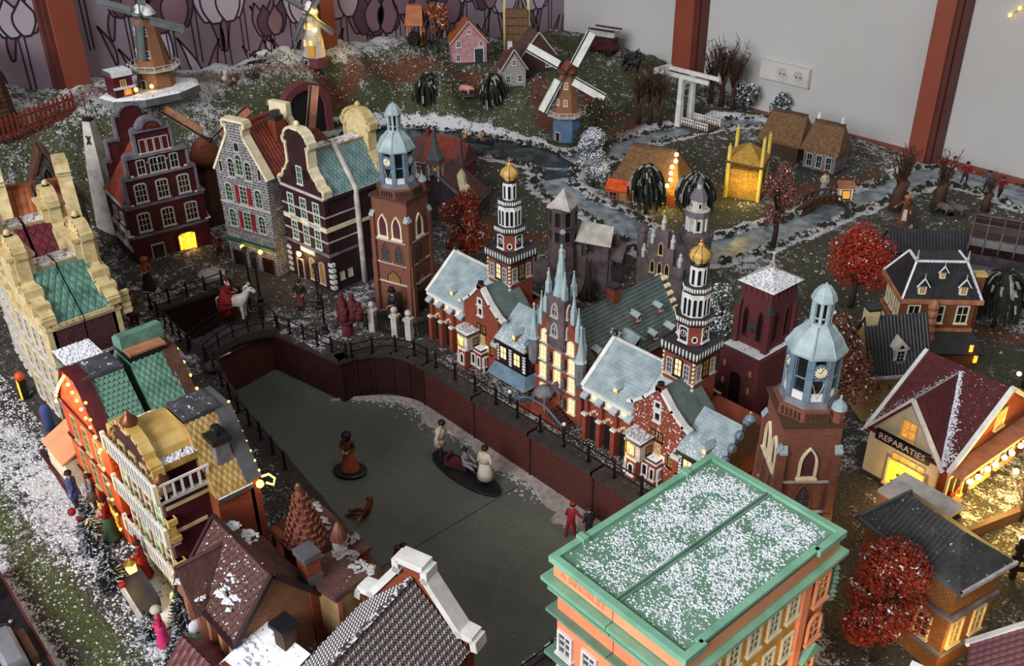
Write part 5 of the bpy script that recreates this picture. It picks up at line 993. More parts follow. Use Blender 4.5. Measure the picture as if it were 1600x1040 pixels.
def dia(*a, **k):
    t = _dia(*a, **k); top = k.get('top', 28.5); q = MB(); q.box(-1.9, 1.9, -1.5, 1.5, top-4.6, top-1); q.box(-2.3, 2.3, -1.8, 1.8, top-1, top-.5); q.box(-2.6, 2.6, -1.5, 1.3, top-5.4, top-4.6); q.build('neck_block', 'cream', t)
    for s_ in (-1, 1): q = MB(); q.box(s_*5.4-.8, s_*5.4+.8, -1.4, 1.0, a[5]+1.2, a[5]+2.6); q.box(s_*3.8-.8, s_*3.8+.8, -1.4, 1.0, a[5]+2.4, a[5]+4.2); q.build('scroll_block', 'cream', t)
    return t
t = dia('street side house with green diamond tile roof and cream neck gable', (-129.6, 30.0, 0), 0, 14.6, 4.1, 17.4, 22.8, 'green_diamond', top=26.2)
t = dia('canal side house with green diamond tile roof and cream neck gable', (-129.6, 38.4, 0), 180, 14.6, 4.1, 17.4, 22.9, 'green_diamond', top=26.2)
q = MB(); [q.box(-7.2+.1, -6.6, -2.4, -1.2, 15.4+i*.9, 16.1+i*.9) for i in range(4)]; q.build('console', 'cream', t)
# second pair: maroon diamond roofs
t = dia('street side house with maroon diamond tile roof', (-146.0, 31.4, 0), -6, 14, 4.1, 17.8, 22.8, 'maroon_tile', ts=(1.0, .9), top=25.6)
t = dia('canal side house with maroon diamond tile roof and cream gable', (-145.2, 40.0, 0), 174, 14, 4.1, 17.8, 22.8, 'maroon_tile', ts=(1.0, .9), top=25.8)
# first pair: orange pantiles between plain cream gables
for lab, loc, rz, tp in (('farthest street side house with orange pantile roof', (-162.1, 38.2, 0), -14, 24.6), ('farthest canal side house with orange pantiles and cream gable', (-159.9, 47.0, 0), 166, 25)):
    gp = [(-6.8, 15.5), (-6.2, 16.3), (-2.2, 22.6), (-2.0, 24.4), (-2.6, 24.5), (-2.2, tp+.4), (2.2, tp+.4), (2.6, 24.5), (2.0, 24.4), (2.2, 22.6), (6.2, 16.3), (6.8, 15.5)]
    t = row_house('row_house', lab, loc, rz, 13.6, 4.3, 15.4, 22.4, .8, gp, wall='brick_brown', trim=CR, roof='orange_tile', tile='pan', tsize=(.85, 1.0), ridge='orange_tile', eave='slab_snow', gwall=CR, gt=1.4, tt=.6, rows=(wrow(6, 3, (-.5, 0, .5), 1.3), wrow(11, 3, (-.5, 0, .5), 1.3), wrow(16.6, 2.4, (0,), 1.1)))
    if rz == 166: q = MB(); q.box(-3.4, -1.8, 2.4, 4.0, 17.5, 22.8); q.box(-3.8, -1.4, 2.0, 4.2, 22.5, 23.3, 1); q.lathe([(.45, 23.3), (.5, 24), (.7, 24.2), (.2, 24.6)], 8, (-2.6, 3.2), 1); q.build('chimney', ['brick_maroon', 'dark_grey'], t)
# ------------------------------------------------------------------ chapel, obelisk and two mills behind the houses
t = thing('gothic_chapel', 'dark brown gothic chapel gable with pointed windows behind the cream gabled houses', 'chapel', (-172.6, 48.6, 0), 78)
b = MB(); b.prism([(-4.8, 0), (4.8, 0), (4.8, 13), (0, 23), (-4.8, 13)], 'y', 0, 5); b.build('wall', 'dark_stone', t); strip([(-5.1, 12.6), (0, 23.3), (5.1, 12.6)], -.3, 5.2, .5).build('coping', 'brown_wood', t)
for x, z, h in ((0, 15, 5.5), (-2.2, 14, 4.2), (2.2, 14, 4.2), (-3.6, 7, 4.6), (-1.2, 8, 4.8), (1.2, 8, 4.8), (3.6, 7, 4.6)): window(t, x, 0, z, 1.3, h, 0, 'mauve_stone', 'black_paint', 'point', 2, 1, .25, .25)
q = MB(); q.bar((-5.8, -.4, 8), (1.5, -.4, 15.5), .4, .4); q.build('leaning_beam', 'bark', t)
t = thing('obelisk_tower', 'pale tapering four sided tower with small dark cross behind the maroon step gable house', 'tower', (-183.4, 61, 0), 30)
b = MB(); b.frus(0, 0, 0, 15, 2.2, 2.1, 1.6, 1.5); b.frus(0, 0, 15, 23.6, 1.6, 1.5, .8, .75); b.build('body', 'offwhite', t); q = MB(); q.box(-.8, .8, -.7, .7, 23.6, 24.0); q.lathe([(.1, 24), (.08, 28)], 5); q.build('cap', 'black_paint', t); q = MB(); q.bar((-.3, -1.3, 19.4), (.5, -1.15, 21.0), .25, .15, upv=(0, 1, 0)); q.bar((.5, -1.3, 19.4), (-.3, -1.15, 21), .25, .15, upv=(0, 1, 0)); q.build('cross_mark', 'black_paint', t)
def sail(par, ang, L, w, root=.6, back='offwhite', spar='black_paint', side=1, slats=True):
    """a mill sail in the local xz plane, turned by ang about y"""
    o = MB(); o.box(-.16, .16, -.12, .12, 0, L); a = o.build('sail', spar, par); a.rotation_euler[1] = ang
    q = MB(); q.box(min(.12*side, w*side), max(.12*side, w*side), -.06, .04, L*.22, L*.98); q.build('sail_cloth', back, a)
    f = MB(); f.box(w*side-.1, w*side+.1, -.1, .1, L*.2, L); f.box(min(0, w*side), max(0, w*side), -.1, .1, L*.96, L*1.0); f.box(min(0, w*side), max(0, w*side), -.1, .1, L*.2, L*.24); f.build('sail_edge', back if back == 'white_paint' else spar, a); return a
def hub(par, loc, tilt, az, col='black_paint'):
    h = bpy.data.objects.new('sail_cross', None); C.objects.link(h); h.parent = par; h.location = Vector(loc)*S; h.rotation_euler = (tilt, 0, az); h.empty_display_size = .01
    return h
def sails(par, loc, az, angs, L, w, back='offwhite', spar='black_paint', tilt=-.12, side=1):
    q = MB(); q.ball((0, 0, 0), .45, 8, 5); q.box(-.3, .3, -.1, 1.6, -.3, .3); h = q.build('sail_hub', spar, par, loc); h.rotation_euler = (tilt, 0, az)
    for a in angs:
        o = MB(); d = Vector((sin(a), 0, cos(a))); n = Vector((cos(a), 0, -sin(a)))*side
        p0 = d*.3; p1 = d*L; o.bar(p0, p1, .3, .24, upv=(0, 1, 0))
        c0, c1 = d*L*.22, d*L*.98; w0 = n*.2; w1 = n*w
        o.add([c0+w0+Vector((0, .02, 0)), c1+w0+Vector((0, .02, 0)), c1+w1+Vector((0, .1, 0)), c0+w1+Vector((0, .1, 0)), c0+w0+Vector((0, .12, 0)), c1+w0+Vector((0, .12, 0)), c1+w1+Vector((0, .2, 0)), c0+w1+Vector((0, .2, 0))], [(0, 1, 2, 3), (7, 6, 5, 4), (0, 4, 5, 1), (1, 5, 6, 2), (2, 6, 7, 3), (3, 7, 4, 0)], 1)
        o.bar(c0+w1, c1+w1, .12, .12, 2, upv=(0, 1, 0)); o.bar(c1+w0, c1+w1, .12, .12, 2, upv=(0, 1, 0)); o.bar(c0-n*.25, c1-n*.25, .16, .1, 1, upv=(0, 1, 0))
        o.build('sail', [spar, back, back], h)
    return h
t = thing('thatched_mill', 'brown mill with thatched cap and two raised sails between maroon and grey houses', 'windmill', (-176.5, 79.4, 0))
q = MB(); q.lathe([(3.6, 0), (3.0, 8), (2.6, 13.4)], 10); q.build('body', 'brown_wood', t); q = MB(); q.lathe([(3.5, 12.8), (3.2, 14.0), (2.4, 16), (1.3, 17.4), (.2, 18)], 12, (0, 0), 0, 0, True); q.build('cap', 'brown_cap', t)
sails(t, (1.4, .6, 17.2), radians(60), (radians(-52), radians(52)), 10, 1.5, 'tan_wall')
t = thing('thatched_mill', 'brown capped mill with one upright sail in front of the tunnel', 'windmill', (-160, 94.2, 0))
q = MB(); q.lathe([(4.0, 0), (3.2, 9), (2.7, 15)], 10); q.build('body', 'brown_wood', t); q = MB(); q.lathe([(3.3, 14.4), (3.2, 15.6), (2.5, 17.8), (1.3, 19.6), (.2, 20.2)], 12, (0, 0), 0, 0, True); q.build('cap', 'brown_cap', t)
sails(t, (1.2, -2.4, 18.6), radians(48), (radians(10), radians(100)), 10.5, 1.5, 'tan_wall')
# ------------------------------------------------------------------ inn, turret, back walls and white gabled house in front
t = thing('inn', 'inn with snowy maroon tile roof and brown brick end wall near the pink lady', 'house', (-73.6, 29.8, 0)); a = 5.4; b_ = 4.4; he = 7; hr = 12.4
b = MB(); b.prism([(-b_, 0), (b_, 0), (b_, he), (0, hr-.3), (-b_, he)], 'x', -a, a); b.build('wall', 'brick_tan', t)
b = MB(); b.slab((-a-.5, -b_-.6, he-.5), (a+.5, -b_-.6, he-.5), (a+.5, 0, hr), (-a-.5, 0, hr), .35); b.slab((a+.5, b_+.6, he-.5), (-a-.5, b_+.6, he-.5), (-a-.5, 0, hr), (a+.5, 0, hr), .35); b.build('roof', 'maroon_snow', t)
sl = hypot(b_+.6, hr-he+.5); v_ = (0, (b_+.6)/sl, (hr-he+.5)/sl)
tile_parts(t, ((-a-.2, -b_-.5, he-.42), (1, 0, 0), v_), 2*a+.4, sl-.3, .78, .68, ['maroon_snow', 'brown_tile'], .14, 300, 'scale')
b = MB(); b.bar((a+.5, -b_-.7, he-.55), (a+.5, 0, hr+.1), .5, .5); b.bar((a+.5, 0, hr+.1), (a+.5, b_+.7, he-.55), .5, .5); b.bar((-a-.5, -b_-.7, he-.55), (-a-.5, 0, hr+.1), .4, .4); b.bar((-a-.6, -b_-.75, he-.5), (a+.6, -b_-.75, he-.5), .5, .5); b.bar((-a-.5, 0, hr+.1), (a+.5, 0, hr+.1), .4, .35); b.build('barge_boards', 'dark_maroon', t, kind='stuff')
b = MB(); b.prism([(-2.2, he-.4), (2.2, he-.4), (0, 11.2)], 'y', -b_-1.4, 1); b.build('cross_gable', 'brick_tan', t, (-2.6, 0, 0)); b = MB(); b.slab((2.6, -b_-1.7, he-.6), (2.6, 0, he-.6), (0, 0, 11.6), (0, -b_-1.7, 11.6), .3); b.slab((-2.6, 0, he-.6), (-2.6, -b_-1.7, he-.6), (0, -b_-1.7, 11.6), (0, 0, 11.6), .3); b.build('cross_roof', 'maroon_snow', t, (-2.6, 0, 0))
def heap(par, pts, r, m='snow'):
    q = MB()
    for c, s in pts:
        for _ in range(26):
            a_, k_ = rnd.random()*6.28, s*sqrt(rnd.random()); q.lump((c[0]+k_*cos(a_), c[1]+k_*sin(a_), c[2]-.1+s*.2*(1-k_/s)), rnd.uniform(.2, .42)*s**.5, 0, .5)
    o = q.build('snow_heap', m, par, kind='stuff'); return o
heap(t, [((1.6, -2.6, 9.2), 1.3), ((2.4, -3.1, 8.6), 1.1), ((1.3, -1.7, 10.2), .9), ((3.0, -2.4, 9.3), .8), ((.6, -3.2, 8.5), .7), ((-3.8, -5.2, 8.6), 1.0), ((-3.0, -5.4, 9.4), .7), ((-1.2, -4.9, 8.0), .8), ((-2.2, 1.6, 11), 1.1), ((-4.0, 1.0, 11.8), .8)], 1)
flakes(t, 'snow', on_quad((-a, -b_-.5, he-.3), (a, -b_-.5, he-.3), (a, 0, hr+.15), (-a, 0, hr+.15)), 150, (.07, .2))
b = MB(); b.box(-a, a, -b_-.12, -b_, 0, he-.8); b.build('plaster', 'offwhite', t)
for x in (-4.6, -2.0, .6, 3.0, 5.2): q = MB(); q.frus(x, -b_-.5, 0, he-.9, .45, .45, .35, .35); q.build('timber_post', 'tan_wall', t)
q = MB(); q.box(a-1.6, a+.3, b_-.7, b_+.9, 0, 11.5); q.box(a-1.8, a+.5, b_-.9, b_+1.1, 11.3, 12, 1); q.box(a-1.7, a+.4, b_-.8, b_+1, 7.6, 9.2, 1); q.build('chimney', ['brick_rust', 'mid_grey'], t)
t = thing('turret_house', 'low brown roofed house with red conical turret beside the canal', 'house', (-75.2, 38.8, 0))
b = MB(); b.box(-6, 5, -2.4, 3.4, 0, 5.6); b.build('wall', 'brick_rust', t); b = MB(); b.slab((-6.2, -2.6, 5.4), (5.2, -2.6, 5.4), (5.2, 3.6, 6.6), (-6.2, 3.6, 6.6), .5); b.build('roof', 'brown_tile', t)
q = MB(); q.lathe([(1.9, 5), (1.9, 7.6), (2.3, 7.6), (1.55, 9.6), (.8, 12.6), (.3, 14.6), (.42, 14.8), (.3, 15.3), (.1, 15.5)], 14, (.6, -1.5), 0, 0, False, ms=[1, 1, 0, 0, 0, 2, 2, 2]); q.build('turret', ['turret_tile', 'brick_rust', 'copper'], t)
tm = MB(); tm.box(-.25, .25, -.1, .1, -.3, .3); tm = tm.mesh('roof_tile', ['turret_tile'])
for j in range(9):
    r_ = 2.25-j*.2; n_ = max(6, int(r_*6.6)); z = 7.9+j*.72
    for i in range(n_): a_ = 2*pi*(i+.5*(j % 2))/n_; o = put('roof_tile', tm, t, (.6+r_*cos(a_), -1.5+r_*sin(a_), z), a_+pi/2); o.rotation_euler[0] = .28
q = MB(); q.lathe([(.8, 5), (.8, 8.2), (1.0, 8.2), (.5, 9.6), (.1, 10.4)], 10, (3.2, 1.0), 0, 0, False, ms=[0, 0, 1, 1, 1]); q.build('small_turret', ['offwhite', 'turret_tile'], t)
q = MB(); q.ball((2.6, 3.7, 4.6), .4, 8, 5); q.build('wall_lamp', 'lit_bright', t); glow((-72.4, 43.4, 3.2), .02, (1, .8, .35))
heap(t, [((-3.2, 0, 6.3), 1.2), ((-1.8, 1.6, 6.6), 1.3), ((2.4, -1.8, 6.0), 1.2), ((3.4, -.6, 6.3), 1.0), ((-4.6, 2.4, 6.7), 1.1), ((2.6, 2.6, 6.8), 1.0), ((4.6, 1.4, 6.5), .8)], 1, 'snow_dull')
t = thing('rear_shed', 'beige boarded shed with brown snowy roof edge and a small yellow lamp', 'shed', (-68.4, 36.6, 0), 8)
b = MB(); b.box(-2, 3, -2.2, 1.6, 0, 7.6); b.build('wall', 'beige_wall', t); b = MB(); b.box(-2.2, 3.4, -2.6, 2.0, 7.6, 8.3); b.build('roof', 'maroon_snow', t); q = MB(); [q.box(2.95, 3.2, y-.25, y+.25, 0, 7.6) for y in (-2, 1.4)]; q.build('corner_boards', 'tan_wall', t, kind='stuff')
q = MB(); q.ball((3.3, 1.9, 6.6), .5, 8, 5); q.build('lamp', 'lit_bright', t); heap(t, [((1.8, 2, 8.4), .9), ((3, 2.4, 8.3), .7), ((-1, 2.2, 8.4), .8)], 1, 'snow_dull')
t = thing('white_gable_house', 'house with heavy white stepped coping and snow speckled tile roof', 'house', (-58.6, 40.4, 0), 17)
wr, he, hr, dd = 5.9, 6.2, 12.2, 13
b = MB(); b.prism([(-wr, 0), (wr, 0), (wr, he), (0, hr-.4), (-wr, he)], 'y', -dd, -.9); b.build('wall', 'brick_rust', t)
b = MB(); b.prism([(-wr-.2, 0), (wr+.2, 0), (wr+.2, he+.6), (1.0, hr+.4), (1.0, hr+1.2), (-1.0, hr+1.2), (-1, hr+.4), (-wr-.2, he+.6)], 'y', -.9, .2); b.build('end_gable', 'brick_rust', t)
strip([(-wr-.8, he+.3), (-wr-.7, he+1.1), (-wr+.8, he+1.2), (-1.3, hr+.5), (-1.3, hr+1.6), (1.3, hr+1.6), (1.3, hr+.5), (wr-.8, he+1.2), (wr+.7, he+1.1), (wr+.8, he+.3)], -1.3, .5, .75).build('gable_coping', 'white_paint', t)
b = MB(); b.slab((wr+.5, -dd-.4, he-.4), (wr+.5, -1, he-.4), (0, -1, hr), (0, -dd-.4, hr), .4); b.slab((-wr-.5, -1, he-.4), (-wr-.5, -dd-.4, he-.4), (0, -dd-.4, hr), (0, -1, hr), .4); b.build('roof', 'dark_grey', t)
sl = hypot(wr+.5, hr-he+.4); 
tile_parts(t, ((wr+.5, -dd-.4, he-.36), (0, 1, 0), (-(wr+.5)/sl, 0, (hr-he+.4)/sl)), dd-.6, sl-.1, .72, .62, ['tile_snow'], .16, 300, 'pan')
tile_parts(t, ((-wr-.5, -1, he-.36), (0, -1, 0), ((wr+.5)/sl, 0, (hr-he+.4)/sl)), dd-.6, sl-.1, .72, .62, ['tile_snow'], .16, 300, 'pan')
b = MB(); b.box(-.3, .3, -dd-.4, -1, hr-.05, hr+.25); b.build('ridge', 'tile_snow', t)
t = thing('snowy_lean_to', 'snow heaped low roof with brown chimney at the lower edge', 'shed', (-65.6, 26.8, 0), 8)
b = MB(); b.box(-2.6, 4, -3.4, 2.0, 0, 5.4); b.build('wall', 'brick_rust', t); b = MB(); b.slab((-2.8, -3.8, 5.2), (4.2, -3.8, 5.2), (4.2, 2.2, 6.6), (-2.8, 2.2, 6.6), .4); b.build('roof', 'slab_snow', t)
q = MB(); q.box(.4, 1.9, 1, 2.5, 6, 8.8); q.box(.1, 2.2, .7, 2.8, 8.7, 9.2, 1); q.build('chimney', ['brick_brown', 'black_paint'], t); heap(t, [((-2, 0, 6.0), 1.6), ((.2, -1.4, 5.8), 1.5), ((2, -2.4, 5.6), 1.2), ((-.4, 2.2, 6.6), 1.2)], 1)
t = thing('tiled_porch', 'small maroon tiled roof with yellow gable at the bottom edge', 'shed', (-69.8, 22.0, 0), 4)
b = MB(); b.prism([(-2.6, 0), (2.6, 0), (2.6, 3.2), (0, 5.8), (-2.6, 3.2)], 'x', -2.6, 3.4); b.build('wall', 'yellow_wall', t); b = MB(); b.slab((-3, -3, 2.9), (3.8, -3, 2.9), (3.8, 0, 6.1), (-3, 0, 6.1), .3); b.slab((3.8, 3, 2.9), (-3, 3, 2.9), (-3, 0, 6.1), (3.8, 0, 6.1), .3); b.build('roof', 'maroon_tile', t)
tile_parts(t, ((-3, -3, 2.95), (1, 0, 0), (0, .684, .73)), 6.8, 4.3, .85, .75, ['maroon_snow', 'maroon_tile'], .14, 300, 'pan')
# ------------------------------------------------------------------ large salmon and yellow palace with green roof
t = thing('palace', 'large salmon and yellow building with flat green roof covered in snow', 'building', (-40.9, 41, 0), -1.5)
W, D, H = 13.7, 19.7, 26.0; SX = 6.6
for x0, x1 in ((.4, SX), (SX+.08, W-.4)):
    b = MB(); b.box(x0, x1, .4, D-.4, 0, H-.9); b.build('wall', 'salmon', t)
b = MB(); b.box(W-.42, W-.3, 2.2, D-4.4, 0, H-3.2); b.build('side_wall', 'yellow_wall', t)
for x0, x1 in ((.15, SX), (SX+.08, W-.15)):
    b = MB(); b.box(x0, x1, .15, D-.15, H-2.0, H-.5); b.build('frieze', 'salmon_pale', t)
    for z0, z1, o, m_ in ((H-2.5, H-2.1, .75, 'copper_green'), (H-2.9, H-2.5, .35, 'salmon_pale'), (H-3.5, H-3.25, .35, 'copper_green'), (H-5.9, H-5.6, .45, 'copper_green_dark'), (H-10.9, H-10.5, .5, 'copper_green_dark'), (H-15, H-14.6, .4, 'copper_green_dark')):
        b = MB(); b.box(x0-(o if x0 < 1 else 0), x1+((o*.8 if z0 > H-3 else -.25) if x1 > 10 else 0), .15-o, D-.15+o, z0, z1); b.build('cornice', m_, t)
    b = MB(); b.box(x0, x1, .15, D-.15, H-.5, H-.25); b.build('roof', 'copper_green_dark', t)
b = MB(); r = [(-.15, -.15, W+.15, .45), (-.15, D-.45, W+.15, D+.15), (-.15, .45, .45, D-.45), (W-.75, 1.9, W-.15, D-3.2), (W-.45, .45, W+.14, 2.2), (W-.45, D-3.6, W+.14, D-.45)]
for x0, y0, x1, y1 in r: q = MB(); q.box(x0, x1, y0, y1, H-.55, H+.05); q.build('roof_rim', 'copper_green', t)
q = MB(); q.box(SX-.22, SX-.05, .4, D-.4, H-.3, H-.08); q.box(SX+.13, SX+.3, .4, D-.4, H-.3, H-.1); q.build('roof_seam', 'copper_green_dark', t, kind='stuff')
q = MB(); q.box(-.3, .6, 3.0, 3.6, H-.5, H+.25); q.box(-.3, .6, D-4, D-3.4, H-.5, H+.25); q.build('rim_block', 'copper_green', t, kind='stuff')
for y in (1.6, 2.6, D-4.2): q = MB(); q.box(W-.35, W+.1, y-.5, y+.5, 0, H-2.9); q.build('pilaster', 'salmon', t)
for z, zy in ((H-5.9, H-10.1), (H-10.4, H-14.3), (H-14.9, H-18.6)):
    for i in range(5): window(t, W-.3, 3.9+i*2.55, z, 1.15, 2.2, 90, 'cream_pale', 'glass_dark', 'sq', 2, 3, .24, .2)
    window(t, W+.0-.05, .85, z, 1.0, 2.2, 90, 'salmon_pale', 'glass_dark', 'sq', 2, 3, .2, .2); window(t, W-.05, D-2.0, z-.3, 1.5, 2.6, 90, 'salmon_pale', 'glass_dark', 'arch' if z < H-10 else 'sq', 2, 3, .24, .2)
    for i, x in enumerate((1.5, 4.3, 8.6, 11.4)): window(t, x, .4, zy, 1.25, 2.2, 0, 'white_paint', 'glass_grey', 'sq', 2, 3, .24, .25)
q = MB(); q.box(W-.35, W-.1, 3.2, 14.6, H-11.6, H-11.0); q.build('sill_band', 'mid_grey', t)
q = MB(); q.prism([(D-3.6, H-12.6), (D-.5, H-12.6), (D-2, H-11)], 'x', W-.2, W+.5); q.build('pediment', 'copper_green', t)
for z in range(8): 
    q = MB(); q.lump((W+.15, D-.3, H-3.6-z*.5), .38); q.build('leaf_ornament', 'copper_green_dark', t)
text(t, 'A SINGELST', .95, (3.4, .13, H-1.28), 0, 'salmon', 'carved_letters', .04)
def gdens(s, v): 
    e = min(s, 1-s, v, 1-v); return max(0, min(1, (e-.012)*16))*(.35+.65*min(1, v*1.4+s*.5))*(0 if abs(s-.485) < .018 else 1)*(.35 if (noise.noise((s*6, v*9, 2)) < -.12) else 1)
flakes(t, 'snow', on_quad((.4, .4, H-.27), (W-.6, .4, H-.27), (W-.6, D-.4, H-.27), (.4, D-.4, H-.27), gdens), 15000, (.05, .15))
for y in (4, 9): glow((-24.6, 41+y+4, 9), .10)
# ------------------------------------------------------------------ shop with white gable (its signboard reads like the photo)
t = thing('repair_shop', 'white gabled shop with dark red roof, black lettered sign and strings of bulbs', 'shop', (-44.2, 101.6, 0), -5)
W, D, he, hr = 10.6, 20, 7.5, 14.3
b = MB(); b.prism([(0, 0), (D, 0), (D, he), (D/2, hr-.3), (0, he)], 'x', .1, W); b.build('wall', 'brick_rust', t)
b = MB(); b.prism([(0, 0), (9.6, 0), (9.6, he-.3), (4.8, 13.2), (0, he-.3)], 'y', -.5, 6); b.build('front_gable', 'shop_wall', t)
b = MB(); b.slab((-.3, -.9, he-.5), (W+.4, -.9, he-.5), (W+.4, D/2, hr), (-.3, D/2, hr), .3); b.slab((W+.4, D+.9, he-.5), (-.3, D+.9, he-.5), (-.3, D/2, hr), (W+.4, D/2, hr), .3); b.build('roof', 'shop_roof', t)
b = MB(); b.slab((10.1, -1.0, he-.7), (10.1, 9.6, he-.7), (4.8, 9.6, 13.7), (4.8, -1.0, 13.7), .3); b.slab((-.5, 9.6, he-.7), (-.5, -1.0, he-.7), (4.8, -1.0, 13.7), (4.8, 9.6, 13.7), .3); b.build('front_roof', 'shop_roof', t)
sl = hypot(5.3, 6.9); g = tiles('course', ((10.1, -1, he-.66), (0, 1, 0), (-5.3/sl, 0, 6.9/sl)), .05, 0, 8.4, sl, 1, .38); g.build('roof_courses', 'shop_roof', t, kind='stuff')
sl = hypot(D/2+.9, hr-he+.5); tiles('course', ((-.3, -.9, he-.46), (1, 0, 0), (0, (D/2+.9)/sl, (hr-he+.5)/sl)), .05, 0, W+.6, sl, 1, .38).build('main_roof_courses', 'shop_roof', t, kind='stuff')
strip([(-.6, he-.9), (4.8, 13.8), (10.2, he-.9)], -1.3, -.7, .3).build('barge_boards', 'white_paint', t)
b = MB(); b.bar((W+.5, -1.0, he-.6), (W+.5, D/2, hr+.1), .6, .5); b.bar((W+.5, D/2, hr+.1), (W+.5, D+1, he-.6), .6, .5); b.build('right_barge', 'white_paint', t, kind='stuff'); b = MB(); b.bar((-.4, -1.0, he-.6), (-.4, D/2, hr+.1), .5, .5); b.build('left_barge', 'white_paint', t)
P3 = lambda s, w_: (lambda k: Vector((10.1-5.3*k+rnd.gauss(0, w_)*(1-k*.8), -.6+10.2*k*.78+rnd.gauss(0, w_)*(1-k*.8), he-.5+6.9*k*.97)))(rnd.random()**1.3)
def valley(sx):
    k = rnd.random()**1.2; o = rnd.gauss(0, 1)*.55*(1-.75*k)
    x = 4.8+sx*5.3*(1-k); y = -.9+(D/2+.9)*k*(6.9*.98/6.8)*.93
    return (x+o*.7, y+abs(o), he-.42+(hr-he+.5)*(y+abs(o)+.9)/(D/2+.9)) if abs(o) >= 0 else None
flakes(t, 'snow', lambda: valley(1), 900, (.08, .22)); flakes(t, 'snow', lambda: valley(-1), 500, (.08, .2), 'snow_dull')
flakes(t, 'snow', on_quad((W-4.5, -.8, he-.38), (W+.2, -.8, he-.38), (W+.2, D/2, hr+.1), (4, D/2, hr+.1)), 170, (.04, .1))
sg = MB(); sg.box(1.0, 8.4, -.85, -.5, 6.2, 7.7); o = sg.build('signboard', 'sign_black', t); text(o, 'REPARATIES', 1.2, (4.7, -.9, 6.95), 0, 'sign_letters')
window(t, 5.0, -.5, 8.3, 1.7, 2.3, 0, 'cream', 'lit_warm', 'sq', 2, 2, .22, .2)
for i in range(4): window(t, 4.1+i*1.15, -.5, 4.55, .8, .8, 0, 'cream', 'lit_warm', 'sq', 1, 1, .1, .1)
window(t, 5.8, -.5, .8, 4.6, 3.5, 0, 'ivory', 'lit_bright', 'sq', 1, 1, .25, .3, 'shop_window')
for x, z, c in ((4.4, 1.4, 'cloth_red'), (5.4, 1.2, 'animal_black'), (6.2, 2.2, 'lit_bright'), (7.0, 1.3, 'cloth_dark'), (5.0, 2.6, 'door_green'), (6.0, 1.0, 'cloth_red'), (7.4, 1.9, 'cloth_white')): q = MB(); q.lump((0, 0, 0), .42); q.build('window_goods', c, t, (x, -.72, z))
q = MB(); q.box(-.3, 9.9, -.7, -.5, 0, .6); q.build('plinth', 'dark_stone', t)
# right side: canopy with bunting, two shop windows, door
for y in (2.2, 8.6, 14.5): window(t, W, y, 1.2, 3.6, 4.0, 90, 'cream', 'glass_brown', 'sq', 2, 1, .35, .3); 
for y, z, c in ((1.4, 1.8, 'cloth_red'), (2.4, 1.6, 'leaf_green'), (3.0, 1.9, 'cloth_orange'), (8, 1.8, 'cloth_red'), (9, 1.7, 'cloth_grey')): q = MB(); q.lump((0, 0, 0), .5); q.lump((.0, .5, .3), .4); q.build('window_goods', c, t, (W+.25, y, z), kind='stuff')
door(t, W, 5.4, 0, 2.0, 4.6, 90, 'tan_wall', 'dark_wood'); window(t, W, D/2, 8.6, 1.7, 2.4, 90, 'cream', 'lit_warm', 'sq', 2, 2, .22, .2)
b = MB(); b.box(W, W+2.2, -.6, D+.5, 6.5, 7.0); b.build('canopy', 'tan_wall', t)
for i in range(12): q = MB(); q.prism([(-.35, 0), (.35, 0), (0, -.7)], 'y', -.05, .05); q.build('pennant', 'cloth_dark' if i % 2 else 'cream_pale', t, (W+2.3, .2+i*1.6, 6.5), pi/2)
for i in range(9): q = MB(); q.ball((W+2.5, .6+i*1.9, 6.1-.25*(i % 2)), .36, 8, 5); q.build('string_bulb', 'bulb', t)
for x, y, z in ((-28.6, 104, 5.2), (-28.6, 110, 5.2)): glow((x, y, z), .3, (1, .62, .15))
glow((-38.5, 98.6, 3), .06)
q = MB(); q.box(W+.6, W+1.4, -3, 2.4, 0, 1.5); q.box(W+.5, W+1.5, -3.1, 2.5, 1.5, 1.75); o = q.build('low_wall', 'tan_wall', None, (-44.2, 101.6, 0), radians(-5)); tag(o, 'low tan wall in front of the shop window at the red roofed shop', 'wall')
q = MB(); q.box(-5.2, 5.2, -.35, .35, 0, 1.7); o = q.build('garden_wall', 'brick_brown', None, (-27.6, 103.0, 0), radians(72)); tag(o, 'long brown garden wall crossing the yellow lit yard', 'wall')
q = MB(); q.lathe([(1.6, 0), (1.6, .8), (1.2, 1.8), (.4, 2.3), (.1, 2.4)], 10, (0, 0), 0, 0, True, 1.3, .9); q.prism([(-2.1, 0), (2.1, 0), (1.9, .9), (1.0, 2.2), (0, 2.65), (-1, 2.2), (-1.9, .9)], 'y', -.2, .25, 1); o = q.build('arched_hut', ['dark_grey', 'snow_dull'], None, (-29.2, 96.5, 0), radians(60)); tag(o, 'small dark arched hut with pale rim beside the yellow lit yard', 'hut')
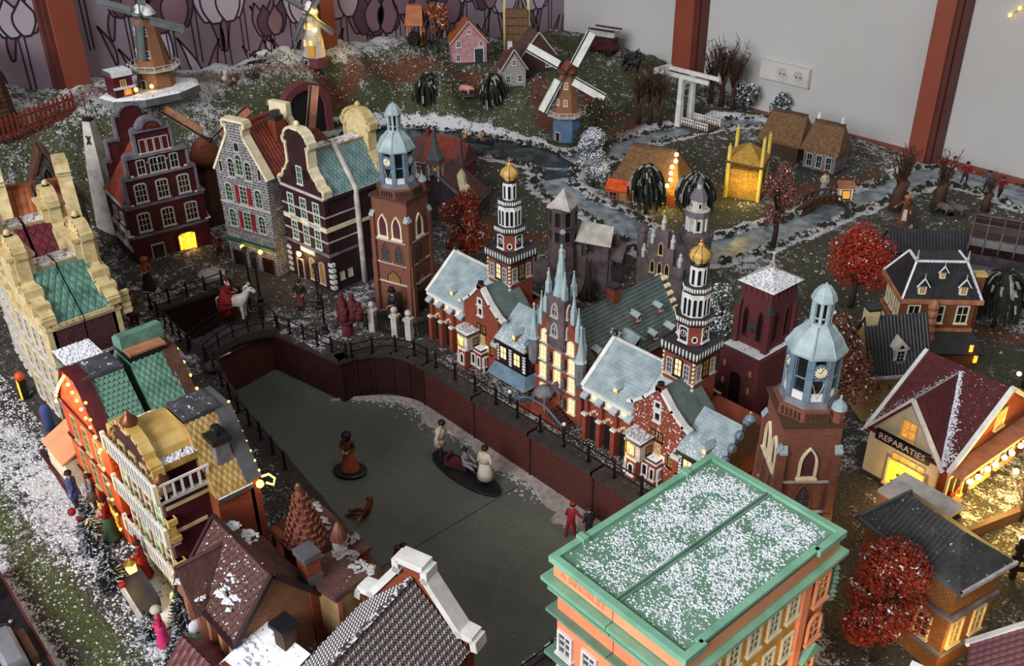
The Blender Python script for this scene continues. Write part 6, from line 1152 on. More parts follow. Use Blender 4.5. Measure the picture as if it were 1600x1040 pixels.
# lit bare tree with bulbs at the right edge
def bare_tree(label, loc, h, m_='bark', tk=1, *,  n=26, spread=.5, cat='tree', bulbs=0, rz=0, up_=.8, seed=1, group=None):
    rr = random.Random(seed); t = thing('bare_tree', label, cat, loc, rz, group)
    b = MB(); b.tube([(0, 0, -.3), (0, 0, h*.28), (.06*h, 0, h*.45)], [h*.045*tk, h*.034*tk, h*.026*tk], 7); b.build('trunk', m_, t)
    b = MB()
    for i in range(n):
        a = rr.uniform(0, 6.28); z = rr.uniform(.25, .5)*h; L = h*rr.uniform(.3, .6); sp = spread*rr.uniform(.4, 1.1)
        p0 = Vector((0, 0, z)); p1 = p0+Vector((cos(a)*sp*L*.5, sin(a)*sp*L*.5, L*.5*up_)); p2 = p1+Vector((cos(a+.4)*sp*L*.5, sin(a+.4)*sp*L*.5, L*.55*up_)); b.tube([p0, p1, p2], [h*.013, h*.008, h*.003], 4)
        for k in range(3):
            q0 = p1.lerp(p2, rr.random()); q1 = q0+Vector((rr.uniform(-1, 1), rr.uniform(-1, 1), rr.uniform(.3, 1.2)))*L*.2; b.tube([q0, q1], [h*.006, h*.002], 3)
    b.build('branches', m_, t, kind='stuff')
    for i in range(bulbs):
        q = MB(); q.ball((rr.uniform(-.3, .3)*h, rr.uniform(-.3, .3)*h, rr.uniform(.3, .95)*h), .34, 8, 5); q.build('bulb', 'bulb', t)
    return t
bare_tree('leafless tree hung with glowing bulbs in front of the red roofed shop', (-26.2, 106.5, 0), 9, bulbs=8, seed=4); glow((-25, 105, 6), .25, (1, .62, .15))
bare_tree('small leafless tree with bulbs beside the dark wooden fence', (-21.4, 101.5, 0), 8, bulbs=7, seed=9); glow((-20.5, 99.6, 5), .2, (1, .62, .15))
t = thing('plank_fence', 'dark wooden plank fence at the right edge of the yellow lit yard', 'fence', (-22.6, 96.2, 0), 38)
for i in range(3): q = MB(); q.box(-.6, 6.4, -.15, .15, 1.1+i*1.5, 1.9+i*1.5); q.build('plank', 'dark_wood', t)
for x in (0, 3, 6): q = MB(); q.box(x-.3, x+.3, -.3, .3, 0, 5.6); q.build('post', 'dark_wood', t)
bare_tree('leafless tree with one bulb at the right edge behind the shop', (-38.5, 136, 0), 8, bulbs=2, seed=12); glow((-37.5, 135, 6), .02, (1, .66, .2))
# ------------------------------------------------------------------ hip roofed brick house, tan block, rose tiled house
t = thing('hip_roof_house', 'orange brick house with dark slate hip roof behind the front red tree', 'house', (-33.4, 79.2, 0), -12)
W, D, he = 11.8, 7.4, 12
b = MB(); b.box(.3, W-.3, .3, D-.3, 0, he); b.build('wall', 'brick_slate_house', t)
for z in (2.5, 7.5): b = MB(); b.box(0, W, 0, D, z, z+.4); b.build('ledge', 'grey_stone', t)
r0_, r1_ = (2.6, D/2, he+3), (W-3.6, D/2, he+3); A_, B_, C_, D_ = (-.4, -.4, he), (W+.4, -.4, he), (W+.4, D+.4, he), (-.4, D+.4, he)
b = MB(); b.add([A_, B_, C_, D_, r0_, r1_], [(0, 1, 5, 4), (2, 3, 4, 5), (1, 2, 5), (3, 0, 4), (3, 2, 1, 0)]); b.build('roof', 'slate_snow', t)
sl = hypot(D/2+.4, 3); tiles('pan', ((1.6, -.2, he+.1), (1, 0, 0), (0, (D/2+.4)/sl, 3/sl)), .1, 0, W-4.6, sl-.2, .5, .6).build('roof_tiles', 'slate_snow', t, kind='stuff')
q = MB(); q.box(-.55, W+.55, -.55, -.25, he-.3, he+.1); q.build('gutter', 'mid_grey', t); q = MB(); q.box(W+.3, W+.6, -.5, D+.5, he-.3, he+.1); q.build('gutter', 'snow_dull', t); q = MB(); q.box(-.6, -.3, -.5, D+.5, he-.3, he+.1); q.build('gutter', 'mid_grey', t)
for y in (1.8, 5.2): window(t, W-.3, y, 3.6, 1.5, 3.0, 90, 'cream', 'lit_dim', 'sq', 2, 3, .2, .2)
for x in (2, 5.5, 9): window(t, x, .3, 3.4, 1.4, 2.8, 0, 'cream', 'glass_brown', 'sq', 2, 3, .2, .2)
q = MB(); q.prism([(-.8, 0), (.8, 0), (.5, -2), (-.5, -2)], 'y', 0, .3); glow((-19.6, 76, 4), .08); glow((-34.8, 80, 6), .05)
q = MB(); q.box(-3.6, 3.6, -2.4, 2.4, 0, 8.4); q.box(-3.75, 3.75, -2.55, 2.55, 8.4, 8.9, 1); q.box(3.6, 4.1, -1.8, 1.8, 0, 8.0, 2); o = q.build('flat_block', ['tan_wall', 'offwhite', 'dark_wood'], None, (-32.4, 90.6, 0), -.1); tag(o, 'plain tan flat topped block between slate roof and shop', 'building')
t = thing('rose_tiled_house', 'house with rose tiled roof and white gable edge at the lower right corner', 'house', (-12.5, 73.5, 0), 20)
b = MB(); b.prism([(-5, 0), (5, 0), (5, 7), (0, 12.2), (-5, 7)], 'y', -6, 5); b.build('wall', 'offwhite', t); b = MB(); b.slab((5.5, -6.4, 6.7), (5.5, 5.4, 6.7), (0, 5.4, 12.6), (0, -6.4, 12.6), .3); b.slab((-5.5, 5.4, 6.7), (-5.5, -6.4, 6.7), (0, -6.4, 12.6), (0, 5.4, 12.6), .3); b.build('roof', 'rose_tile', t)
sl = hypot(5.5, 5.9); tile_parts(t, ((-5.5, 5.4, 6.75), (0, -1, 0), (5.5/sl, 0, 5.9/sl)), 11.6, sl-.2, .8, .75, ['rose_tile'], .13, 300, 'pan'); strip([(-5.7, 6.5), (0, 12.7), (5.7, 6.5)], 5, 5.7, .35).build('gable_edge', 'white_paint', t)
t = thing('snow_roof_shed', 'low shed with snowy dark roof at the bottom right edge', 'shed', (-17.5, 66.5, 0), 10)
b = MB(); b.box(-3.4, 3.4, -2.6, 2.6, 0, 7.4); b.build('wall', 'brick_tan', t); b = MB(); b.slab((-3.8, -3, 7.2), (3.8, -3, 7.2), (3.8, 3, 8.6), (-3.8, 3, 8.6), .4); b.build('roof', 'slab_snow', t)
# ------------------------------------------------------------------ red castle tower
t = thing('castle_tower', 'square red castle tower with snowy pyramid roof and round emblem', 'tower', (-64.4, 106.2, 0), -2)
b = MB(); b.box(-2.5, 2.5, -2.9, 2.9, 0, 18.7); b.build('wall', 'brick_castle', t); b = MB(); b.box(-3.2, 3.4, -5.2, 2.6, 0, 9); b.box(-3.0, 3.2, -5, 2.6, 9, 9.3, 1); b.build('gatehouse', ['brick_castle', 'slab_snow'], t)
b = MB(); b.add([(-3, -3.4, 18.7), (3, -3.4, 18.7), (3, 3.4, 18.7), (-3, 3.4, 18.7), (0, 0, 20.6)], [(0, 1, 4), (1, 2, 4), (2, 3, 4), (3, 0, 4), (3, 2, 1, 0)]); b.build('roof', 'white_snow_roof', t); flakes(t, 'snow', lambda: (lambda x, y: (x, y, 18.7+1.9*(1-max(abs(x)/3, abs(y)/3.4))))(rnd.uniform(-2.9, 2.9), rnd.uniform(-3.3, 3.3)), 600, (.08, .2), 'snow_dull')
q = MB(); q.bar((-.55, 0, 20), (0, 0, 21.8), .16, .16); q.bar((.55, 0, 20), (0, 0, 21.8), .16, .16); q.lathe([(.12, 21.6), (.2, 22), (.1, 22.4), (.25, 22.7), (.05, 23)], 6); q.build('finial', 'offwhite', t)
for sx in (-1, 1):
    for sy in (-1, 1):
        q = MB(); q.box(sx*2.5-.45, sx*2.5+.45, sy*2.9-.45, sy*2.9+.45, 0, 15.5); q.build('corner_buttress', 'brick_castle', t); q = MB(); q.add([(sx*2.5-.55, sy*2.9-.55, 15.4), (sx*2.5+.55, sy*2.9-.55, 15.4), (sx*2.5+.55, sy*2.9+.55, 15.4), (sx*2.5-.55, sy*2.9+.55, 15.4), (sx*2.1, sy*2.5, 17.0)], [(0, 1, 4), (1, 2, 4), (2, 3, 4), (3, 0, 4)]); q.build('buttress_cap', 'dark_grey', t)
for f, p in ((0, (0, -2.9)), (90, (2.5, 0))):
    for o in (-1.2, 1.2): window(t, p[0]+(o if f == 0 else 0), p[1]+(o if f else 0), 10.6, .8, 4.6, f, 'brick_castle', 'glass_brown', 'point', 1, 1, .15, .1)
    for k in range(5): o = (k-2)*.95; q = MB(); q.box(-.16, .16, -.16, .1, 0, 1.1); q.build('corbel', 'brick_castle', t, (p[0]+(o if f == 0 else 0), p[1]+(o if f else 0), 17.2), radians(f))
q = MB(); q.lathe([(.8, 0), (.8, .15), (.5, .2), (.45, .1)], 16); o = q.build('emblem', 'dark_stone', t, (0, -2.95, 12.4)); o.rotation_euler[0] = pi/2
window(t, 0, -5.2, 1, 2, 5, 0, 'brick_castle', 'glass_brown', 'arch', 1, 1, .4, .2); 
for z in (3.4, 6.2): window(t, 2.2, -5.2, z, .5, 1.0, 0, 'brick_castle', 'lit_dim', 'arch', 1, 1, .1, .1); window(t, -2.2, -5.2, z, .5, 1.0, 0, 'brick_castle', 'lit_dim', 'arch', 1, 1, .1, .1)
# ------------------------------------------------------------------ mansion and black roofed house
t = thing('mansion', 'brown brick mansion with diamond slate hip roof and cream dormers', 'house', (-56.2, 130.6, 0), 44)
W, D, he, hz = 10.6, 9, 10.2, 15
b = MB(); b.box(0, W, 0, D, 0, he); b.build('wall', 'brick_mansion', t)
b = MB(); A_ = [(-.5, -.5, he), (W+.5, -.5, he), (W+.5, D+.5, he), (-.5, D+.5, he)]; T_ = [(1.6, 2.6, hz), (W-1.6, 2.6, hz), (W-1.6, D-2.6, hz), (1.6, D-2.6, hz)]
b.add(A_+T_, [(0, 1, 5, 4), (1, 2, 6, 5), (2, 3, 7, 6), (3, 0, 4, 7), (4, 5, 6, 7), (3, 2, 1, 0)]); b.build('roof', 'black_tile', t)
sl = hypot(3.1, hz-he); u_ = 1.2
tl = MB(); n_ = 9
for j in range(12):
    tt = j/12; xl = -.5+2.1*tt; xr = W+.5-2.1*tt; y = -.5+3.1*tt; z = he+(hz-he)*tt; n_ = int((xr-xl)/.52)
    for i in range(n_): x = xl+(i+.5+.5*(j % 2))*.52; tl.add([(x, y-.05, z-.0), (x+.22, y+.1, z+.22), (x, y+.27, z+.42), (x-.22, y+.1, z+.22), (x, y+.0, z+.26)], [(0, 1, 4), (1, 2, 4), (2, 3, 4), (3, 0, 4)])
tl.build('roof_tiles', 'black_tile', t, kind='stuff')
hp = MB()
for a_, c_ in ((A_[0], T_[0]), (A_[1], T_[1]), (A_[3], T_[3]), (T_[0], T_[1]), (T_[1], T_[2]), (T_[3], T_[0])): q = MB(); q.bar(a_, c_, .3, .3); q.build('hip_ridge', 'snow', t)
for x, y in ((1.6, 2.6), (W-1.6, 2.6)): q = MB(); q.lathe([(.3, hz), (.15, hz+.5), (.08, hz+1.8)], 6, (x, y)); q.ball((x, y, hz+.5), .28, 6, 4); q.build('finial', 'offwhite', t)
b = MB(); b.box(-.8, W+.8, -.8, D+.8, he-.7, he); b.build('cornice', 'tan_wall', t); b = MB(); b.box(-.3, W+.3, -.3, D+.3, 4.6, 5.1); b.build('string_course', 'tan_wall', t)
for x, z, s in ((2.3, he+.5, 1), (W-2.3, he+.5, 1), (W/2, he+2.6, .75)):
    q = MB(); q.box(-.6*s, .6*s, -.2, 1.6*s, 0, 1.6*s); o = q.build('dormer', 'cream_pale', t, (x, -.2+(z-he)*.62, z)); q = MB(); q.prism([(-.8*s, 1.5*s), (.8*s, 1.5*s), (0, 2.6*s)], 'y', -.4, 2*s); q.build('dormer_roof', 'black_tile', o); strip([(-.85*s, 1.4*s), (0, 2.65*s), (.85*s, 1.4*s)], -.5, -.3, .16).build('dormer_edge', 'snow', o); window(o, 0, -.2, .3*s, .7*s, 1.1*s, 0, 'cream_pale', 'lit_dim', 'sq', 2, 3, .08, .08); q = MB(); q.lathe([(.1, 2.6*s), (.05, 3.6*s)], 5, (0, -.3)); q.build('spike', 'offwhite', o)
for z, h in ((6.1, 2.7), (1.0, 2.4)):
    for x in (1.7, 5.3, 8.9): window(t, x, 0, z, 1.5, h, 0, 'cream_pale', 'glass_dark', 'sq', 2, 2, .2, .16)
    for y in (2.2, 4.6, 7): window(t, 0, y, z, 1.2, h, 270, 'cream_pale', 'glass_dark', 'sq', 2, 2, .2, .16); window(t, W, y, z, 1.2, h, 90, 'cream_pale', 'glass_dark', 'sq', 2, 2, .2, .16)
for s in (1,): q = MB(); q.box(W-.1, W+1.4, 2, 3.4, 3, hz-2); q.box(W-.2, W+1.6, 1.9, 3.5, hz-2.2, hz-1.8, 1); q.build('side_chimney', ['brick_mansion', 'gold_paint'], t)
b = MB(); b.slab((2.6, -3.6, 2.6), (W+1.4, -3.6, 2.6), (W+.6, -.2, 4.4), (3.6, -.2, 4.4), .3); b.build('veranda_roof', 'black_tile', t); b = MB(); b.box(3.6, W+.4, -3, 0, 0, 2.6); b.build('veranda', 'brick_mansion', t)
sc_ = MB(); 
for k in range(6): q = MB(); q.lathe([(.9-.05*k, 0), (1.0-.04*k, .4), (.6, 1.3), (.2, 1.6)], 8); q.build('stepped_gable_stone', 'tan_wall', t, (4.2-.05*k, -1.4, 2.5+1.3*k))
for x, z in ((W-.4, 2.4), (W+.6, .9)): q = MB(); q.box(-.25, .25, -.1, .1, 0, 1.5); q.build('lit_panel', 'lit_bright', t, (x, -3.1, z))
glow((-46.5, 135.5, 2.6), .012, (1, .62, .15))
t = thing('black_roof_house', 'house with black tiled roof and a single white trimmed dormer', 'house', (-50.1, 111.2, 0), 54)
W, D, he, hr = 8.2, 8, 8.1, 14.6
b = MB(); b.prism([(0, 0), (D, 0), (D, he), (D/2, hr-.3), (0, he)], 'x', 0, W); b.build('wall', 'beige_wall', t)
b = MB(); b.slab((-.4, -.5, he-.4), (W+.4, -.5, he-.4), (W+.4, D/2, hr), (-.4, D/2, hr), .35); b.slab((W+.4, D+.5, he-.4), (-.4, D+.5, he-.4), (-.4, D/2, hr), (W+.4, D/2, hr), .35); b.build('roof', 'black_tile', t)
sl = hypot(D/2+.5, hr-he+.4); tiles('pan', ((-.4, -.5, he-.35), (1, 0, 0), (0, (D/2+.5)/sl, (hr-he+.4)/sl)), .12, 0, W+.8, sl, .48, .52).build('roof_tiles', 'black_tile', t, kind='stuff')
b = MB(); b.box(-.5, W+.5, -.85, -.45, he-.7, he-.3); b.build('gutter', 'snow_dull', t)
q = MB(); q.prism([(-1.0, 0), (1.0, 0), (.8, 1.0), (.85, 2.0), (1.2, 2.2), (0, 3.5), (-1.2, 2.2), (-.85, 2.0), (-.8, 1.0)], 'y', -.2, 3); o = q.build('dormer', 'offwhite', t, (3.9, .7, he+.9)); window(o, 0, -.2, .3, .95, 1.6, 0, 'offwhite', 'glass_brown', 'sq', 2, 3, .1, .06); q = MB(); q.prism([(-.4, 2.3), (.4, 2.3), (0, 2.9)], 'y', -.25, -.15); q.build('dormer_vent', 'black_paint', o)
q = MB(); q.box(-.3, 1.3, 3.2, 4.8, hr-1.5, hr+1.2); q.box(-.4, 1.4, 3.1, 4.9, hr+1.2, hr+1.5, 1); q.build('chimney', ['cream', 'black_tile'], t)
for x in (1.5, 3, 4.5, 6): q = MB(); q.bar((-.25, -.05, -.4), (.25, -.05, .4), .12, .08); q.bar((.25, -.05, -.4), (-.25, -.05, .4), .12, .08); q.build('wall_anchor', 'black_paint', t, (x, 0, 5.6), kind='stuff')
t = thing('long_dark_roof', 'long low building with dark ribbed roof behind the mansion', 'building', (-72.5, 158, 0), 40)
b = MB(); b.prism([(0, 0), (6, 0), (6, 3.4), (3, 6.2), (0, 3.4)], 'x', 0, 15); b.build('wall', 'dark_stone', t); b = MB(); b.slab((-.3, -.4, 3.1), (15.3, -.4, 3.1), (15.3, 3, 6.5), (-.3, 3, 6.5), .3); b.slab((15.3, 6.4, 3.1), (-.3, 6.4, 3.1), (-.3, 3, 6.5), (15.3, 3, 6.5), .3); b.build('roof', 'dark_grey', t)
sl = hypot(3.4, 3.4); tiles('pan', ((-.3, -.4, 3.12), (1, 0, 0), (0, .707, .707)), .14, 0, 15.6, sl, .55, 5).build('roof_ribs', 'dark_grey', t, kind='stuff')
t = thing('greenhouse', 'dark glass barrel roofed greenhouse on a grey base at the right edge', 'greenhouse', (-57, 171, 0), 20)
b = MB(); b.box(-8, 12, -5, 7, 0, 2.2); b.build('base', 'grey_stone', t); b = MB(); b.box(-6.6, 10.6, -3.6, 5.6, 2.2, 4.2); b.build('wall', 'dark_stone', t)
prof = [(1+4.6*cos(a*pi/12), 4.2+5.4*sin(a*pi/12)) for a in range(13)]; b = MB(); b.prism([(y, z) for y, z in prof], 'x', -6.6, 10.6); b.build('glass_vault', 'glass_brown', t)
for k in range(8): x = -6.6+17.2*k/7; q = MB(); q.tube([(x, 1+4.7*cos(a*pi/12), 4.2+5.5*sin(a*pi/12)) for a in range(13)], .16, 4); q.build('rib', 'mauve_stone', t)
for a in (2, 4, 6, 8, 10): q = MB(); q.bar((-6.6, 1+4.7*cos(a*pi/12), 4.2+5.5*sin(a*pi/12)), (10.6, 1+4.7*cos(a*pi/12), 4.2+5.5*sin(a*pi/12)), .18, .18); q.build('purlin', 'mauve_stone', t)
# ------------------------------------------------------------------ ruin, grey castle, bell chapel, pond house
t = thing('ruin_tower', 'mauve stone ruin with pale capped octagonal tower and broken walls', 'ruin', (-108, 110, 0), 20)
b = MB(); b.lathe([(2.9, 0), (2.6, 8), (2.4, 8), (2.4, 15.4)], 8, (0, 0), 0, pi/8); b.build('tower', 'mauve_stone', t); b = MB(); b.lathe([(3.1, 15.3), (2.9, 15.7), (1.6, 16.7), (.6, 17.8), (.15, 18.4)], 4, (0, 0), 0, pi/4); b.build('cap', 'offwhite', t)
for k in range(8):
    an = k*pi/4; R = 2.4*cos(pi/8)
    for z, h in ((12.2, 2.6), (9.4, 1.8)): window(t, R*cos(an), R*sin(an), z, .9, h, math.degrees(an)+90, 'mauve_stone', 'black_paint', 'seg' if z > 10 else 'sq', 1, 1, .16, .14)
q = MB(); q.lathe([(.5, 0), (.5, .12)], 12); o = q.build('clock_face', 'offwhite', t, (.95, -2.2, 11.5)); o.rotation_euler = (pi/2, 0, pi/8)
for x, y, z in ((.9, -2.25, 6.6), (.9, -2.5, 3.6)): q = MB(); q.box(-.6, .6, -.1, .1, 0, 1.5); q.box(-.35, .35, -.15, .0, .3, 1.2, 1); q.build('tablet', ['offwhite', 'black_paint'], t, (x, y, z), pi/8)
for (x0, y0, x1, y1, h) in ((2.2, .5, 8, 1.5, 8.5), (8, 1.5, 9, 6, 6.0), (2, -2, 6, -2.5, 4), (-6, 0, -2, 0, 5), (3, 3.8, 8.5, 5, 9.5)):
    d = hypot(x1-x0, y1-y0); q = MB(); n_ = 5
    for k in range(n_): q.box(d*k/n_, d*(k+1)/n_, -.5, .5, 0, h*(1-.08*((k*7) % 4)))
    q.build('broken_wall', 'mauve_stone', t, (x0, y0, 0), atan2(y1-y0, x1-x0))
b = MB(); b.slab((2.5, -.5, 9.4), (8.6, .6, 9), (8, 3.4, 11.6), (2.4, 2.6, 12), .3); b.build('roof_remnant', 'offwhite', t); b = MB(); b.slab((6.5, 2, 6), (10, 2.5, 5.6), (9.6, 6, 7.8), (6, 5.5, 8.2), .3); b.build('roof_remnant', 'mauve_stone', t)
rr = random.Random(3); q = MB()
for k in range(16): a = rr.uniform(0, 6.28); q.tube([(6+cos(a)*1.6, -2.5+sin(a)*1.2, 0), (6+cos(a)*.5, -2.5+sin(a)*.5, 3.5), (6+cos(a)*.4, -2.5+.4*sin(a), rr.uniform(5.5, 8.2))], [.3, .2, .1], 5)
q.build('root_trunk', 'bark', t, kind='stuff')
q = MB()
for k in range(120): q.lump((rr.gauss(8.5, 2.2), rr.gauss(-7, 1.6), rr.uniform(.0, 2.6)), rr.uniform(.4, .8))
o = q.build('shrub', 'leaf_rust', None, (-104, 108.5, 0), kind='stuff'); tag(o, 'low rust and green shrubbery behind the gothic city hall', 'shrub')
t = thing('grey_castle', 'grey castle with round white banded spire tower and stepped mauve gable', 'castle', (-92, 126, 0), 10)
q = MB(); q.lathe([(3.0, 0), (2.8, 9.6), (3.1, 9.8), (3.1, 10.6), (2.6, 10.6), (1.9, 11.2)], 10, (0, 0)); q.build('round_tower', 'mauve_stone', t)
q = MB(); q.lathe([(1.55, 10.8), (1.55, 13.6), (2.1, 13.9), (2.1, 14.9), (1.3, 15.0), (1.3, 16.6), (1.55, 16.8), (1.3, 17.6), (.9, 18.3), (.5, 18.6), (.5, 19.4), (.65, 19.5), (.3, 20.2), (.08, 20.8)], 10, (0, 0), 0, 0, False, ms=[0, 0, 1, 0, 0, 0, 1, 1, 1, 0, 1, 1, 1, 1]); q.build('upper_stages', ['offwhite', 'grey_stone'], t)
for k in range(10): a_ = k*pi/5; q = MB(); q.box(-.16, .16, -.14, .14, 0, 2.4); q.build('colonnette', 'white_paint', t, (1.75*cos(a_), 1.75*sin(a_), 11.2), a_)
for k in range(5): a_ = k*2*pi/5+.4; window(t, 1.5*cos(a_), 1.5*sin(a_), 11.4, .7, 1.8, math.degrees(a_)+90, 'white_paint', 'black_paint', 'sq', 1, 1, .12, .08); window(t, 1.25*cos(a_), 1.25*sin(a_), 15.4, .4, .8, math.degrees(a_)+90, 'white_paint', 'black_paint', 'sq', 1, 1, .08, .08)
gx0, gy0 = -2.4, -7.5
b = MB(); b.prism([(-4.4, 0), (4.4, 0), (4.4, 7), (2.4, 7), (2.4, 10), (1.2, 10), (1.2, 13), (-1.2, 13), (-1.2, 10), (-2.4, 10), (-2.4, 7), (-4.4, 7)], 'y', 0, 1); b.build('stepped_gable', 'mauve_stone', t, (gx0, gy0, 0)); b = MB(); b.prism([(-4.4, 0), (4.4, 0), (4.4, 5.6), (0, 11), (-4.4, 5.6)], 'y', 1, 9); b.build('hall', 'grey_stone', t, (gx0, gy0, 0))
for x, z, h in ((0, 13, 2.6), (-1.9, 10, 2.6), (1.9, 10, 2.6), (-3.5, 7, 2.6), (3.5, 7, 2.6)): q = MB(); q.box(-.3, .3, -.3, .3, 0, h*.4); q.lathe([(.4, h*.4), (.5, h*.5), (.2, h*.8), (.3, h*.85), (.05, h)], 6); q.build('pinnacle', 'offwhite', t, (gx0+x, gy0+.5, z))
for x, z in ((0, 8.6), (-1.4, 5), (1.4, 5), (0, 5)): window(t, gx0+x, gy0, z, .7, 2.2, 0, 'cream', 'glass_brown', 'point', 1, 1, .12, .12)
for x, y in ((-1.5, 3.2), (-8.6, -3)): q = MB(); q.lathe([(.9, 0), (.9, 9.5), (1.1, 9.7), (1.1, 10.2), (.5, 11), (.1, 11.6)], 8, (x, y)); q.build('stair_turret', 'mauve_stone', t)
t = thing('bell_chapel', 'dark stone chapel with slate bell cupola behind the left church tower', 'chapel', (-146, 111, 0), 28)
b = MB(); b.prism([(-7, 0), (9, 0), (9, 4.5), (1, 10), (-7, 4.5)], 'y', 0, 9); b.build('wall', 'dark_stone', t); b = MB(); b.slab((9.4, -.3, 4.2), (9.4, 9.3, 4.2), (1, 9.3, 10.3), (1, -.3, 10.3), .3); b.slab((-7.4, 9.3, 4.2), (-7.4, -.3, 4.2), (1, -.3, 10.3), (1, 9.3, 10.3), .3); b.build('roof', 'brown_tile', t); strip([(-7.5, 4), (1, 10.4), (9.5, 4)], -.6, -.2, .35).build('coping', 'grey_stone', t)
q = MB(); [q.box(1+sx*1.0-.2, 1+sx*1.0+.2, sy*1.0+.6-.2, sy*1.0+.6+.2, 9, 12.6) for sx in (-1, 1) for sy in (-1, 1)]; q.build('cupola_posts', 'offwhite', t, kind='stuff'); q = MB(); q.box(-.4, 2.4, -.8, 2.0, 12.4, 13.4); q.build('cupola_band', 'mauve_stone', t); q = MB(); q.lathe([(2.1, 13.4), (1.3, 14.6), (.7, 16), (.35, 18.4), (.05, 19.6)], 4, (1, .6), 0, pi/4); q.build('cupola_spire', 'mid_grey', t)
q = MB(); q.lathe([(.75, 10), (.6, 10.5), (.45, 11.4), (.1, 11.8)], 10, (1, .6), 0, 0, True); q.build('bell', 'brass', t)
for x, y in ((-3, -.4), (4.5, -.4)): q = MB(); q.prism([(0, 0), (1.8, 0), (1.5, 2), (.9, 2.4), (.7, 4.2), (0, 5.4), (-.7, 4.2)], 'y', 0, 1.1); q.build('cream_scroll', 'cream_pale', t, (x+(2 if x > 0 else -1), y+.2, 7.4 if x < 0 else 6.4))
t = thing('pond_house', 'red roofed brick house standing at the edge of the dark pond', 'house', (-166, 121.5, 0), 22)
b = MB(); b.prism([(0, 0), (6.4, 0), (6.4, 5.4), (3.2, 9.6), (0, 5.4)], 'x', 0, 12.6); b.build('wall', 'brick_castle', t); b = MB(); b.add([(-.4, -.5, 5.2), (13, -.5, 5.2), (13, 6.9, 5.2), (-.4, 6.9, 5.2), (2.6, 3.2, 10.4), (10.4, 3.2, 10.4)], [(0, 1, 5, 4), (2, 3, 4, 5), (1, 2, 5), (3, 0, 4), (3, 2, 1, 0)]); b.build('roof', 'brown_tile', t)
sl = hypot(3.7, 5.2); tiles('pan', ((2.6, -.4, 5.3), (1, 0, 0), (0, 3.7/sl, 5.2/sl)), .12, 0, 7.8, sl, .55, .9).build('roof_tiles', 'red_tile', t, kind='stuff'); q = MB(); q.box(2.2, 3.0, 2.8, 3.6, 9.6, 11.8); q.build('chimney', 'brick_castle', t)
for x in (1.6, 4, 6.6, 9): window(t, x, 0, 2.0, .9, 1.9, 0, 'offwhite', 'glass_dark', 'sq', 2, 2, .14, .12)
q = MB(); q.box(-.2, 12.8, -.3, -.02, 4.8, 5.2); q.build('eave_board', 'offwhite', t)
# ------------------------------------------------------------------ farms on the right
def thatched(label, loc, rz, w, d, he, hr, roof='thatch', wall='brick_rust', hip=2.2, name='thatched_farmhouse', win=True, gable=False):
    t = thing(name, label, 'house', loc, rz); b = MB(); b.box(-w/2, w/2, -d/2, d/2, -.6, he); b.build('wall', wall, t)
    e = .7; A_ = [(-w/2-e, -d/2-e, he-.4), (w/2+e, -d/2-e, he-.4), (w/2+e, d/2+e, he-.4), (-w/2-e, d/2+e, he-.4)]; R_ = [(-w/2+hip, 0, hr), (w/2-hip, 0, hr)]
    b = MB(); b.add(A_+R_+[(x, y, z-.5) for x, y, z in A_], [(0, 1, 5, 4), (2, 3, 4, 5), (1, 2, 5), (3, 0, 4), (0, 6, 7, 1), (1, 7, 8, 2), (2, 8, 9, 3), (3, 9, 6, 0), (9, 8, 7, 6)]); b.build('thatch_roof', roof, t)
    b = MB(); b.bar(R_[0], R_[1], .7, .5); b.build('ridge', 'thatch_dark', t)
    if win:
        for x in (-w*.3, 0, w*.3): window(t, x, -d/2, he*.2, 1.1, he*.5, 0, 'offwhite', 'glass_dark', 'sq', 2, 2, .14, .12)
    return t
t = thatched('thatched farmhouse with orange tiled porch strip lit by yellow bulbs', (-123.6, 152.4, .6), 20, 14, 9.5, 4.0, 10.6)
b = MB(); b.slab((-7.9, -7.2, 2.6), (-2.2, -7.2, 2.6), (-2.2, -5.0, 4.2), (-7.9, -5.0, 4.2), .25); b.build('porch_roof', 'orange_brick', t); tiles('pan', ((-7.9, -7.2, 2.62), (1, 0, 0), (0, .81, .59)), .14, 0, 5.7, 2.7, .55, 2.7).build('porch_tiles', 'orange_brick', t, kind='stuff'); b = MB(); b.box(-7.4, -2.6, -6.6, -4.7, -.6, 2.6); b.build('porch', 'brick_rust', t); window(t, -6.1, -6.6, .2, 1.5, 1.8, 0, 'tan_wall', 'glass_dark', 'sq', 2, 2); window(t, -3.9, -6.6, .2, 1.3, 1.8, 0, 'tan_wall', 'lit_dim', 'sq', 2, 3)
for i in range(6): q = MB(); q.ball((5.2+.25*sin(i*2), -1.2-i*.85, 10.2-i*1.05), .42, 8, 5); q.build('string_bulb', 'bulb', t)
glow((-115.4, 149.6, 8.5), .11, (1, .68, .12)); glow((-114.8, 147.8, 4.5), .07, (1, .68, .12))
t = thing('hay_barn', 'open hay barn with four yellow poles and a small straw roof', 'barn', (-110.6, 167.4, .4), 24)
for x, y, h in ((-3.4, -3.4, 11.2), (3.4, -3.4, 13.4), (3.4, 3.4, 12.4), (-3.4, 3.4, 13)): q = MB(); q.lathe([(.42, -.5), (.38, h), (.2, h+.3)], 8, (x, y)); q.ball((x, y, h+.5), .24, 6, 4); q.build('pole', 'yellow_pole', t)
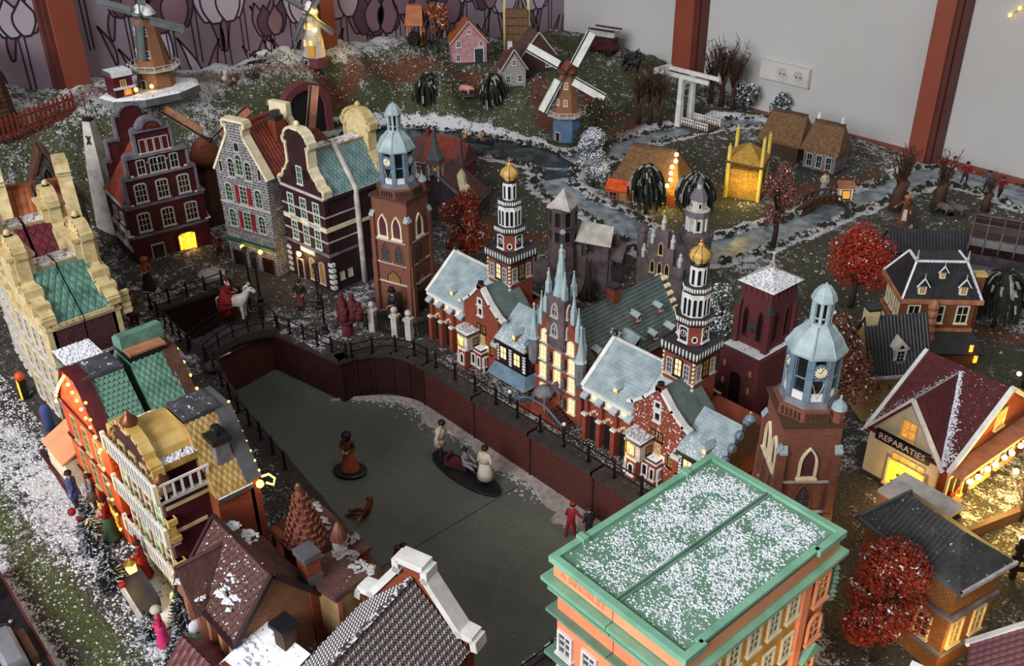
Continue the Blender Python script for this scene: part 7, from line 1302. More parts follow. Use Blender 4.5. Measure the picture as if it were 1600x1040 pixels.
b = MB(); b.add([(-3.9, -3.9, 8.2), (3.9, -3.9, 7.6), (3.9, 3.9, 8.2), (-3.9, 3.9, 8.8), (0, 0, 11.4)], [(0, 1, 4), (1, 2, 4), (2, 3, 4), (3, 0, 4), (3, 2, 1, 0)]); b.build('roof', 'straw', t); q = MB(); [q.bar(a_, c_, .3, .35) for a_, c_ in (((-3.9, -3.9, 8.1), (3.9, -3.9, 7.5)), ((3.9, -3.9, 7.5), (3.9, 3.9, 8.1)), ((3.9, 3.9, 8.1), (-3.9, 3.9, 8.7)))]; q.build('roof_beams', 'brown_wood', t, kind='stuff')
b = MB(); b.box(-3.1, 3.1, -3.1, 3.1, -.4, 6.4); b.build('hay_stack', 'straw', t); rr = random.Random(2); q = MB()
for k in range(520):
    f = rr.choice((0, 1, 2)); x, y, z = rr.uniform(-3.2, 3.2), rr.uniform(-3.2, 3.2), rr.uniform(0, 6.5); x, y, z = ((x, -3.15, z) if f == 0 else (3.15, y, z) if f == 1 else (x, y, 6.4)); d = Vector((rr.uniform(-1, 1), rr.uniform(-1, 1), rr.uniform(-.7, .7)))*.5; q.tube([Vector((x, y, z))-d, Vector((x, y, z))+d], .06, 3)
q.build('straw_stalks', 'straw', t, kind='stuff'); glow((-107.2, 161.6, 4.2), .09, (1, .7, .1)); glow((-115.6, 163, 6), .05, (1, .7, .1))
t = thatched('long brown thatched barn behind the yellow hay barn', (-118.5, 194, .4), 6, 9.4, 7, 4.6, 10.2, 'thatch', 'brick_brown', .4, 'thatched_barn', False)
t = thatched('grey walled thatched house with two white chimneys', (-107.6, 193, .3), 6, 7.6, 6, 5.4, 10.6, 'thatch', 'grey_stone', .3)
for x in (-3.0, 2.6): q = MB(); q.lathe([(.42, 9.4), (.38, 12.2)], 8, (x, .4)); q.build('chimney', 'white_paint', t)
q = MB(); [q.box(-3.7+i*.8, -3.3+i*.8, -3.3, -3.0, 4.2, 5.2) for i in range(10)]; q.build('eave_icicles', 'offwhite', t, kind='stuff'); q = MB(); q.box(-4.2, 4.2, -3.9, 3.6, -.4, .35); q.build('base', 'dark_grey', t)
t = thing('little_bridge', 'small brown lattice bridge over the stream with a cream lantern box', 'bridge', (-94.4, 172.5, 0), 52)
b = MB(); L = 5.6
for i in range(10):
    x0, x1 = -L+2*L*i/10, -L+2*L*(i+1)/10; z0, z1 = 2.6*(1-(x0/L)**2), 2.6*(1-(x1/L)**2); b.add([(x0, -1.6, z0), (x1, -1.6, z1), (x1, 1.6, z1), (x0, 1.6, z0), (x0, -1.6, z0-.5), (x1, -1.6, z1-.5), (x1, 1.6, z1-.5), (x0, 1.6, z0-.5)], [(0, 1, 2, 3), (7, 6, 5, 4), (4, 5, 1, 0), (3, 2, 6, 7)])
b.build('deck', 'brown_wood', t)
for y in (-1.7, 1.7):
    q = MB(); q.tube([(x, y, 2.6*(1-(x/L)**2)+1.6) for x in [-L+2*L*k/10 for k in range(11)]], .22, 5); q.build('handrail', 'brown_wood', t)
    for k in range(9): x = -L*.9+1.8*L*k/8; z = 2.6*(1-(x/L)**2); q = MB(); q.bar((x-.4, y, z), (x+.5, y, z+1.6), .16, .16); q.bar((x+.5, y, z), (x-.4, y, z+1.6), .16, .16); q.build('lattice', 'dark_wood', t)
q = MB(); q.box(-1.3, 1.3, -1, 1, 0, 2.6); q.box(-1.6, 1.6, -1.3, 1.3, 2.6, 3.4, 1); o = q.build('lantern_box', ['cream_pale', 'tan_wall'], None, (-91.6, 174.5, 3.0), radians(40)); tag(o, 'cream lantern box with tan lid standing by the lattice bridge', 'lantern')
for f, p in ((0, (0, -1)), (90, (1.3, 0))): window(o, p[0], p[1], .4, 1.4, 1.7, f, 'black_paint', 'lit_warm', 'sq', 1, 1, .14, .1)
# ------------------------------------------------------------------ hill: mills, farms, bridge, tunnel
def windmill(label, loc, rz, base, body, cap, rb, h, az, angs, L, wd, back, spar, win='lit_warm', bm='brick_tan', capm='offwhite', gallery=None, capr=1.0, lat=8):
    t = thing('windmill', label, 'windmill', loc, rz)
    q = MB(); q.lathe([(rb*1.05, -.6), (rb, base)], lat, (0, 0), 0, pi/8); q.build('base', bm, t)
    q = MB(); q.lathe([(rb*.92, base), (rb*.55, h)], lat, (0, 0), 0, pi/8); q.build('body', body, t)
    q = MB(); q.lathe([(rb*.68*capr, h-.1), (rb*.7*capr, h+.5), (rb*.5*capr, h+1.8), (rb*.15*capr, h+2.8), (.05, h+3)], 8, (0, 0), 0, 0, True, 1.1, .95); q.build('cap', cap, t)
    if gallery:
        q = MB(); q.lathe([(rb*1.02, gallery-.25), (rb*1.45, gallery-.1), (rb*1.45, gallery+.1), (rb*.9, gallery+.1)], lat, (0, 0), 0, pi/8); q.build('gallery', capm, t)
        q = MB(); pts = [(rb*1.42*cos(pi/8+k*2*pi/lat), rb*1.42*sin(pi/8+k*2*pi/lat)) for k in range(lat)]
        for k in range(lat):
            a_, c_ = pts[k], pts[(k+1) % lat]; q.bar((*a_, gallery+1.1), (*c_, gallery+1.1), .1, .1); q.bar((*a_, gallery), (*a_, gallery+1.1), .1, .1); m_ = ((a_[0]+c_[0])/2, (a_[1]+c_[1])/2); q.bar((*m_, gallery), (*m_, gallery+1.1), .1, .1)
        q.build('gallery_rail', 'white_paint', t, kind='stuff')
    for a_ in (az-90, az-45, az, az-135):
        for z in (base+.28*(h-base), base+.68*(h-base)):
            R = (rb*.92-(rb*.37)*(z-base)/(h-base))*.95; r_ = radians(a_); window(t, R*cos(r_), R*sin(r_), z, .8, 1.3, a_+90, 'white_paint', win, 'seg', 2, 2, .12, .12)
    a_ = radians(az); sails(t, (rb*.75*capr*cos(a_), rb*.75*capr*sin(a_), h+.7), a_+pi/2, [radians(x) for x in angs], L, wd, back, spar); door(t, rb*cos(a_-.5), rb*sin(a_-.5), 0, 1.1, min(2, base*.8), az-29+90, 'offwhite', 'dark_wood'); return t
t = windmill('big stone windmill with dark green sails on a snowy rock base', (-204.6, 84, gsurf(-204.6, 84)+1.2), 0, 3.6, 'brick_tan', 'slab_snow', 3.7, 14.5, -38, (-74, 4, 106, 184), 9, 1.3, 'mid_grey', 'door_green', 'glass_grey', 'brick_tan', gallery=4)
q = MB(); q.lathe([(8.6, -1.6), (8.4, -.2), (7.6, .2)], 9, (1, -2), 0, .3, False, .85, 1.3); q.build('rock_base', 'slab_snow', t)
b = MB(); b.box(-2.2, 2.2, -2, 2, 0, 4.4); b.prism([(-2.4, 4.4), (2.4, 4.4), (2, 5.4), (-2, 5.4)], 'y', -2.2, 2.2, 1); o = b.build('red_shed', ['maroon', 'slab_snow'], t, (1.6, -8.6, 0)); window(o, 2.2, 0, 2.4, 1.0, 1.2, 90, 'cream', 'lit_dim', 'sq', 2, 1); window(o, 2.2, .6, .6, 1.4, 1.2, 90, 'tan_wall', 'lit_warm', 'sq', 1, 1); q = MB(); q.box(2.2, 3, -2.2, 2.2, 2.0, 2.3); q.build('shed_ledge', 'snow', o)
for y in (-6.4, -3.0): q = MB(); q.ball((4.2, y, 1.3), .45, 8, 5); q.build('lantern', 'bulb_soft', t)
t = windmill('white windmill glowing yellow on the hill crest', (-206.5, 124.5, gsurf(-206.5, 124.5)+.2), 0, 1.8, 'offwhite', 'white_snow_roof', 2.9, 11.6, -48, (-152, 125, 35, -60), 7.4, 1.0, 'mid_grey', 'black_paint', 'lit_bright', 'brick_castle'); q = MB(); q.ball((3.2, -1.2, 8.6), .5, 8, 5); q.build('lantern', 'bulb', t); q = MB(); q.box(-.8, .8, -.3, .2, 0, 2.6); q.build('porch', 'yellow_wall', t, (1.7, -1.9, 2.2), radians(42)); glow((-202.4, 124, 29.4), .10, (1, .72, .1)); glow((-203, 128.6, 22.8), .05, (1, .72, .1))
t = windmill('blue based brown windmill with large black and white sails by the pond', (-156.6, 160, gsurf(-156.6, 160)), 0, 5.6, 'brick_tan', 'brown_cap', 3.3, 15.2, -52, (27, 117, 207, 297), 10.5, 1.7, 'white_paint', 'black_paint', 'lit_dim', 'blue_base', gallery=5.8); q = MB(); q.lathe([(5.4, -1.2), (5, -.3)], 10); q.build('ground_plate', 'leaf_green', t)
t = thing('log_mill', 'brown log mill with red thatched cap at the left edge behind the fence', 'windmill', (-208.6, 51.8, 19.5), 10)
q = MB(); q.lathe([(4.2, -1), (2.9, 12.2)], 8, (0, 0), 0, pi/8); q.build('body', 'brown_wood', t)
for k in range(14): q = MB(); r_ = 4.15-k*.1; q.lathe([(r_, k*.9-.4), (r_+.1, k*.9), (r_, k*.9+.35)], 8, (0, 0), 0, pi/8); q.build('log_course', 'brown_wood', t)
q = MB(); q.lathe([(3.6, 11.8), (3.7, 12.8), (3.1, 14.8), (1.6, 16.3), (.2, 16.8)], 10, (0, 0), 0, 0, True); q.build('cap', 'brown_cap', t); heap(t, [((-1, -1.6, 15.6), 1.2), ((0, -2.8, 12.6), 1.1), ((-1.6, -2.4, 12.2), 1.0)], 1) if 0 else None
for z in (4.2, 7.8): window(t, 3.6-z*.06, -1.2, z, 1.0, 1.5, 75, 'brown_wood', 'lit_warm', 'sq', 2, 2)
q = MB(); q.lathe([(2.2, -.5), (2.3, 2), (1.6, 3.4), (.3, 3.8)], 8, (-.5, -4.6)); q.build('stone_oven', 'mauve_stone', t); q = MB(); q.lathe([(1.3, 3.6), (1.2, 9)], 8, (-.2, -4)); q.build('ladder_tower', 'cloth_green', t)
t = thing('picket_fence', 'rusty picket fence curving up the left side of the hill', 'fence', (-201.6, 43, 17.4)); FP = [(0, 0, 0), (-.6, 7, .3), (-1.6, 14, .9), (-2.6, 19, 1.3), (-3.4, 23, 1.6)]
def along(pts, step):
    out = []; 
    for a_, c_ in zip(pts, pts[1:]):
        a_, c_ = Vector(a_), Vector(c_); n_ = max(1, int((c_-a_).length/step))
        out += [a_.lerp(c_, i/n_) for i in range(n_)]
    return out+[Vector(pts[-1])]
pk = MB(); pk.prism([(-.27, -.4), (.27, -.4), (.27, 3.8), (0, 4.4), (-.27, 3.8)], 'y', -.1, .1); pk = pk.mesh('picket', ['red_wood'])
for p in along([(x, y-8 if y == 0 else y, z) for x, y, z in FP], .95): o = put('picket', pk, t, p, pi/2+.1); o.rotation_euler[1] = rnd.uniform(-.04, .04)
for z in (.9, 3.0):
    q = MB(); pp = along([(x, y-8 if y == 0 else y, z_) for x, y, z_ in FP], 4); [q.bar(a_+Vector((-.12, 0, z)), c_+Vector((-.12, 0, z)), .16, .35) for a_, c_ in zip(pp, pp[1:])]; q.build('rail', 'red_wood', t)
def cottage(label, loc, rz, w, d, he, hr, wall, roof, rd='pan', doors=((.2, 1.6, 2.6, 'white_paint', 'dark_grey', 'sq'),), wins=(), cat='house', chim=None):
    t = thing('cottage', label, cat, loc, rz); b = MB(); b.prism([(-w/2, -.8), (w/2, -.8), (w/2, he), (0, hr-.3), (-w/2, he)], 'y', 0, d); b.build('wall', wall, t)
    b = MB(); b.slab((w/2+.4, -.3, he-.4), (w/2+.4, d+.3, he-.4), (0, d+.3, hr), (0, -.3, hr), .3); b.slab((-w/2-.4, d+.3, he-.4), (-w/2-.4, -.3, he-.4), (0, -.3, hr), (0, d+.3, hr), .3); b.build('roof', roof, t)
    sl = hypot(w/2+.4, hr-he+.4); tiles(rd, ((w/2+.4, -.3, he-.38), (0, 1, 0), (-(w/2+.4)/sl, 0, (hr-he+.4)/sl)), .1, 0, d+.6, sl, .6, .7).build('roof_tiles', roof, t, kind='stuff')
    strip([(-w/2-.4, he-.5), (0, hr+.05), (w/2+.4, he-.5)], -.5, -.2, .25).build('barge_boards', 'offwhite', t)
    for x, ww, h, fr, pa, kd in doors: door(t, x*w/2, 0, 0, ww, h, 0, fr, pa, kd)
    for x, z, ww, h, kd in wins: window(t, x*w/2, 0, z, ww, h, 0, 'white_paint', 'glass_grey', kd, 2, 2, .14, .1)
    window(t, w/2, d*.35, .8, 1.0, 1.8, 90, 'white_paint', 'glass_dark', 'sq', 2, 2, .14, .1); window(t, w/2, d*.7, .8, 1.0, 1.8, 90, 'white_paint', 'glass_dark', 'sq', 2, 2, .14, .1)
    if chim: q = MB(); q.box(-.5, .5, chim-.5, chim+.5, hr-1, hr+1.2); q.build('chimney', 'white_paint', t)
    q = MB(); q.box(-w/2-1, w/2+1, -1.4, d+.8, -1, -.05); q.build('base', 'dark_stone', t); return t
cottage('pink brick barn with orange roof and dark double door', (-195.5, 163.5, gsurf(-194, 164)+.6), 56, 9, 8, 5.2, 10.2, 'pink_brick', 'orange_tile', wins=((-.65, .4, .9, 1.6, 'arch'), (0, 7.2, .9, .9, 'round'), (-.6, 4, 1.0, 1.4, 'arch'), (.7, 4, .9, 1.2, 'round')), doors=((.55, 2.2, 3.4, 'white_paint', 'dark_grey', 'sq'),))
cottage('small white brick cottage with dark red roof', (-178.6, 163.6, gsurf(-179, 164)+.5), 62, 6, 5.4, 4.4, 8.8, 'stone_white', 'brown_tile', wins=((-.5, 1, 1, 1.6, 'sq'), (.5, 1, 1, 1.6, 'sq'), (0, 5.2, .8, 1.2, 'sq')), doors=(), chim=4)
cottage('long brown thatched barn joined behind the white cottage', (-181, 174.4, gsurf(-180, 174)+.4), 62, 8.4, 8.5, 4.2, 9.4, 'brick_brown', 'thatch_dark', 'course', wins=((.6, .8, 1.2, 2.2, 'sq'),), doors=())
t = thing('hay_shelter', 'open shelter with steep red roof beside the orange tree on the hill', 'barn', (-209.5, 157.2, 17.2), 40)
for x in (-1.8, 1.8):
    for y in (-1.8, 1.8): q = MB(); q.box(x-.25, x+.25, y-.25, y+.25, -.6, 5); q.build('post', 'tan_wall', t)
b = MB(); b.slab((-2.4, -2.4, 4.4), (2.4, -2.4, 4.4), (2.0, 0, 9.4), (-2.0, 0, 9.4), .3); b.slab((2.4, 2.4, 4.4), (-2.4, 2.4, 4.4), (-2, 0, 9.4), (2, 0, 9.4), .3); b.build('roof', 'orange_tile', t); q = MB(); q.box(-1.7, 1.7, -1.7, 1.7, 0, 2); q.build('dark_hay', 'leaf_dark', t)
t = thing('cart_wheel_gun', 'small dark cart with two spoked wheels beside the red roofed shelter', 'cart', (-206.8, 154.4, 17.2), 30)
for y in (-.9, .9):
    q = MB(); q.lathe([(1.5, -.1), (1.5, .1), (1.25, .1), (1.25, -.1)], 14); [q.bar((0, 0, 0), (1.35*cos(k*pi/4), 1.35*sin(k*pi/4), 0), .14, .14) for k in range(8)]; o = q.build('wheel', 'dark_wood', t, (0, y, 1.3)); o.rotation_euler[0] = pi/2
q = MB(); q.box(-1.8, 1.6, -.6, .6, 1.2, 2.0); q.build('bed', 'dark_wood', t)
t = thing('hay_rick', 'tall open straw rick between two white poles near the corner of the room', 'barn', (-197.5, 182, 11), 45)
for x in (-3.2, 3.2): q = MB(); q.lathe([(.45, -1), (.4, 16)], 8, (x, 0)); q.build('pole', 'ivory', t)
for k in range(6): q = MB(); q.box(-3, 3, -1.4, 1.4, k*2.1, k*2.1+1.9); q.build('hay_layer', 'thatch', t)
t = thing('covered_wagon', 'maroon covered wagon with pale roof on the hill', 'wagon', (-188.8, 207.6, 8.4), 12)
b = MB(); b.box(-3.6, 3.6, -1.9, 1.9, 1.6, 3.4); b.build('body', 'maroon', t); b = MB(); b.box(-3.4, 3.4, -1.7, 1.7, 3.4, 5.6); b.build('side_panels', 'dark_maroon', t); b = MB(); b.prism([(-2, 5.4), (2, 5.4), (1.6, 6.6), (0, 7.1), (-1.6, 6.6)], 'x', -4, 4); b.build('roof', 'snow_dull', t); q = MB(); q.box(-4.2, 4.2, -2.2, -1.8, 7.0, 7.4); q.box(-4.2, 4.2, 1.8, 2.2, 7, 7.4); q.build('roof_rails', 'dark_maroon', t, kind='stuff')
for x in (-2.3, 2.3):
    for y in (-2, 2): q = MB(); q.lathe([(1.2, -.12), (1.2, .12), (.95, .12), (.95, -.12)], 14); [q.bar((0, 0, 0), (1.05*cos(k*pi/4), 1.05*sin(k*pi/4), 0), .13, .13) for k in range(8)]; o = q.build('wheel', 'dark_wood', t, (x, y, 1.2)); o.rotation_euler[0] = pi/2
q = MB(); q.bar((3.6, -.8, 1.8), (9, -.8, 1.6), .18, .18); q.bar((3.6, .8, 1.8), (9, .8, 1.6), .18, .18); q.build('shafts', 'bark', t, kind='stuff')
# white drawbridge
t = thing('drawbridge', 'white wooden drawbridge with arched frame over the narrow stream', 'bridge', (-146.5, 191.5, 2.6), 0)
for y in (-2.2, 2.2): q = MB(); q.frus(0, y, -.8, 11, .75, .65, .55, .5); q.build('tower_post', 'white_paint', t)
q = MB(); q.prism([(-2.2, 11), (-2.2, 8.6), (-1.7, 8.6)]+[(1.6*cos(a*pi/8), 7.6+1.9*sin(a*pi/8)) for a in range(8, -1, -1)]+[(1.7, 8.6), (2.2, 8.6), (2.2, 11)], 'x', -.35, .35); q.build('arch', 'white_paint', t)
for y in (-2.2, 2.2): q = MB(); q.box(-8.2, 8.0, y-.35, y+.35, 11, 11.9); q.build('balance_beam', 'white_paint', t)
q = MB(); q.box(-8.4, -7.2, -2.8, 2.8, 10.8, 12.1); q.build('counterweight', 'white_paint', t)
b = MB(); b.box(-7, 9, -2.4, 2.4, -.5, .1); b.build('deck', 'brown_wood', t)
for y in (-2.5, 2.5):
    for x0 in (1.2, 5.4):
        q = MB(); q.box(x0, x0+3.6, y-.1, y+.1, 1.5, 1.8); q.box(x0, x0+3.6, y-.1, y+.1, .7, .95); [q.box(x0+k*.72-.1, x0+k*.72+.1, y-.12, y+.12, 0, 1.8) for k in range(6)]; q.build('railing', 'white_paint', t)
q = MB(); [q.bar((5, y, 11.2), (8.6, y, .2), .06, .06) for y in (-2.2, 2.2)]; q.build('chains', 'dark_grey', t, kind='stuff')
# tunnel mouth in the hillside
t = thing('tunnel_portal', 'dark arched brick tunnel mouth in the green hillside', 'tunnel', (-192.6, 111.8, 9.6), 90)
ao = [(6.6*cos(a*pi/14), 2.6+6.6*sin(a*pi/14)) for a in range(15)]; ai = [(4.9*cos(a*pi/14), 2.6+4.9*sin(a*pi/14)) for a in range(15)]
b = MB(); pts = [(6.6, -3)]+ao+[(-6.6, -3), (-4.9, -3)]+ai[::-1]+[(4.9, -3)]; n_ = len(ao)
for k in range(n_-1): b.prism([ai[k], ao[k], ao[k+1], ai[k+1]], 'y', -1.2, 1)
b.box(4.9, 6.6, -1.2, 1, -3, 2.6); b.box(-6.6, -4.9, -1.2, 1, -3, 2.6); b.build('arch_ring', 'brick_castle', t)
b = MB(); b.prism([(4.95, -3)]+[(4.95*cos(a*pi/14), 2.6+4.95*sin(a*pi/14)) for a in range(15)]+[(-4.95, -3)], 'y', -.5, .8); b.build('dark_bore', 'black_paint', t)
# ------------------------------------------------------------------ trees
def crown_quads(b, cs, count, size, snow=.08, rr=rnd, thin=1.0, shell=.55):
    tot = sum(r**2 for _, r in cs)
    for c, r in cs:
        for _ in range(int(count*r*r/tot)):
            d = Vector((rr.gauss(0, 1), rr.gauss(0, 1), rr.gauss(0, 1))).normalized(); k = r*(shell+(1-shell)*rr.random()**.6)
            p = Vector(c)+d*k; p.z = c[2]+(p.z-c[2])*thin
            n = (d+Vector((rr.gauss(0, .6), rr.gauss(0, .6), rr.gauss(0, .6)))).normalized(); a = n.cross(Vector((rr.gauss(0, 1), rr.gauss(0, 1), rr.gauss(0, 1)))).normalized(); q = n.cross(a); s = size*rr.uniform(.6, 1.35)
            m = 2 if rr.random() < snow*(1.8 if d.z > .2 else .5) else (1 if rr.random() < .4 else 0)
            b.add([p-a*s, p+q*s*.55, p+a*s, p-q*s*.55+n*s*.3], [(0, 1, 2), (0, 2, 3)], m)
def leafy(label, loc, h, r, leaf, leaf2, count=2600, size=.36, snow=.06, seed=1, name='autumn_tree', blobs=13, trunk=.42, group=None, bark='bark', low=.3):
    rr = random.Random(seed); t = thing(name, label, 'tree', loc, 0, group)
    cs = []
    for i in range(blobs):
        a = rr.uniform(0, 6.28); z = rr.uniform(low, .92); w_ = sin(pi*min(1, max(.05, (z-low+.12)/(1.04-low))))**.7
        R = r*.72*w_*sqrt(rr.random()); cs.append(((R*cos(a), R*sin(a), z*h), r*rr.uniform(.28, .46)))
    b = MB(); b.tube([(0, 0, -.6), (.02*h, 0, h*.22), (-.01*h, .02*h, h*.45), (0, 0, h*.75)], [h*.035, h*.027, h*.02, h*.008], 7); b.build('trunk', bark, t)
    b = MB()
    for c, q in cs: z0 = min(c[2]*.6, h*.5); b.tube([(0, 0, z0), (c[0]*.5, c[1]*.5, z0+(c[2]-z0)*.6), c], [h*.014, h*.01, h*.004], 5)
    b.build('branches', bark, t, kind='stuff')
    b = MB(); crown_quads(b, cs, count, size, snow, rr); b.build('foliage', [leaf, leaf2, 'snow'], t); return t
def weeping(label, loc, h, r, seed=1, leaf='leaf_dark', snow=.2, strands=90, group=None, lean=0):
    rr = random.Random(seed); t = thing('weeping_tree', label, 'tree', loc, 0, group)
    b = MB(); b.tube([(0, 0, -.5), (.03*h, 0, h*.4), (0, 0, h*.8)], [h*.04, h*.03, h*.015], 6); b.build('trunk', 'bark', t)
    b = MB()
    for i in range(strands):
        a = rr.uniform(0, 6.28); R = r*rr.uniform(.3, 1.0); zt = h*rr.uniform(.78, 1.0); zb = h*rr.uniform(.18, .42); n = 7; pts = []
        for k in range(n):
            f = k/(n-1); q = R*(1-(1-f)**2.2); z = zt-(zt-zb)*f**1.9; pts.append((q*cos(a+.3*f)+lean*f, q*sin(a+.3*f)+rr.gauss(0, .05), z))
        for k in range(n-1):
            m = 1 if rr.random() < snow*(1.6 if k < 3 else .7) else 0; p, q_ = Vector(pts[k]), Vector(pts[k+1]); w_ = rr.uniform(.16, .34)*h/11; s = Vector((-sin(a), cos(a), 0))*w_
            b.add([p-s, p+s, q_+s*.8, q_-s*.8], [(0, 1, 2, 3)], m); o = Vector((cos(a), sin(a), .4))*w_; b.add([p-o, p+o, q_+o*.7, q_-o*.7], [(0, 1, 2, 3)], m)
    b.build('drooping_strands', [leaf, 'snow_dull'], t); return t
def bottle_tree(label, loc, h, r, seed=1, snow=.3, group=None, base=True):
    rr = random.Random(seed); t = thing('miniature_fir', label, 'tree', loc, 0, group)
    b = MB(); b.lathe([(r*.35, 0), (r*.35, .25), (.12, .3), (.1, h)], 8); b.build('stem', 'dark_wood', t)
    b = MB()
    for i in range(900):
        f = rr.random()**.75; z = .4+(h-.5)*(1-f)*.98; R = r*(f*.92+.05)*rr.uniform(.7, 1.05); a = rr.uniform(0, 6.28); d = Vector((cos(a), sin(a), .25)); p = Vector((0, 0, z)); s = Vector((-sin(a), cos(a), rr.uniform(-.5, .5)))*.09
        e = p+d*R; m = 1 if rr.random() < snow else 0; b.add([p+d*R*.25-s, p+d*R*.25+s, e+s*.6, e-s*.6], [(0, 1, 2, 3)], m)
    b.build('needles', ['leaf_fir', 'snow'], t); return t
leafy('large red tree in front of the slate roofed brick house', (-27.2, 74.4, 0), 15, 5.4, 'leaf_red', 'leaf_rust', 12000, .19, .05, 3, blobs=24)
leafy('red tree between the left church tower and the first town hall', (-124.6, 101.8, 0), 15, 5.0, 'leaf_red', 'leaf_rust', 5600, .24, .05, 5)
leafy('deep red tree behind the brick castle tower beside the mansion', (-69, 139.8, 0), 14.5, 6.4, 'leaf_red', 'leaf_red', 7000, .23, .02, 8, blobs=20)
leafy('thin rust brown tree behind the right church tower', (-51.5, 101.6, 0), 20, 6.2, 'leaf_rust', 'leaf_brown', 7000, .22, .06, 11, blobs=30)
leafy('slim pink brown tree beside the hay barn', (-91.6, 150, 0), 17.5, 4.4, 'leaf_pink', 'leaf_brown', 4400, .2, .05, 12, blobs=14, low=.35)
leafy('small orange tree beside the red roofed shelter on the hill', (-205, 160.6, gz(-205, 160.6)), 14, 4.0, 'leaf_orange', 'leaf_rust', 1500, .34, .04, 14, low=.4)
leafy('snow covered tree standing by the dark pond behind the ruin', (-133.5, 144.6, gz(-133.5, 144.6)), 11.4, 5.6, 'leaf_frost', 'leaf_fir', 5000, .24, .5, 15, 'snowy_tree')
leafy('frosted green tree squeezed between town hall tower and red castle tower', (-74.2, 108.4, 0), 13.5, 4.4, 'leaf_green', 'leaf_frost', 5200, .23, .25, 16, 'snowy_tree')
leafy('bushy dark green tree in front of the blue windmill', (-146.4, 159.2, gsurf(-146.4, 159.2)), 13.5, 5.6, 'leaf_green', 'leaf_brown', 6500, .24, .02, 17, 'bushy_tree', low=.12)
leafy('round frosted green bush below the wall socket', (-143, 211.6, gz(-143, 211.6)), 8.6, 3.7, 'leaf_fir', 'leaf_frost', 1300, .42, .28, 18, 'frosted_bush', low=.15)
leafy('pointed frosted green bush right of the wall socket', (-133.6, 214, gz(-133.6, 214)), 7.2, 3.0, 'leaf_fir', 'leaf_frost', 900, .42, .2, 19, 'frosted_bush', low=.12)
weeping('dark weeping tree leaning over the far bank of the pond', (-190.6, 146.2, 4.2), 10.5, 3.6, 1, lean=-1.2)
weeping('dark weeping tree below the pink barn by the pond', (-180, 157.6, 4.4), 10, 3.6, 2)
weeping('dark snowy weeping tree directly in front of the thatched farmhouse', (-117.6, 143.4, .6), 11, 4.0, 3, strands=130)
weeping('dark weeping tree right of the yellow lit farmhouse', (-110.6, 150.2, .4), 9.6, 4.2, 4, strands=130)
weeping('dark weeping tree at the right edge behind the mansion', (-49.6, 150.6, 0), 10.5, 4.2, 6, snow=.1, strands=120)
for i, (x, y, hh, lab) in enumerate(((-152, 180.4, 15, 'leftmost of three thin brown trees beside the white drawbridge'), (-150.2, 182.6, 15.5, 'middle one of three thin brown trees beside the white drawbridge'), (-148.6, 184.6, 14.5, 'rightmost of three thin brown trees, nearest the white drawbridge'))): bare_tree(lab, (x, y, gz(x, y)), hh, 'leaf_brown', n=44, spread=.36, seed=20+i)
for i, (x, y, hh, lab) in enumerate(((-150, 206.4, 16, 'leftmost bare brown tree behind the drawbridge near the brown post'), (-147.4, 207.6, 17.5, 'tallest bare brown tree behind the drawbridge'), (-144.6, 208.6, 16, 'rightmost bare brown tree behind the drawbridge'))): bare_tree(lab, (x, y, gz(x, y)), hh, 'leaf_brown', n=50, spread=.4, seed=30+i)
for i, (x, y, hh, lab) in enumerate(((-84.6, 183.4, 14.5, 'thick brown pollard tree left of the orange hatted woman'), (-79.2, 190.2, 13.5, 'thick brown pollard tree in front of the right brown post'), (-90.4, 196.5, 10, 'dark leaning pollard by the wall left of the right post'), (-72, 196, 9, 'low pollard stump tree beside the skaters'))): bare_tree(lab, (x, y, 0), hh, 'leaf_brown', 2.6, n=30, spread=.38, seed=40+i)
bottle_tree('tall dark snow tipped fir left of the santa figure', (-90.6, 21.2, 0), 7.6, 2.0, 1); bottle_tree('snow tipped fir with red bow beside the sidewalk', (-100.6, 22.8, 0), 7.0, 2.0, 2, .42); bottle_tree('smaller fir in front of the fir with red bow', (-97.4, 21.4, 0), 5.0, 1.5, 3, .35)
bottle_tree('dark fir behind the pink lady', (-79.4, 24.6, 0), 8.6, 2.2, 4, .25); bottle_tree('fir right of the pink lady', (-75.2, 22.2, 0), 6.6, 1.9, 5); bottle_tree('fir at the lower edge by the tiled porch', (-73.6, 20.4, 0), 5.4, 1.6, 6); bottle_tree('small low fir left of the pink lady', (-80.6, 20.9, 0), 4.2, 1.4, 7, .4)
q = MB(); q.ball((0, 0, 0), .5, 8, 5); q.ball((-.4, .6, -1.6), .34, 8, 5); o = q.build('red_bow', 'cloth_red', None, (-100.0, 21.2, 5.2)); tag(o, 'red bow hanging on the fir beside the sidewalk', 'bow')
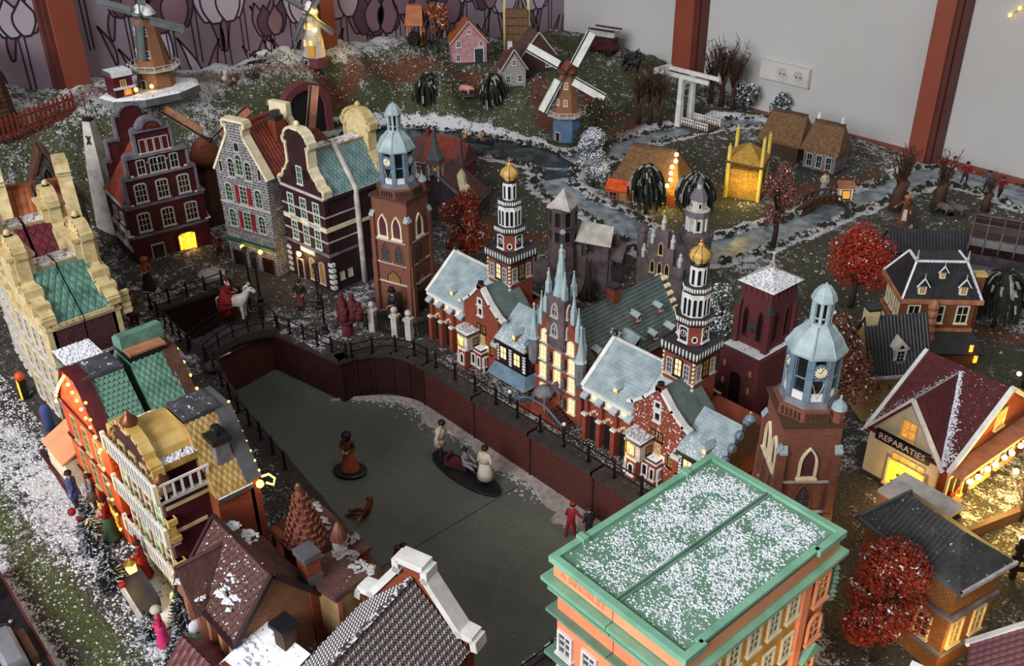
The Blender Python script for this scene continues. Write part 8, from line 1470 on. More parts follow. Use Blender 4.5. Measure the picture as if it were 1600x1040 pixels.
# ------------------------------------------------------------------ moss and stones along the water, snow and tufts on the ground
def bank_clumps(name, label, rv=None, poly=None, n=900):
    b = MB(); L = []
    if rv: segs = [(Vector(a[:2]), Vector(c[:2]), a[3], c[3], a[2], c[2]) for a, c in zip(rv, rv[1:])]
    else: segs = [(Vector(poly[i]), Vector(poly[(i+1) % len(poly)]), 0, 0, 2.3, 2.3) for i in range(len(poly))]
    tot = sum((c-a).length for a, c, *_ in segs)
    for a, c, h0, h1, z0, z1 in segs:
        d = c-a; nn_ = Vector((-d.y, d.x)).normalized()
        for _ in range(int(n*d.length/tot)):
            f = rnd.random(); s = rnd.choice((-1, 1)); off = (h0*(1-f)+h1*f)*s+rnd.gauss(0, .55)+(.5*s if rv else 0); p = a+d*f+nn_*off
            if -.6 > wetness(p)*-1 and wetness(p) > 1.2: continue
            b.lump((p.x, p.y, z0*(1-f)+z1*f+.15+rnd.uniform(-.1, .25)), rnd.uniform(.35, .8), 1 if rnd.random() < .33 else (2 if rnd.random() < .3 else 0), .8)
    return b.build(name, ['leaf_dark', 'snow_dull', 'leaf_green'], ground, kind='stuff')
bank_clumps('pond_moss', 'dark snowy moss clumps around the edge of the dark pond', poly=POND, n=620)
for rv, lab, n in zip(RIV, ('dark snowy moss clumps along the winding stream through the meadow', 'dark snowy moss clumps along the stream at the white drawbridge', 'dark snowy moss clumps along the ice by the right wall'), (900, 420, 360)): bank_clumps('bank_moss', lab, rv=rv, n=n)
b = MB()
for _ in range(9000):
    x, y = rnd.uniform(-212, -186), rnd.uniform(20, 200)
    if wetness((x, y)) > -.3: continue
    b.v.append((x, y, 0)); 
pts = [(v[0], v[1]) for v in b.v]
for _ in range(11000):
    x, y = rnd.uniform(-190, -45), rnd.uniform(112, 216)
    if y > 216 or (x > -52 and y < 140): continue
    pts.append((x, y))
b = MB()
for (x, y) in pts:
    if wetness((x, y)) > -.4: continue
    z = gsurf(x, y); hill = z > 3; r = rnd.random()
    if x < -186: m = 1 if r < .45 else (0 if r < .8 else 2)
    else: m = 1 if r < .42 else (0 if r < .6 else 2)
    b.flake((x, y, z-.05), rnd.uniform(.14, .42), m)
b.build('turf_tufts', ['leaf_green', 'snow_dull', 'thatch_dark'], ground, kind='stuff')
b = MB()
for _ in range(9500):
    x, y = rnd.uniform(-165, -60), rnd.uniform(12.5, 27.0)
    gr = abs(y-16.2-.02*(x+90)) < 2.2
    if gr and rnd.random() < .55: continue
    if y > 24.6 and not (-70 > x > -160): continue
    b.flake((x, y, gsurf(x, y)-.02), rnd.uniform(.09, .26), 1 if gr and rnd.random() < .5 else 0)
b.build('street_snow', ['snow', 'leaf_grass_bright'], ground, kind='stuff')
b = MB()
for _ in range(7000):
    x, y = rnd.uniform(-175, -22), rnd.uniform(34, 112)
    if inside((x, y), CANAL) or inside((x, y), BASIN): continue
    if noise.noise((x*.12, y*.12, 5)) < -.05: continue
    b.flake((x, y, gsurf(x, y)-.02), rnd.uniform(.07, .19))
for _ in range(2600): b.flake((rnd.uniform(-104, -50), rnd.uniform(76.6, 82.2), .0), rnd.uniform(.08, .2))
b.build('quay_snow', 'snow_dull', ground, kind='stuff')
# ------------------------------------------------------------------ figures
_skn = [0]
def skin_mesh(V, E, levels=1):
    """one continuous body grown over a skeleton of unit height"""
    me = bpy.data.meshes.new('sk'); me.from_pydata([v[:3] for v in V], E, []); o = bpy.data.objects.new('sk', me); C.objects.link(o)
    bm = bmesh.new(); bm.from_mesh(me); ly = bm.verts.layers.skin.verify(); bm.verts.ensure_lookup_table()
    for i, v in enumerate(bm.verts): r = V[i][3]; v[ly].radius = (r, r) if not isinstance(r, tuple) else r; v[ly].use_root = (i == 0)
    bm.to_mesh(me); bm.free(); o.modifiers.new('s', 'SKIN'); sb_ = o.modifiers.new('u', 'SUBSURF'); sb_.levels = levels; sb_.render_levels = levels
    ev = o.evaluated_get(bpy.context.evaluated_depsgraph_get()); m = bpy.data.meshes.new_from_object(ev); vs = [tuple(v.co) for v in m.vertices]; fs = [tuple(p.vertices) for p in m.polygons]
    C.objects.unlink(o); bpy.data.objects.remove(o); bpy.data.meshes.remove(me); bpy.data.meshes.remove(m); return vs, fs
ARM = {'down': ((.15, .02, .62), (.16, -.05, .48)), 'fwd': ((.14, -.08, .66), (.09, -.22, .64)), 'bent': ((.16, .0, .62), (.06, -.13, .60)), 'hips': ((.21, .03, .62), (.11, -.03, .53)), 'up': ((.18, -.04, .84), (.2, -.1, 1.0)), 'side': ((.2, -.02, .68), (.3, -.06, .62)), 'reach': ((.14, -.1, .68), (.1, -.26, .74))}
def person(label, loc, rz, h=6, top='cloth_dark', bottom='cloth_dark', skirt=None, coat=None, hat=None, hair='hair', arms=('down', 'down'), lean=0., pose='stand', base=None, group=None, long_hair=False, apron=None, beard=None):
    t = thing('person', label, 'person', loc, rz, group)
    hz = .5 if pose != 'sit' else .16; dz = hz-.5
    L = lambda z: -lean*(z-hz) if z > hz else 0
    q = lambda x, y, z: (x, y+L(z+dz), z+dz)
    V = [q(0, 0, .5)+(.085,), q(0, 0, .62)+(.085,), q(0, 0, .76)+(.095,), q(0, -.0, .83)+(.042,), q(0, -.012, .90)+(.068,), q(0, -.015, .955)+(.062,)]
    E = [(0, 1), (1, 2), (2, 3), (3, 4), (4, 5)]; hands = []
    for s, a in zip((-1, 1), arms):
        (ex, ey, ez), (wx, wy, wz) = ARM[a]; n = len(V)
        V += [q(s*.105, 0, .785)+(.046,), q(s*ex, ey, ez)+(.036,), q(s*wx, wy, wz)+(.026,)]; E += [(2, n), (n, n+1), (n+1, n+2)]
        d = (Vector((wx*s, wy, wz))-Vector((ex*s, ey, ez))).normalized(); w_ = Vector(q(s*wx, wy, wz)); hands.append((w_, d, s))
    for s in (-1, 1):
        n = len(V)
        if pose == 'sit': V += [(s*.06, -.03, .14, .06), (s*.075, -.24, .17, .05), (s*.08, -.42, .06, .035), (s*.08, -.5, .1, .03)]
        elif pose == 'skate': V += [(s*.055, 0, .44, .066), (s*.08, -.06 if s < 0 else .04, .26, .05), (s*.09, -.02 if s < 0 else .12, .05, .035), (s*.09, -.1 if s < 0 else .05, .025, .03)]
        elif pose == 'ride': V += [(s*.09, -.02, .44, .06), (s*.17, -.08, .3, .05), (s*.18, -.02, .1, .036), (s*.18, -.1, .07, .03)]
        else: V += [(s*.055, 0, .44, .066), (s*.06, -.01, .26, .05), (s*.06, 0, .05, .036), (s*.065, -.07, .025, .03)]
        E += [(0, n), (n, n+1), (n+1, n+2), (n+2, n+3)]
    vs, fs = skin_mesh(V, E); k = h
    neck = Vector(q(0, 0, .845)); b = MB(); mats = ['skin', top, bottom, 'animal_black']
    for f in fs:
        c = sum((Vector(vs[i]) for i in f), Vector())/len(f)
        if c.z > neck.z and abs(c.x) < .09: m = 0
        elif any((c-w_).length < .042 for w_, _, _ in hands): m = 0
        elif c.z < hz-.02 and (pose in ('sit', 'ride') or abs(c.x) < .13): m = 3 if c.z < .05 and pose != 'sit' else 2
        else: m = 1
        b.f.append(f); b.m.append(m); b.sm.append(True)
    b.v = [(x*k, y*k, z*k) for x, y, z in vs]
    for w_, d, s in hands:     # palm and five unequal fingers
        p = w_*k; a = d.cross(Vector((0, 0, 1)) if abs(d.z) < .8 else Vector((0, 1, 0))).normalized(); c_ = p+d*.028*k; b.ball((c_.x, c_.y, c_.z), .026*k, 6, 4)
        for j, ln in enumerate((.028, .034, .036, .031)):
            o_ = a*(j-1.5)*.012*k; p0 = p+d*.04*k+o_; b.tube([p0, p0+d*ln*k*.6, p0+d*ln*k+Vector((0, 0, -.010*k))], [.0075*k, .007*k, .005*k], 4)
        p0 = p+d*.018*k-a*.022*k; b.tube([p0, p0+(d*.5-a*.8).normalized()*.022*k, p0+(d*.9-a*.6).normalized()*.036*k], [.008*k, .007*k, .005*k], 4)
    hc = Vector(q(0, -.018, .925))*k
    b.tube([hc+Vector((0, -.066*k, .012*k)), hc+Vector((0, -.086*k, -.012*k))], [.008*k, .014*k], 5)
    for s in (-1, 1): b.ball((hc.x+s*.068*k, hc.y+.01*k, hc.z), .016*k, 6, 4)
    body = b.build('body', mats, t)
    e = MB(); [e.ball((hc.x+s*.026*k, hc.y-.063*k, hc.z+.016*k), .009*k, 6, 4) for s in (-1, 1)]; e.bar(hc+Vector((-.018*k, -.068*k, -.034*k)), hc+Vector((.018*k, -.068*k, -.034*k)), .01*k, .008*k, 1); e.build('face', ['animal_black', 'cloth_red'], body)
    if hair:
        g = MB(); prof = [(.074*k, -.01*k), (.082*k, .03*k), (.07*k, .062*k), (.035*k, .08*k), (.002, .084*k)]; g.lathe(prof, 10, (hc.x, hc.y+.014*k), 0, 0, True)
        if long_hair: g.lathe([(.06*k, -.14*k), (.078*k, -.05*k), (.078*k, .02*k), (.05*k, .03*k)], 9, (hc.x, hc.y+.035*k), 0, 0, True)
        g.v = [(x, y, z+hc.z) for x, y, z in g.v]; g.build('hair', hair, t)
    if hat:
        kind, m_ = hat; g = MB()
        if kind == 'top': g.lathe([(.12*k, .05*k), (.12*k, .06*k), (.072*k, .062*k), (.078*k, .15*k), (.07*k, .155*k)], 12, (hc.x, hc.y))
        elif kind == 'bonnet': g.lathe([(.1*k, -.03*k), (.115*k, .03*k), (.09*k, .08*k), (.02*k, .1*k)], 10, (hc.x, hc.y+.02*k), 0, 0, True)
        elif kind == 'mitre': g.lathe([(.075*k, .04*k), (.09*k, .10*k), (.06*k, .18*k), (.01*k, .24*k)], 10, (hc.x, hc.y), 0, 0, False, .95, .5)
        elif kind == 'wide': g.lathe([(.16*k, .035*k), (.16*k, .045*k), (.08*k, .05*k), (.07*k, .1*k), (.02*k, .11*k)], 12, (hc.x, hc.y))
        else: g.lathe([(.085*k, .03*k), (.085*k, .06*k), (.06*k, .095*k), (.01*k, .11*k)], 10, (hc.x, hc.y), 0, 0, True)
        g.v = [(x, y, z+hc.z) for x, y, z in g.v]; g.build('hat', m_, t)
    if beard: g = MB(); g.lathe([(.005*k, -.14*k), (.045*k, -.07*k), (.055*k, -.03*k), (.03*k, -.015*k)], 8, (hc.x, hc.y-.045*k), 0, 0, True); g.v = [(x, y, z+hc.z) for x, y, z in g.v]; g.build('beard', beard, t)
    if skirt: m_, z0, w_ = skirt; g = MB(); g.lathe([(w_*k, z0*k), (w_*.96*k, (z0+.03)*k), (w_*.72*k, .26*k), (.12*k, .46*k), (.105*k, .56*k)], 14, (0, 0), 0, 0, True, 1, .9); g.build('skirt', m_, t)
    if coat: m_, z0, w_ = coat; g = MB(); yy = L(.7)*k; g.lathe([(w_*k, z0*k), (w_*.9*k, (z0+.14)*k), (.118*k, .58*k)], 12, (0, yy*.2), 0, 0, True, 1, .85); g.lathe([(.118*k, .56*k), (.128*k, .7*k), (.128*k, .765*k), (.075*k, .815*k)], 12, (0, yy*.85), 0, 0, True, 1, .82); g.build('coat', m_, t)
    if apron: g = MB(); g.prism([(-.07*k, .16*k), (.07*k, .16*k), (.06*k, .56*k), (-.06*k, .56*k)], 'y', -.155*k, -.13*k); g.build('apron', apron, t)
    if base: m_, rx, ry, hh = base; g = MB(); g.lathe([(rx, -.02), (rx, hh*.6), (rx*.9, hh)], 16, (0, 0), 0, 0, False, 1, ry/rx); g.build('base', m_, t); 
    return t
IZ0 = IZ+.02
person('skating woman in a dark jacket and orange skirt on a dark round base', (-98.2, 57.5, IZ0+.3), 35, 6.6, 'cloth_brown', 'cloth_dark', skirt=('cloth_orange', .05, .22), hair='hair', long_hair=True, arms=('bent', 'bent'), hat=('bonnet', 'hair'), base=('black_paint', 2.5, 1.9, .35))
q = MB(); q.lathe([(6.2, 0), (6.2, .3), (6.0, .38)], 22, (0, 0), 0, 0, False, 1.12, .36); o = q.build('ice_plate', 'black_paint', None, (-86.6, 69.3, IZ0), radians(2)); tag(o, 'long dark oval ice plate carrying three skaters', 'base')
person('dark haired man in a white coat walking behind the sledge, facing the wall', (-91.4, 68.6, IZ0+.38), 120, 6.9, 'cloth_white', 'cloth_dark', coat=('cloth_white', .38, .15), arms=('down', 'fwd'), lean=.15, pose='skate')
person('dark haired man in a long white coat at the near end of the ice plate', (-82.6, 69.6, IZ0+.38), 200, 6.6, 'cloth_white', 'cloth_dark', coat=('cloth_white', .18, .19), arms=('down', 'down'))
person('child in a grey blue jacket sitting low between the two white coated men', (-87.2, 69.8, IZ0+.5), 100, 5.4, 'cloth_grey', 'wine', pose='sit', arms=('fwd', 'fwd'))
q = MB(); q.box(-1.8, 1.8, -.9, .9, .3, .6); q.box(-1.9, 1.9, -1, -.75, 0, .3); q.box(-1.9, 1.9, .75, 1, 0, .3); q.box(-1.7, -1.3, -.9, .9, .6, 1.5); o = q.build('sledge', 'wine', None, (-88.6, 69.6, IZ0+.4), radians(20)); tag(o, 'small dark red sledge under the sitting child', 'sledge')
person('brown clad skater fallen backwards on the ice with legs up', (-88.1, 53.4, IZ0+.05), -60, 6.2, 'cloth_brown', 'cloth_brown', pose='sit', arms=('side', 'side'), lean=-.25, hair='cloth_brown')
person('crouching skater in dark purple holding hands near the white gable', (-76.6, 49.6, IZ0), 160, 5.2, 'cloth_dark', 'cloth_dark', skirt=('cloth_dark', .04, .2), arms=('fwd', 'fwd'), lean=.2, hat=('cap', 'cloth_brown'))
person('skater in black jacket bending towards the crouching skater', (-75.9, 51.6, IZ0), 0, 5.6, 'animal_black', 'wine', arms=('fwd', 'fwd'), lean=.42, pose='skate')
person('skater in a red jacket just beyond the green roof edge', (-67.3, 71, IZ0), 200, 5.2, 'cloth_red', 'cloth_red', hat=('cap', 'cloth_red'), arms=('side', 'bent'), lean=.2, pose='skate')
person('dark skater close to the brick canal wall by the green roof', (-65.6, 72.6, IZ0), 250, 5.0, 'cloth_dark', 'cloth_dark', arms=('down', 'down'))
person('waiter in white shirt, black vest and dark red apron on the quay', (-131.7, 71.4, .1), 30, 6.0, 'animal_black', 'cloth_dark', skirt=('wine', .22, .15), arms=('hips', 'hips'), hair='hair')
t = thing('red_statue_group', 'dark red sculpted group of figures on a narrow plinth before the church', 'statue', (-119.6, 72.6, 0), 20)
q = MB(); q.lathe([(1.0, 0), (.9, 2.2), (1.5, 2.6), (1.6, 3.0)], 10); q.build('plinth', 'wine', t)
for x, y, s in ((-1.0, .4, 1), (.9, .6, 1.05), (0, -.6, .8), (1.9, .8, .75)): q = MB(); q.lathe([(1.0*s, 0), (.85*s, 1.2*s), (.75*s, 2.6*s), (.8*s, 3.0*s), (.35*s, 3.5*s), (.48*s, 3.9*s), (.42*s, 4.3*s), (.1*s, 4.6*s)], 10, (0, 0), 0, 0, True); q.tube([(.7*s, 0, 2.9*s), (.9*s, -.6*s, 2.1*s), (.2*s, -.95*s, 2.0*s)], [.26*s, .22*s, .16*s], 6); q.tube([(-.7*s, 0, 2.9*s), (-.9*s, -.6*s, 2.1*s), (-.2*s, -.95*s, 2.1*s)], [.26*s, .22*s, .16*s], 6); q.build('carved_figure', 'wine', t, (x, y, 2.9))
person('woman in an orange shawl and black dress by the maroon house', (-157.4, 56.2, 0), 40, 6.2, 'cloth_orange', 'animal_black', skirt=('animal_black', .03, .2), arms=('bent', 'bent'), hat=('bonnet', 'cloth_orange'))
person('man in a dull brown coat with red trousers beside the dark basin', (-146.2, 48.6, 0), 60, 6.6, 'cloth_brown', 'wine', coat=('thatch_dark', .34, .17), arms=('down', 'bent'))
person('person in red leaning at the corner left of the brown coated man', (-149.2, 47.2, 0), 60, 6.2, 'cloth_red', 'wine', arms=('down', 'down'))
person('dark clad figure with tall hat standing at the church door', (-117.6, 80.4, .1), 10, 6.2, 'animal_black', 'animal_black', coat=('animal_black', .12, .19), hat=('top', 'animal_black'), arms=('down', 'bent'))
person('small figure in brown beside the lit shop window of the maroon house', (-160.2, 71.4, 0), 90, 5.0, 'wine', 'cloth_dark', arms=('down', 'down'))
person('lady in a bright pink dress and white bonnet on the left street', (-78.9, 21.6, .2), -20, 5.2, 'cloth_pink', 'cloth_pink', skirt=('cloth_pink', .0, .16), hat=('bonnet', 'cloth_white'), arms=('down', 'bent'), hair='hair')
t = person('santa like figure in a red robe carrying a bright lantern', (-89.4, 24.4, .2), -30, 5.6, 'cloth_red', 'cloth_red', skirt=('cloth_red', .1, .2), hat=('mitre', 'cloth_red'), arms=('bent', 'fwd'), beard='white_paint')
q = MB(); q.box(-.5, .5, -.45, .45, 0, 1.1); q.lathe([(.75, 1.1), (.1, 1.6)], 6, (0, 0), 1); o = q.build('lantern', ['bulb_soft', 'brass'], None, (-88.6, 22.9, 2.9)); tag(o, 'glowing lantern held by the red robed figure', 'lantern'); glow((-88.4, 22.2, 3.4), .006)
person('man in a blue coat walking on the snowy sidewalk', (-107.2, 23.6, .2), -20, 5.6, 'cloth_blue', 'cloth_dark', coat=('cloth_blue', .3, .16), arms=('down', 'down'))
person('grey clothed figure close behind the blue coated man', (-105.2, 25.2, .2), -20, 5.4, 'cloth_grey', 'cloth_dark', coat=('thatch_dark', .3, .16), arms=('down', 'bent'))
person('figure with a red tall hat and green robe beside the decorated fir', (-98.4, 24.4, .2), -30, 6.4, 'cloth_red', 'cloth_green', skirt=('cloth_green', .05, .18), hat=('mitre', 'cloth_red'), arms=('bent', 'bent'))
t = thing('striped_pillar_box', 'blue and red rounded pillar on a grey plinth by the sidewalk', 'pillar', (-124.8, 27.0, 0), 0)
q = MB(); q.box(-1.2, 1.2, -1.0, 1.0, 0, 1.2); q.build('plinth', 'mid_grey', t); q = MB(); q.lathe([(.75, 1.2), (.75, 4.4), (.55, 5.0), (.1, 5.2)], 12, (0, 0), 0, 0, True); q.build('shaft', 'cloth_blue', t); q = MB(); q.prism([(-.35, 1.6), (.35, 1.6), (.35, 4), (0, 4.6), (-.35, 4)], 'y', -.85, -.6); q.build('red_panel', 'cloth_red', t, (0, 0, 0), radians(-50))
q = MB(); q.slab((-3.6, -2.0, 4.2), (3.6, -2.0, 4.2), (3.6, 1.6, 6.0), (-3.6, 1.6, 6.0), .3); q.box(-3.5, 3.5, -1.6, 1.6, 0, 4.2, 1); o = q.build('market_stall', ['salmon_pale', 'cream_pale'], None, (-114.6, 26.0, 0), 0); 
tag(o, 'beige sloping topped stall leaning against the orange house', 'stall')
q = MB(); q.ball((0, 0, 3.9), .75, 8, 5, 0); q.box(-.5, .5, -.5, .5, 0, 3.3, 1); [q.bar((-.4+k*.4, -.5, 0.2), (-.4+k*.4, -.5, 3.2), .14, .1, 2) for k in range(3)]; o = q.build('red_globe_lamp', ['orange_brick', 'black_paint', 'lit_bright'], None, (-136.8, 27.6, 0)); tag(o, 'dark lamp stand with orange red globe by the far sidewalk', 'lamp')
q = MB(); q.box(0, 44, -.2, .2, -.05, .42); q.build('kerb', 'maroon', None, (-122, 24.4, 0), radians(-3.4), kind='structure')
q = MB(); q.box(0, 10.5, -3.0, 3.0, -.05, .3); q.build('sidewalk', 'slab_snow', None, (-91, 24.5, 0), radians(-3), kind='structure')
t = thing('garden_bench', 'dark bench with red and white front beside the santa figure', 'bench', (-86.4, 22.6, 0), -4)
q = MB(); q.box(-3.4, 3.4, -1, 1, 1.0, 1.35); q.build('seat', 'dark_grey', t); q = MB(); q.box(-3.4, 3.4, .8, 1.1, 1.3, 2.8); q.build('backrest', 'dark_grey', t)
for x in (-3, 3): q = MB(); q.box(x-.25, x+.25, -.9, 1, 0, 1.0); q.build('leg', 'black_paint', t)
q = MB(); q.box(-3.6, 3.6, -1.35, -1.05, .0, 1.3); q.build('white_front', 'offwhite', t); q = MB(); q.ball((-2.4, -1.2, 1.4), .5, 8, 5, 0, .7); q.build('red_ornament', 'cloth_red', t)
for i, (x, y, lab) in enumerate(((-81.0, 26.2, 'white snow ball on the dark kerb post behind the pink lady'), (-76.4, 25.2, 'large snow lump on the green bench in front of the inn'))):
    q = MB(); q.box(-1.6, 1.8, -.6, .6, 0, 1.7, 1); q.ball((-.8, 0, 2.1), .85, 8, 6, 0, .75); q.ball((-.3, .1, 2.3), .6, 8, 6, 0, .75); o = q.build('snowy_bench', ['snow', 'copper_green_dark' if i else 'dark_grey'], None, (x, y, 0), radians(40+10*i)); tag(o, lab, 'bench')
# model railway wagon at the lower left edge
t = thing('toy_wagon', 'flat black toy railway wagon with silver box in the lower left corner', 'wagon', (-90.5, 9.2, .2), -1.5)
q = MB(); q.box(-11, 9, -3.0, 2.6, 0, 1.6); q.build('deck', 'black_paint', t); q = MB(); q.box(-11, 9, 2.6, 2.85, .6, 1.75); q.build('side_edge', 'post_dark', t); q = MB(); q.box(-11, 9, -1.9, -1.75, 1.6, 1.7); q.build('yellow_line', 'yellow_pole', t)
q = MB(); q.prism([(-1.3, 1.6), (.9, 1.6), (.9, 2.9), (.5, 3.4), (-.9, 3.4), (-1.3, 2.9)], 'x', 1.4, 7); q.build('silver_box', 'steel', t); q = MB(); q.box(2, 6.8, 1.1, 1.9, 1.6, 2.6); q.build('brown_block', 'brown_wood', t)
for x, y in ((-.6, 1.3), (-2.3, -.3), (7.4, 1.6), (-1.2, -1.2)): q = MB(); q.ball((x, y, 1.8), .28, 6, 4); q.build('knob', 'steel', t)
q = MB(); q.tube([(-3, 0, 1.7), (-2, .7, 2.2), (-1, .2, 1.8), (-.2, .9, 2.1), (.6, 0, 1.7)], .13, 5); q.build('wire', 'dark_grey', t); q = MB(); q.box(-8, -4.6, -.4, 1.6, 1.6, 2.4); q.build('vent_box', 'dark_grey', t)
# right hand people
t = person('brown dressed woman with orange hat standing on a dark rock with brooms', (-79.4, 176.2, .8), 30, 6.0, 'cloth_brown', 'cloth_brown', skirt=('cloth_brown', .02, .22), hat=('bonnet', 'leaf_orange'), arms=('side', 'down'), apron='cloth_white', base=('dark_stone', 2.8, 2.2, .3))
q = MB(); q.tube([(0, 0, 0.2), (.1, 0, 5.2)], .12, 5); q.lathe([(.5, .1), (.35, 1.2), (.1, 1.5)], 6, (0, 0), 1); o = q.build('broom', ['bark', 'tan_wall'], None, (-77.2, 175.4, .2)); tag(o, 'broom standing beside the orange hatted woman', 'broom')
person('person with red cap and white shawl on the lattice bridge', (-97.6, 176.4, 1.2), 60, 5.6, 'cloth_white', 'cloth_blue', skirt=('cloth_grey', .05, .2), hat=('cap', 'cloth_red'), arms=('bent', 'bent'))
for i, (x, y, tp, bt, lab) in enumerate(((-76.4, 206, 'cloth_blue', 'cloth_dark', 'small skater in a blue jacket on the ice by the right wall'), (-73, 204.6, 'cloth_red', 'cloth_dark', 'small skater in a red jacket on the ice by the right wall'), (-85.6, 209, 'leaf_orange', 'cloth_brown', 'small orange clad figure by the wall right of the brown post'), (-82, 207.6, 'cloth_red', 'cloth_dark', 'small dark red figure next to the orange clad one'), (-68, 206.6, 'cloth_brown', 'cloth_dark', 'small brown figure at the far right end of the ice'))): person(lab, (x, y, .0), 60*i, 4.8, tp, bt, arms=('side', 'side'), pose='skate', hat=('cap', bt))
# ------------------------------------------------------------------ animals
def beast(name, label, cat, loc, rz, L, m, m2=None, neck=.25, headup=.15, leg=.5, girth=.2, tail=True, horse=False, kind=None, base=None, group=None):
    """quadruped facing local -y, length L"""
    t = thing(name, label, cat, loc, rz, group); g = girth; hl = leg; yF, yB = -.36, .36
    V = [(0, yB*.75, hl+g*.62, g*.92), (0, 0, hl+g*.55, g*.98), (0, yF*.8, hl+g*.62, g*1.0), (0, yF-neck*.55, hl+g*.9+headup*.6, g*.55), (0, yF-neck, hl+g*.95+headup, g*.5), (0, yF-neck-.2, hl+g*.6+headup*.8, g*.34), (0, yB+.02, hl+g*.8, g*.5)]
    E = [(0, 1), (1, 2), (2, 3), (3, 4), (4, 5), (0, 6)]; lr = .055 if horse else .06
    for s in (-1, 1):
        n = len(V); V += [(s*g*.55, yF*.85, hl+.0, lr*1.5), (s*g*.55, yF*.87, hl*.5, lr*.95), (s*g*.55, yF*.85, hl*.08, lr*.8)]; E += [(2, n), (n, n+1), (n+1, n+2)]
        n = len(V); V += [(s*g*.55, yB*.72, hl+.02, lr*1.9), (s*g*.58, yB*.6, hl*.72, lr*1.25), (s*g*.58, yB*1.1, hl*.38, lr*.85), (s*g*.58, yB*1.02, hl*.08, lr*.8)]; E += [(0, n), (n, n+1), (n+1, n+2), (n+2, n+3)]
    vs, fs = skin_mesh(V, E); b = MB(); b.v = [(x*L, y*L, z*L) for x, y, z in vs]
    for f in fs:
        c = sum((Vector(vs[i]) for i in f), Vector())/len(f); k = 0
        if m2 and noise.noise((c.x*5+L, c.y*5, c.z*5)) > .02: k = 1
        b.f.append(f); b.m.append(k); b.sm.append(True)
    body = b.build('body', [m, m2 or m], t); hy, hz = yF-neck-.06, hl+g*.95+headup
    q = MB(); [q.lathe([(.05*L, 0), (.035*L, .06*L), (.005*L, .13*L if horse else .09*L)], 5, (s*.075*L, hy*L+.1*L)) for s in (-1, 1)]; q.v = [(x, y, z+(hz+g*.38)*L) for x, y, z in q.v]; q.build('ears', m, body, kind='stuff')
    q = MB(); [q.ball((s*g*.42*L, (hy-.02)*L, (hz+.03)*L), .022*L, 6, 4) for s in (-1, 1)]; q.build('eyes', 'animal_black', body, kind='stuff')
    if tail: q = MB(); q.tube([(0, (yB+.08)*L, (hl+g*1.1)*L), (0, (yB+.2)*L, (hl+g*.8)*L), (0, (yB+.22)*L, (hl*.5)*L)], [.05*L, .04*L, .02*L] if horse else [.02*L, .018*L, .025*L], 5); q.build('tail', m2 or m, t)
    if horse: q = MB(); q.tube([(0, (yF-.02)*L, (hl+g*1.7)*L), (0, (yF-neck*.5+.04)*L, (hl+g*1.5+headup*.8)*L), (0, (yF-neck+.06)*L, (hl+g*1.4+headup)*L)], [.03*L, .05*L, .04*L], 5); q.build('mane', m, body)
    if base: q = MB(); q.lathe([(.75*L, -.1), (.7*L, .12)], 10, (0, 0), 0, 0, False, .7, 1); q.build('base', base, t)
    return t
hx, hy = -135.6, 61.0
ht = beast('white_horse', 'white horse carrying a red cloaked rider on the arched bridge', 'horse', (hx+1.6, hy-.4, 1.85), 130, 5.0, 'animal_white', None, .26, .42, .56, .2, True, True, base='animal_black')
q = MB(); q.tube([(-.6, -1.9, 4.4), (0, -2.75, 4.5), (.6, -1.9, 4.4)], .07, 4); q.tube([(0, -3.5, 5.4), (.42, -3.1, 5.6), (0, -2.6, 6.1), (-.42, -3.1, 5.6), (0, -3.5, 5.4)], .06, 4); q.build('bridle', 'animal_black', ht)
t = person('rider in a red cloak and tall red mitre with white beard on the white horse', (hx+1.1, hy-.8, 3.9), 130, 4.9, 'cloth_red', 'cloth_white', hat=('mitre', 'cloth_red'), hair='white_paint', beard='white_paint', pose='ride', arms=('fwd', 'fwd'), coat=('cloth_red', .2, .3))
q = MB(); q.lathe([(1.6, -1.2), (1.35, .5), (.95, 2.1), (.55, 3.5)], 12, (0, .6), 0, 0, True, 1.0, 1.1); q.build('cloak', 'cloth_red', t)
for x, y, rz, a_, b_, lab, L in ((-205.2, 106.8, 60, 'animal_white', 'animal_black', 'white cow with black patches on the snowy hill', 3.4), (-209.6, 111.4, 150, 'animal_black', 'animal_white', 'black cow with white patches grazing behind the white cow', 4.2)): beast('cow', lab, 'cow', (x, y, gsurf(x, y)), rz, L, a_, b_, .2, .0, .42, .2, base='leaf_dark')
for x, y, rz, lab in ((-200.4, 120.4, 120, 'white sheep standing below the white windmill'), (-199.6, 123.6, 140, 'second white sheep, nearer the glowing windmill')): beast('sheep', lab, 'sheep', (x, y, gsurf(x, y)), rz, 2.8, 'animal_white', None, .18, .0, .36, .24, base='leaf_dark')
beast('pig', 'pink pig on the path below the pink barn', 'pig', (-187, 154.6, gsurf(-187, 154.6)), 110, 4.0, 'pig_pink', None, .14, -.08, .3, .22, base='dark_stone')
for x, y, rz, lab in ((-77.2, 188.2, 80, 'left one of two brownish pigs on a dark base'), (-75, 189.4, 110, 'right one of two brownish pigs near the skaters')): beast('pig', lab, 'pig', (x, y, .3), rz, 3.6, 'mauve_stone', None, .14, -.06, .3, .22, base='leaf_dark')
for x, y, rz, lab in ((-175.4, 203.2, 100, 'black draught horse nearest the covered wagon'), (-172.2, 200.8, 110, 'black draught horse in front of the other one')): beast('horse', lab, 'horse', (x, y, gsurf(x, y)), rz, 4.6, 'animal_black', None, .24, .28, .52, .2, True, True)
t = thing('hay_heap', 'small tan heap of stacked stones on the hill right of the big windmill', 'heap', (-206, 100.6, gsurf(-206, 100.6)))
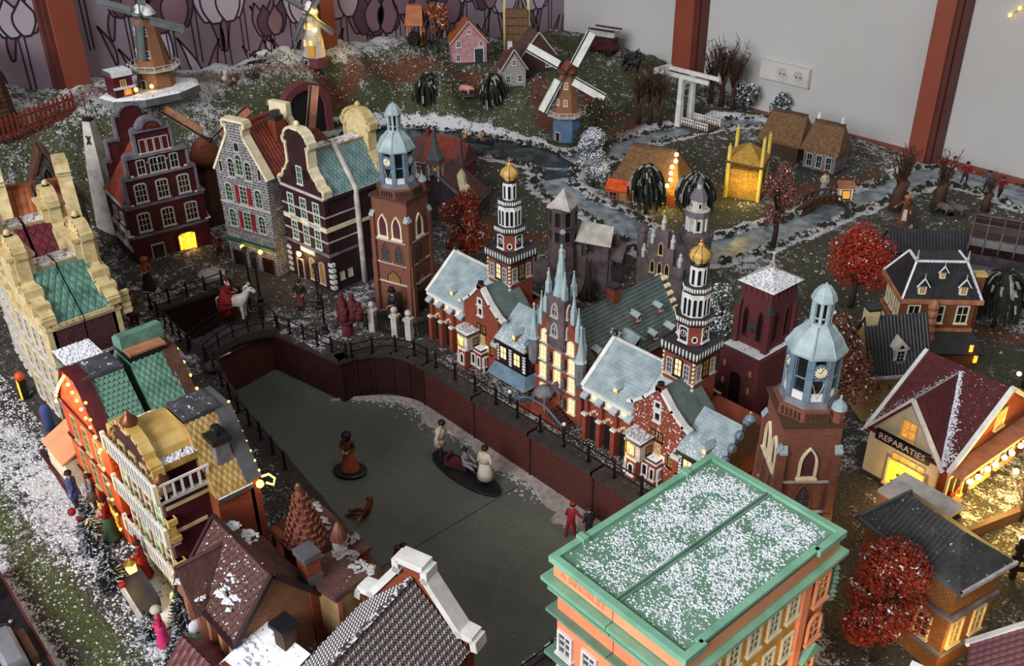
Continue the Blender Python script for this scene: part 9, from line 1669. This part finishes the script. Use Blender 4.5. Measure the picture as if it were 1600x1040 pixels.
for i in range(12): q = MB(); a = i*1.1; q.ball((1.4*cos(a)*(1-i/16), 1.4*sin(a)*(1-i/16), .4+i*.17), .75, 7, 5); q.build('stone', 'offwhite' if i % 2 else 'thatch', t)
# boat with geese on the pond
t = thing('rowing_boat', 'dark grey rowing boat on the pond beside the white geese', 'boat', (-170.8, 145.6, 2.0), 25)
q = MB(); N = 9
for i in range(N-1):
    def sec(k): f = k/(N-1); w_ = 1.3*sin(pi*(.08+.84*f))**.6; x = -3.2+6.4*f; z = .9+.35*(2*f-1)**2; return [(x, -w_, z), (x, -w_*.7, .1), (x, w_*.7, .1), (x, w_, z)]
    a_, c_ = sec(i), sec(i+1); q.add(a_+c_, [(0, 1, 5, 4), (1, 2, 6, 5), (2, 3, 7, 6)])
q.build('hull', 'dark_grey', t)
for x in (-1.2, 1.2): q = MB(); q.box(x-.3, x+.3, -1.1, 1.1, .6, .75); q.build('thwart', 'brown_wood', t)
for i, (x, y, m_, lab) in enumerate(((-176.2, 146.4, 'animal_white', 'white goose left of the boat on the pond edge'), (-173.6, 148.2, 'animal_white', 'white goose right behind the boat'), (-175.4, 144.6, 'tan_wall', 'tan duck swimming left of the boat'), (-172.4, 146.8, 'tan_wall', 'tan duck swimming close to the boat'), (-178, 147, 'animal_white', 'farthest left white goose on the bank'))):
    t = thing('goose' if m_ == 'animal_white' else 'duck', lab, 'bird', (x, y, 2.1), 40*i); q = MB(); q.ball((0, 0, .55), .75, 8, 5, 0, .75); q.tube([(0, -.5, .7), (0, -.8, 1.3), (0, -.9, 1.75)], [.25, .16, .2], 6); q.ball((0, -1.0, 1.85), .24, 6, 4); q.lathe([(.35, .5), (.05, .9)], 6, (0, .75)); q.build('body', m_, t); q = MB(); q.bar((0, -1.15, 1.82), (0, -1.5, 1.75), .14, .08); q.build('beak', 'leaf_orange', t)
# ------------------------------------------------------------------ lamps, churchyard pillars and gate
def lamp_post(label, loc, h, lit=False):
    t = thing('lamp_post', label, 'lamp', loc); q = MB(); q.lathe([(.7, 0), (.7, .5), (.45, .8), (.5, 1.6), (.22, 1.9), (.16, h-1.4), (.3, h-1.3)], 8); q.build('post', 'rail_iron', t)
    q = MB(); q.lathe([(.25, h-1.3), (.5, h-.4), (.5, h-.35), (.1, h)], 6, (0, 0), 0, 0, False, ms=[0, 1, 1, 1, 1]); q.build('lantern', ['bulb_soft' if lit else 'glass_grey', 'rail_iron'], t); q = MB(); q.bar((-.8, 0, h-2), (.8, 0, h-2), .12, .12); q.build('crossbar', 'rail_iron', t)
    return t
lamp_post('black street lamp on the quay right of the waiter', (-122.6, 70.2, 0), 8.6); lamp_post('tall black street lamp behind the white horse', (-138.2, 67.4, 0), 10.4); lamp_post('black street lamp in front of the grey warehouse', (-143.8, 68.6, 0), 9.0); lamp_post('black street lamp before the dark brown house', (-130.6, 74.2, 0), 8.6)
t = thing('churchyard_gate', 'grey ball topped pillars with black iron gate before the left church tower', 'gate', (-120.2, 75.6, 0), 22)
for x in (0, 2.3, 6.6, 9.2): q = MB(); q.box(x-.5, x+.5, -.5, .5, 0, 3.7); q.box(x-.7, x+.7, -.7, .7, 3.6, 4.0); q.lathe([(.4, 4), (.3, 4.3)], 8, (x, 0)); q.ball((x, 0, 4.85), .58, 10, 6); q.build('pillar', 'offwhite', t)
for x0, x1 in ((2.8, 6.1), (.5, 1.8), (7.1, 8.7)):
    n = int((x1-x0)/.45)
    for i in range(n+1): x = x0+(x1-x0)*i/n; q = MB(); q.bar((x, 0, .1), (x, 0, 3.0+(.9*sin(pi*i/n) if x1-x0 > 3 else 0)), .12, .12); q.build('gate_bar', 'rail_iron', t)
    for z in (.6, 2.6): q = MB(); q.bar((x0, 0, z), (x1, 0, z), .14, .14); q.build('gate_rail', 'rail_iron', t)
for i in range(9): q = MB(); q.bar((9.6+i*.42, i*.55, 0), (9.6+i*.42, i*.55, 3.0), .12, .12); q.build('side_bar', 'rail_iron', t)
q = MB(); q.bar((9.4, 0, 2.6), (13.2, 4.8, 2.6), .14, .14); q.build('side_rail', 'rail_iron', t)
q = MB(); q.lathe([(2.3, 0), (2.4, 1.2), (2.1, 1.3), (2.0, .9)], 16); o = q.build('round_well', 'snow_dull', None, (-153.4, 66.2, 0)); tag(o, 'round snow rimmed well in front of the maroon house', 'well')
q = MB(); q.ball((0, 0, .9), 1.3, 8, 6, 0, .7); o = q.build('dark_bundle', 'dark_stone', None, (-124.6, 51.2, .1)); tag(o, 'dark rounded bundle behind the railing on the left bank', 'bundle')
# glowing bulbs stand in for string light reflections high on the right wall
t = thing('reflection_bulbs', 'string of small warm bulbs standing in for light reflections on the right wall', 'lights', (-84, 216.4, 34))
for i, (x, z) in enumerate(((0, 0), (1.6, 1.6), (3.6, 3.6), (5.6, 5.0), (7.2, 4.4), (8.6, 2.6), (9.4, .8))): q = MB(); q.ball((x, -.3, z), .42, 8, 5); q.build('bulb', 'bulb_soft', t)
q = MB(); q.tube([(x, -.1, z) for x, z in ((0, 0), (1.6, 1.6), (3.6, 3.6), (5.6, 5.0), (7.2, 4.4), (8.6, 2.6), (9.4, .8), (12, -1))], .08, 4); q.build('wire', 'offwhite', t)
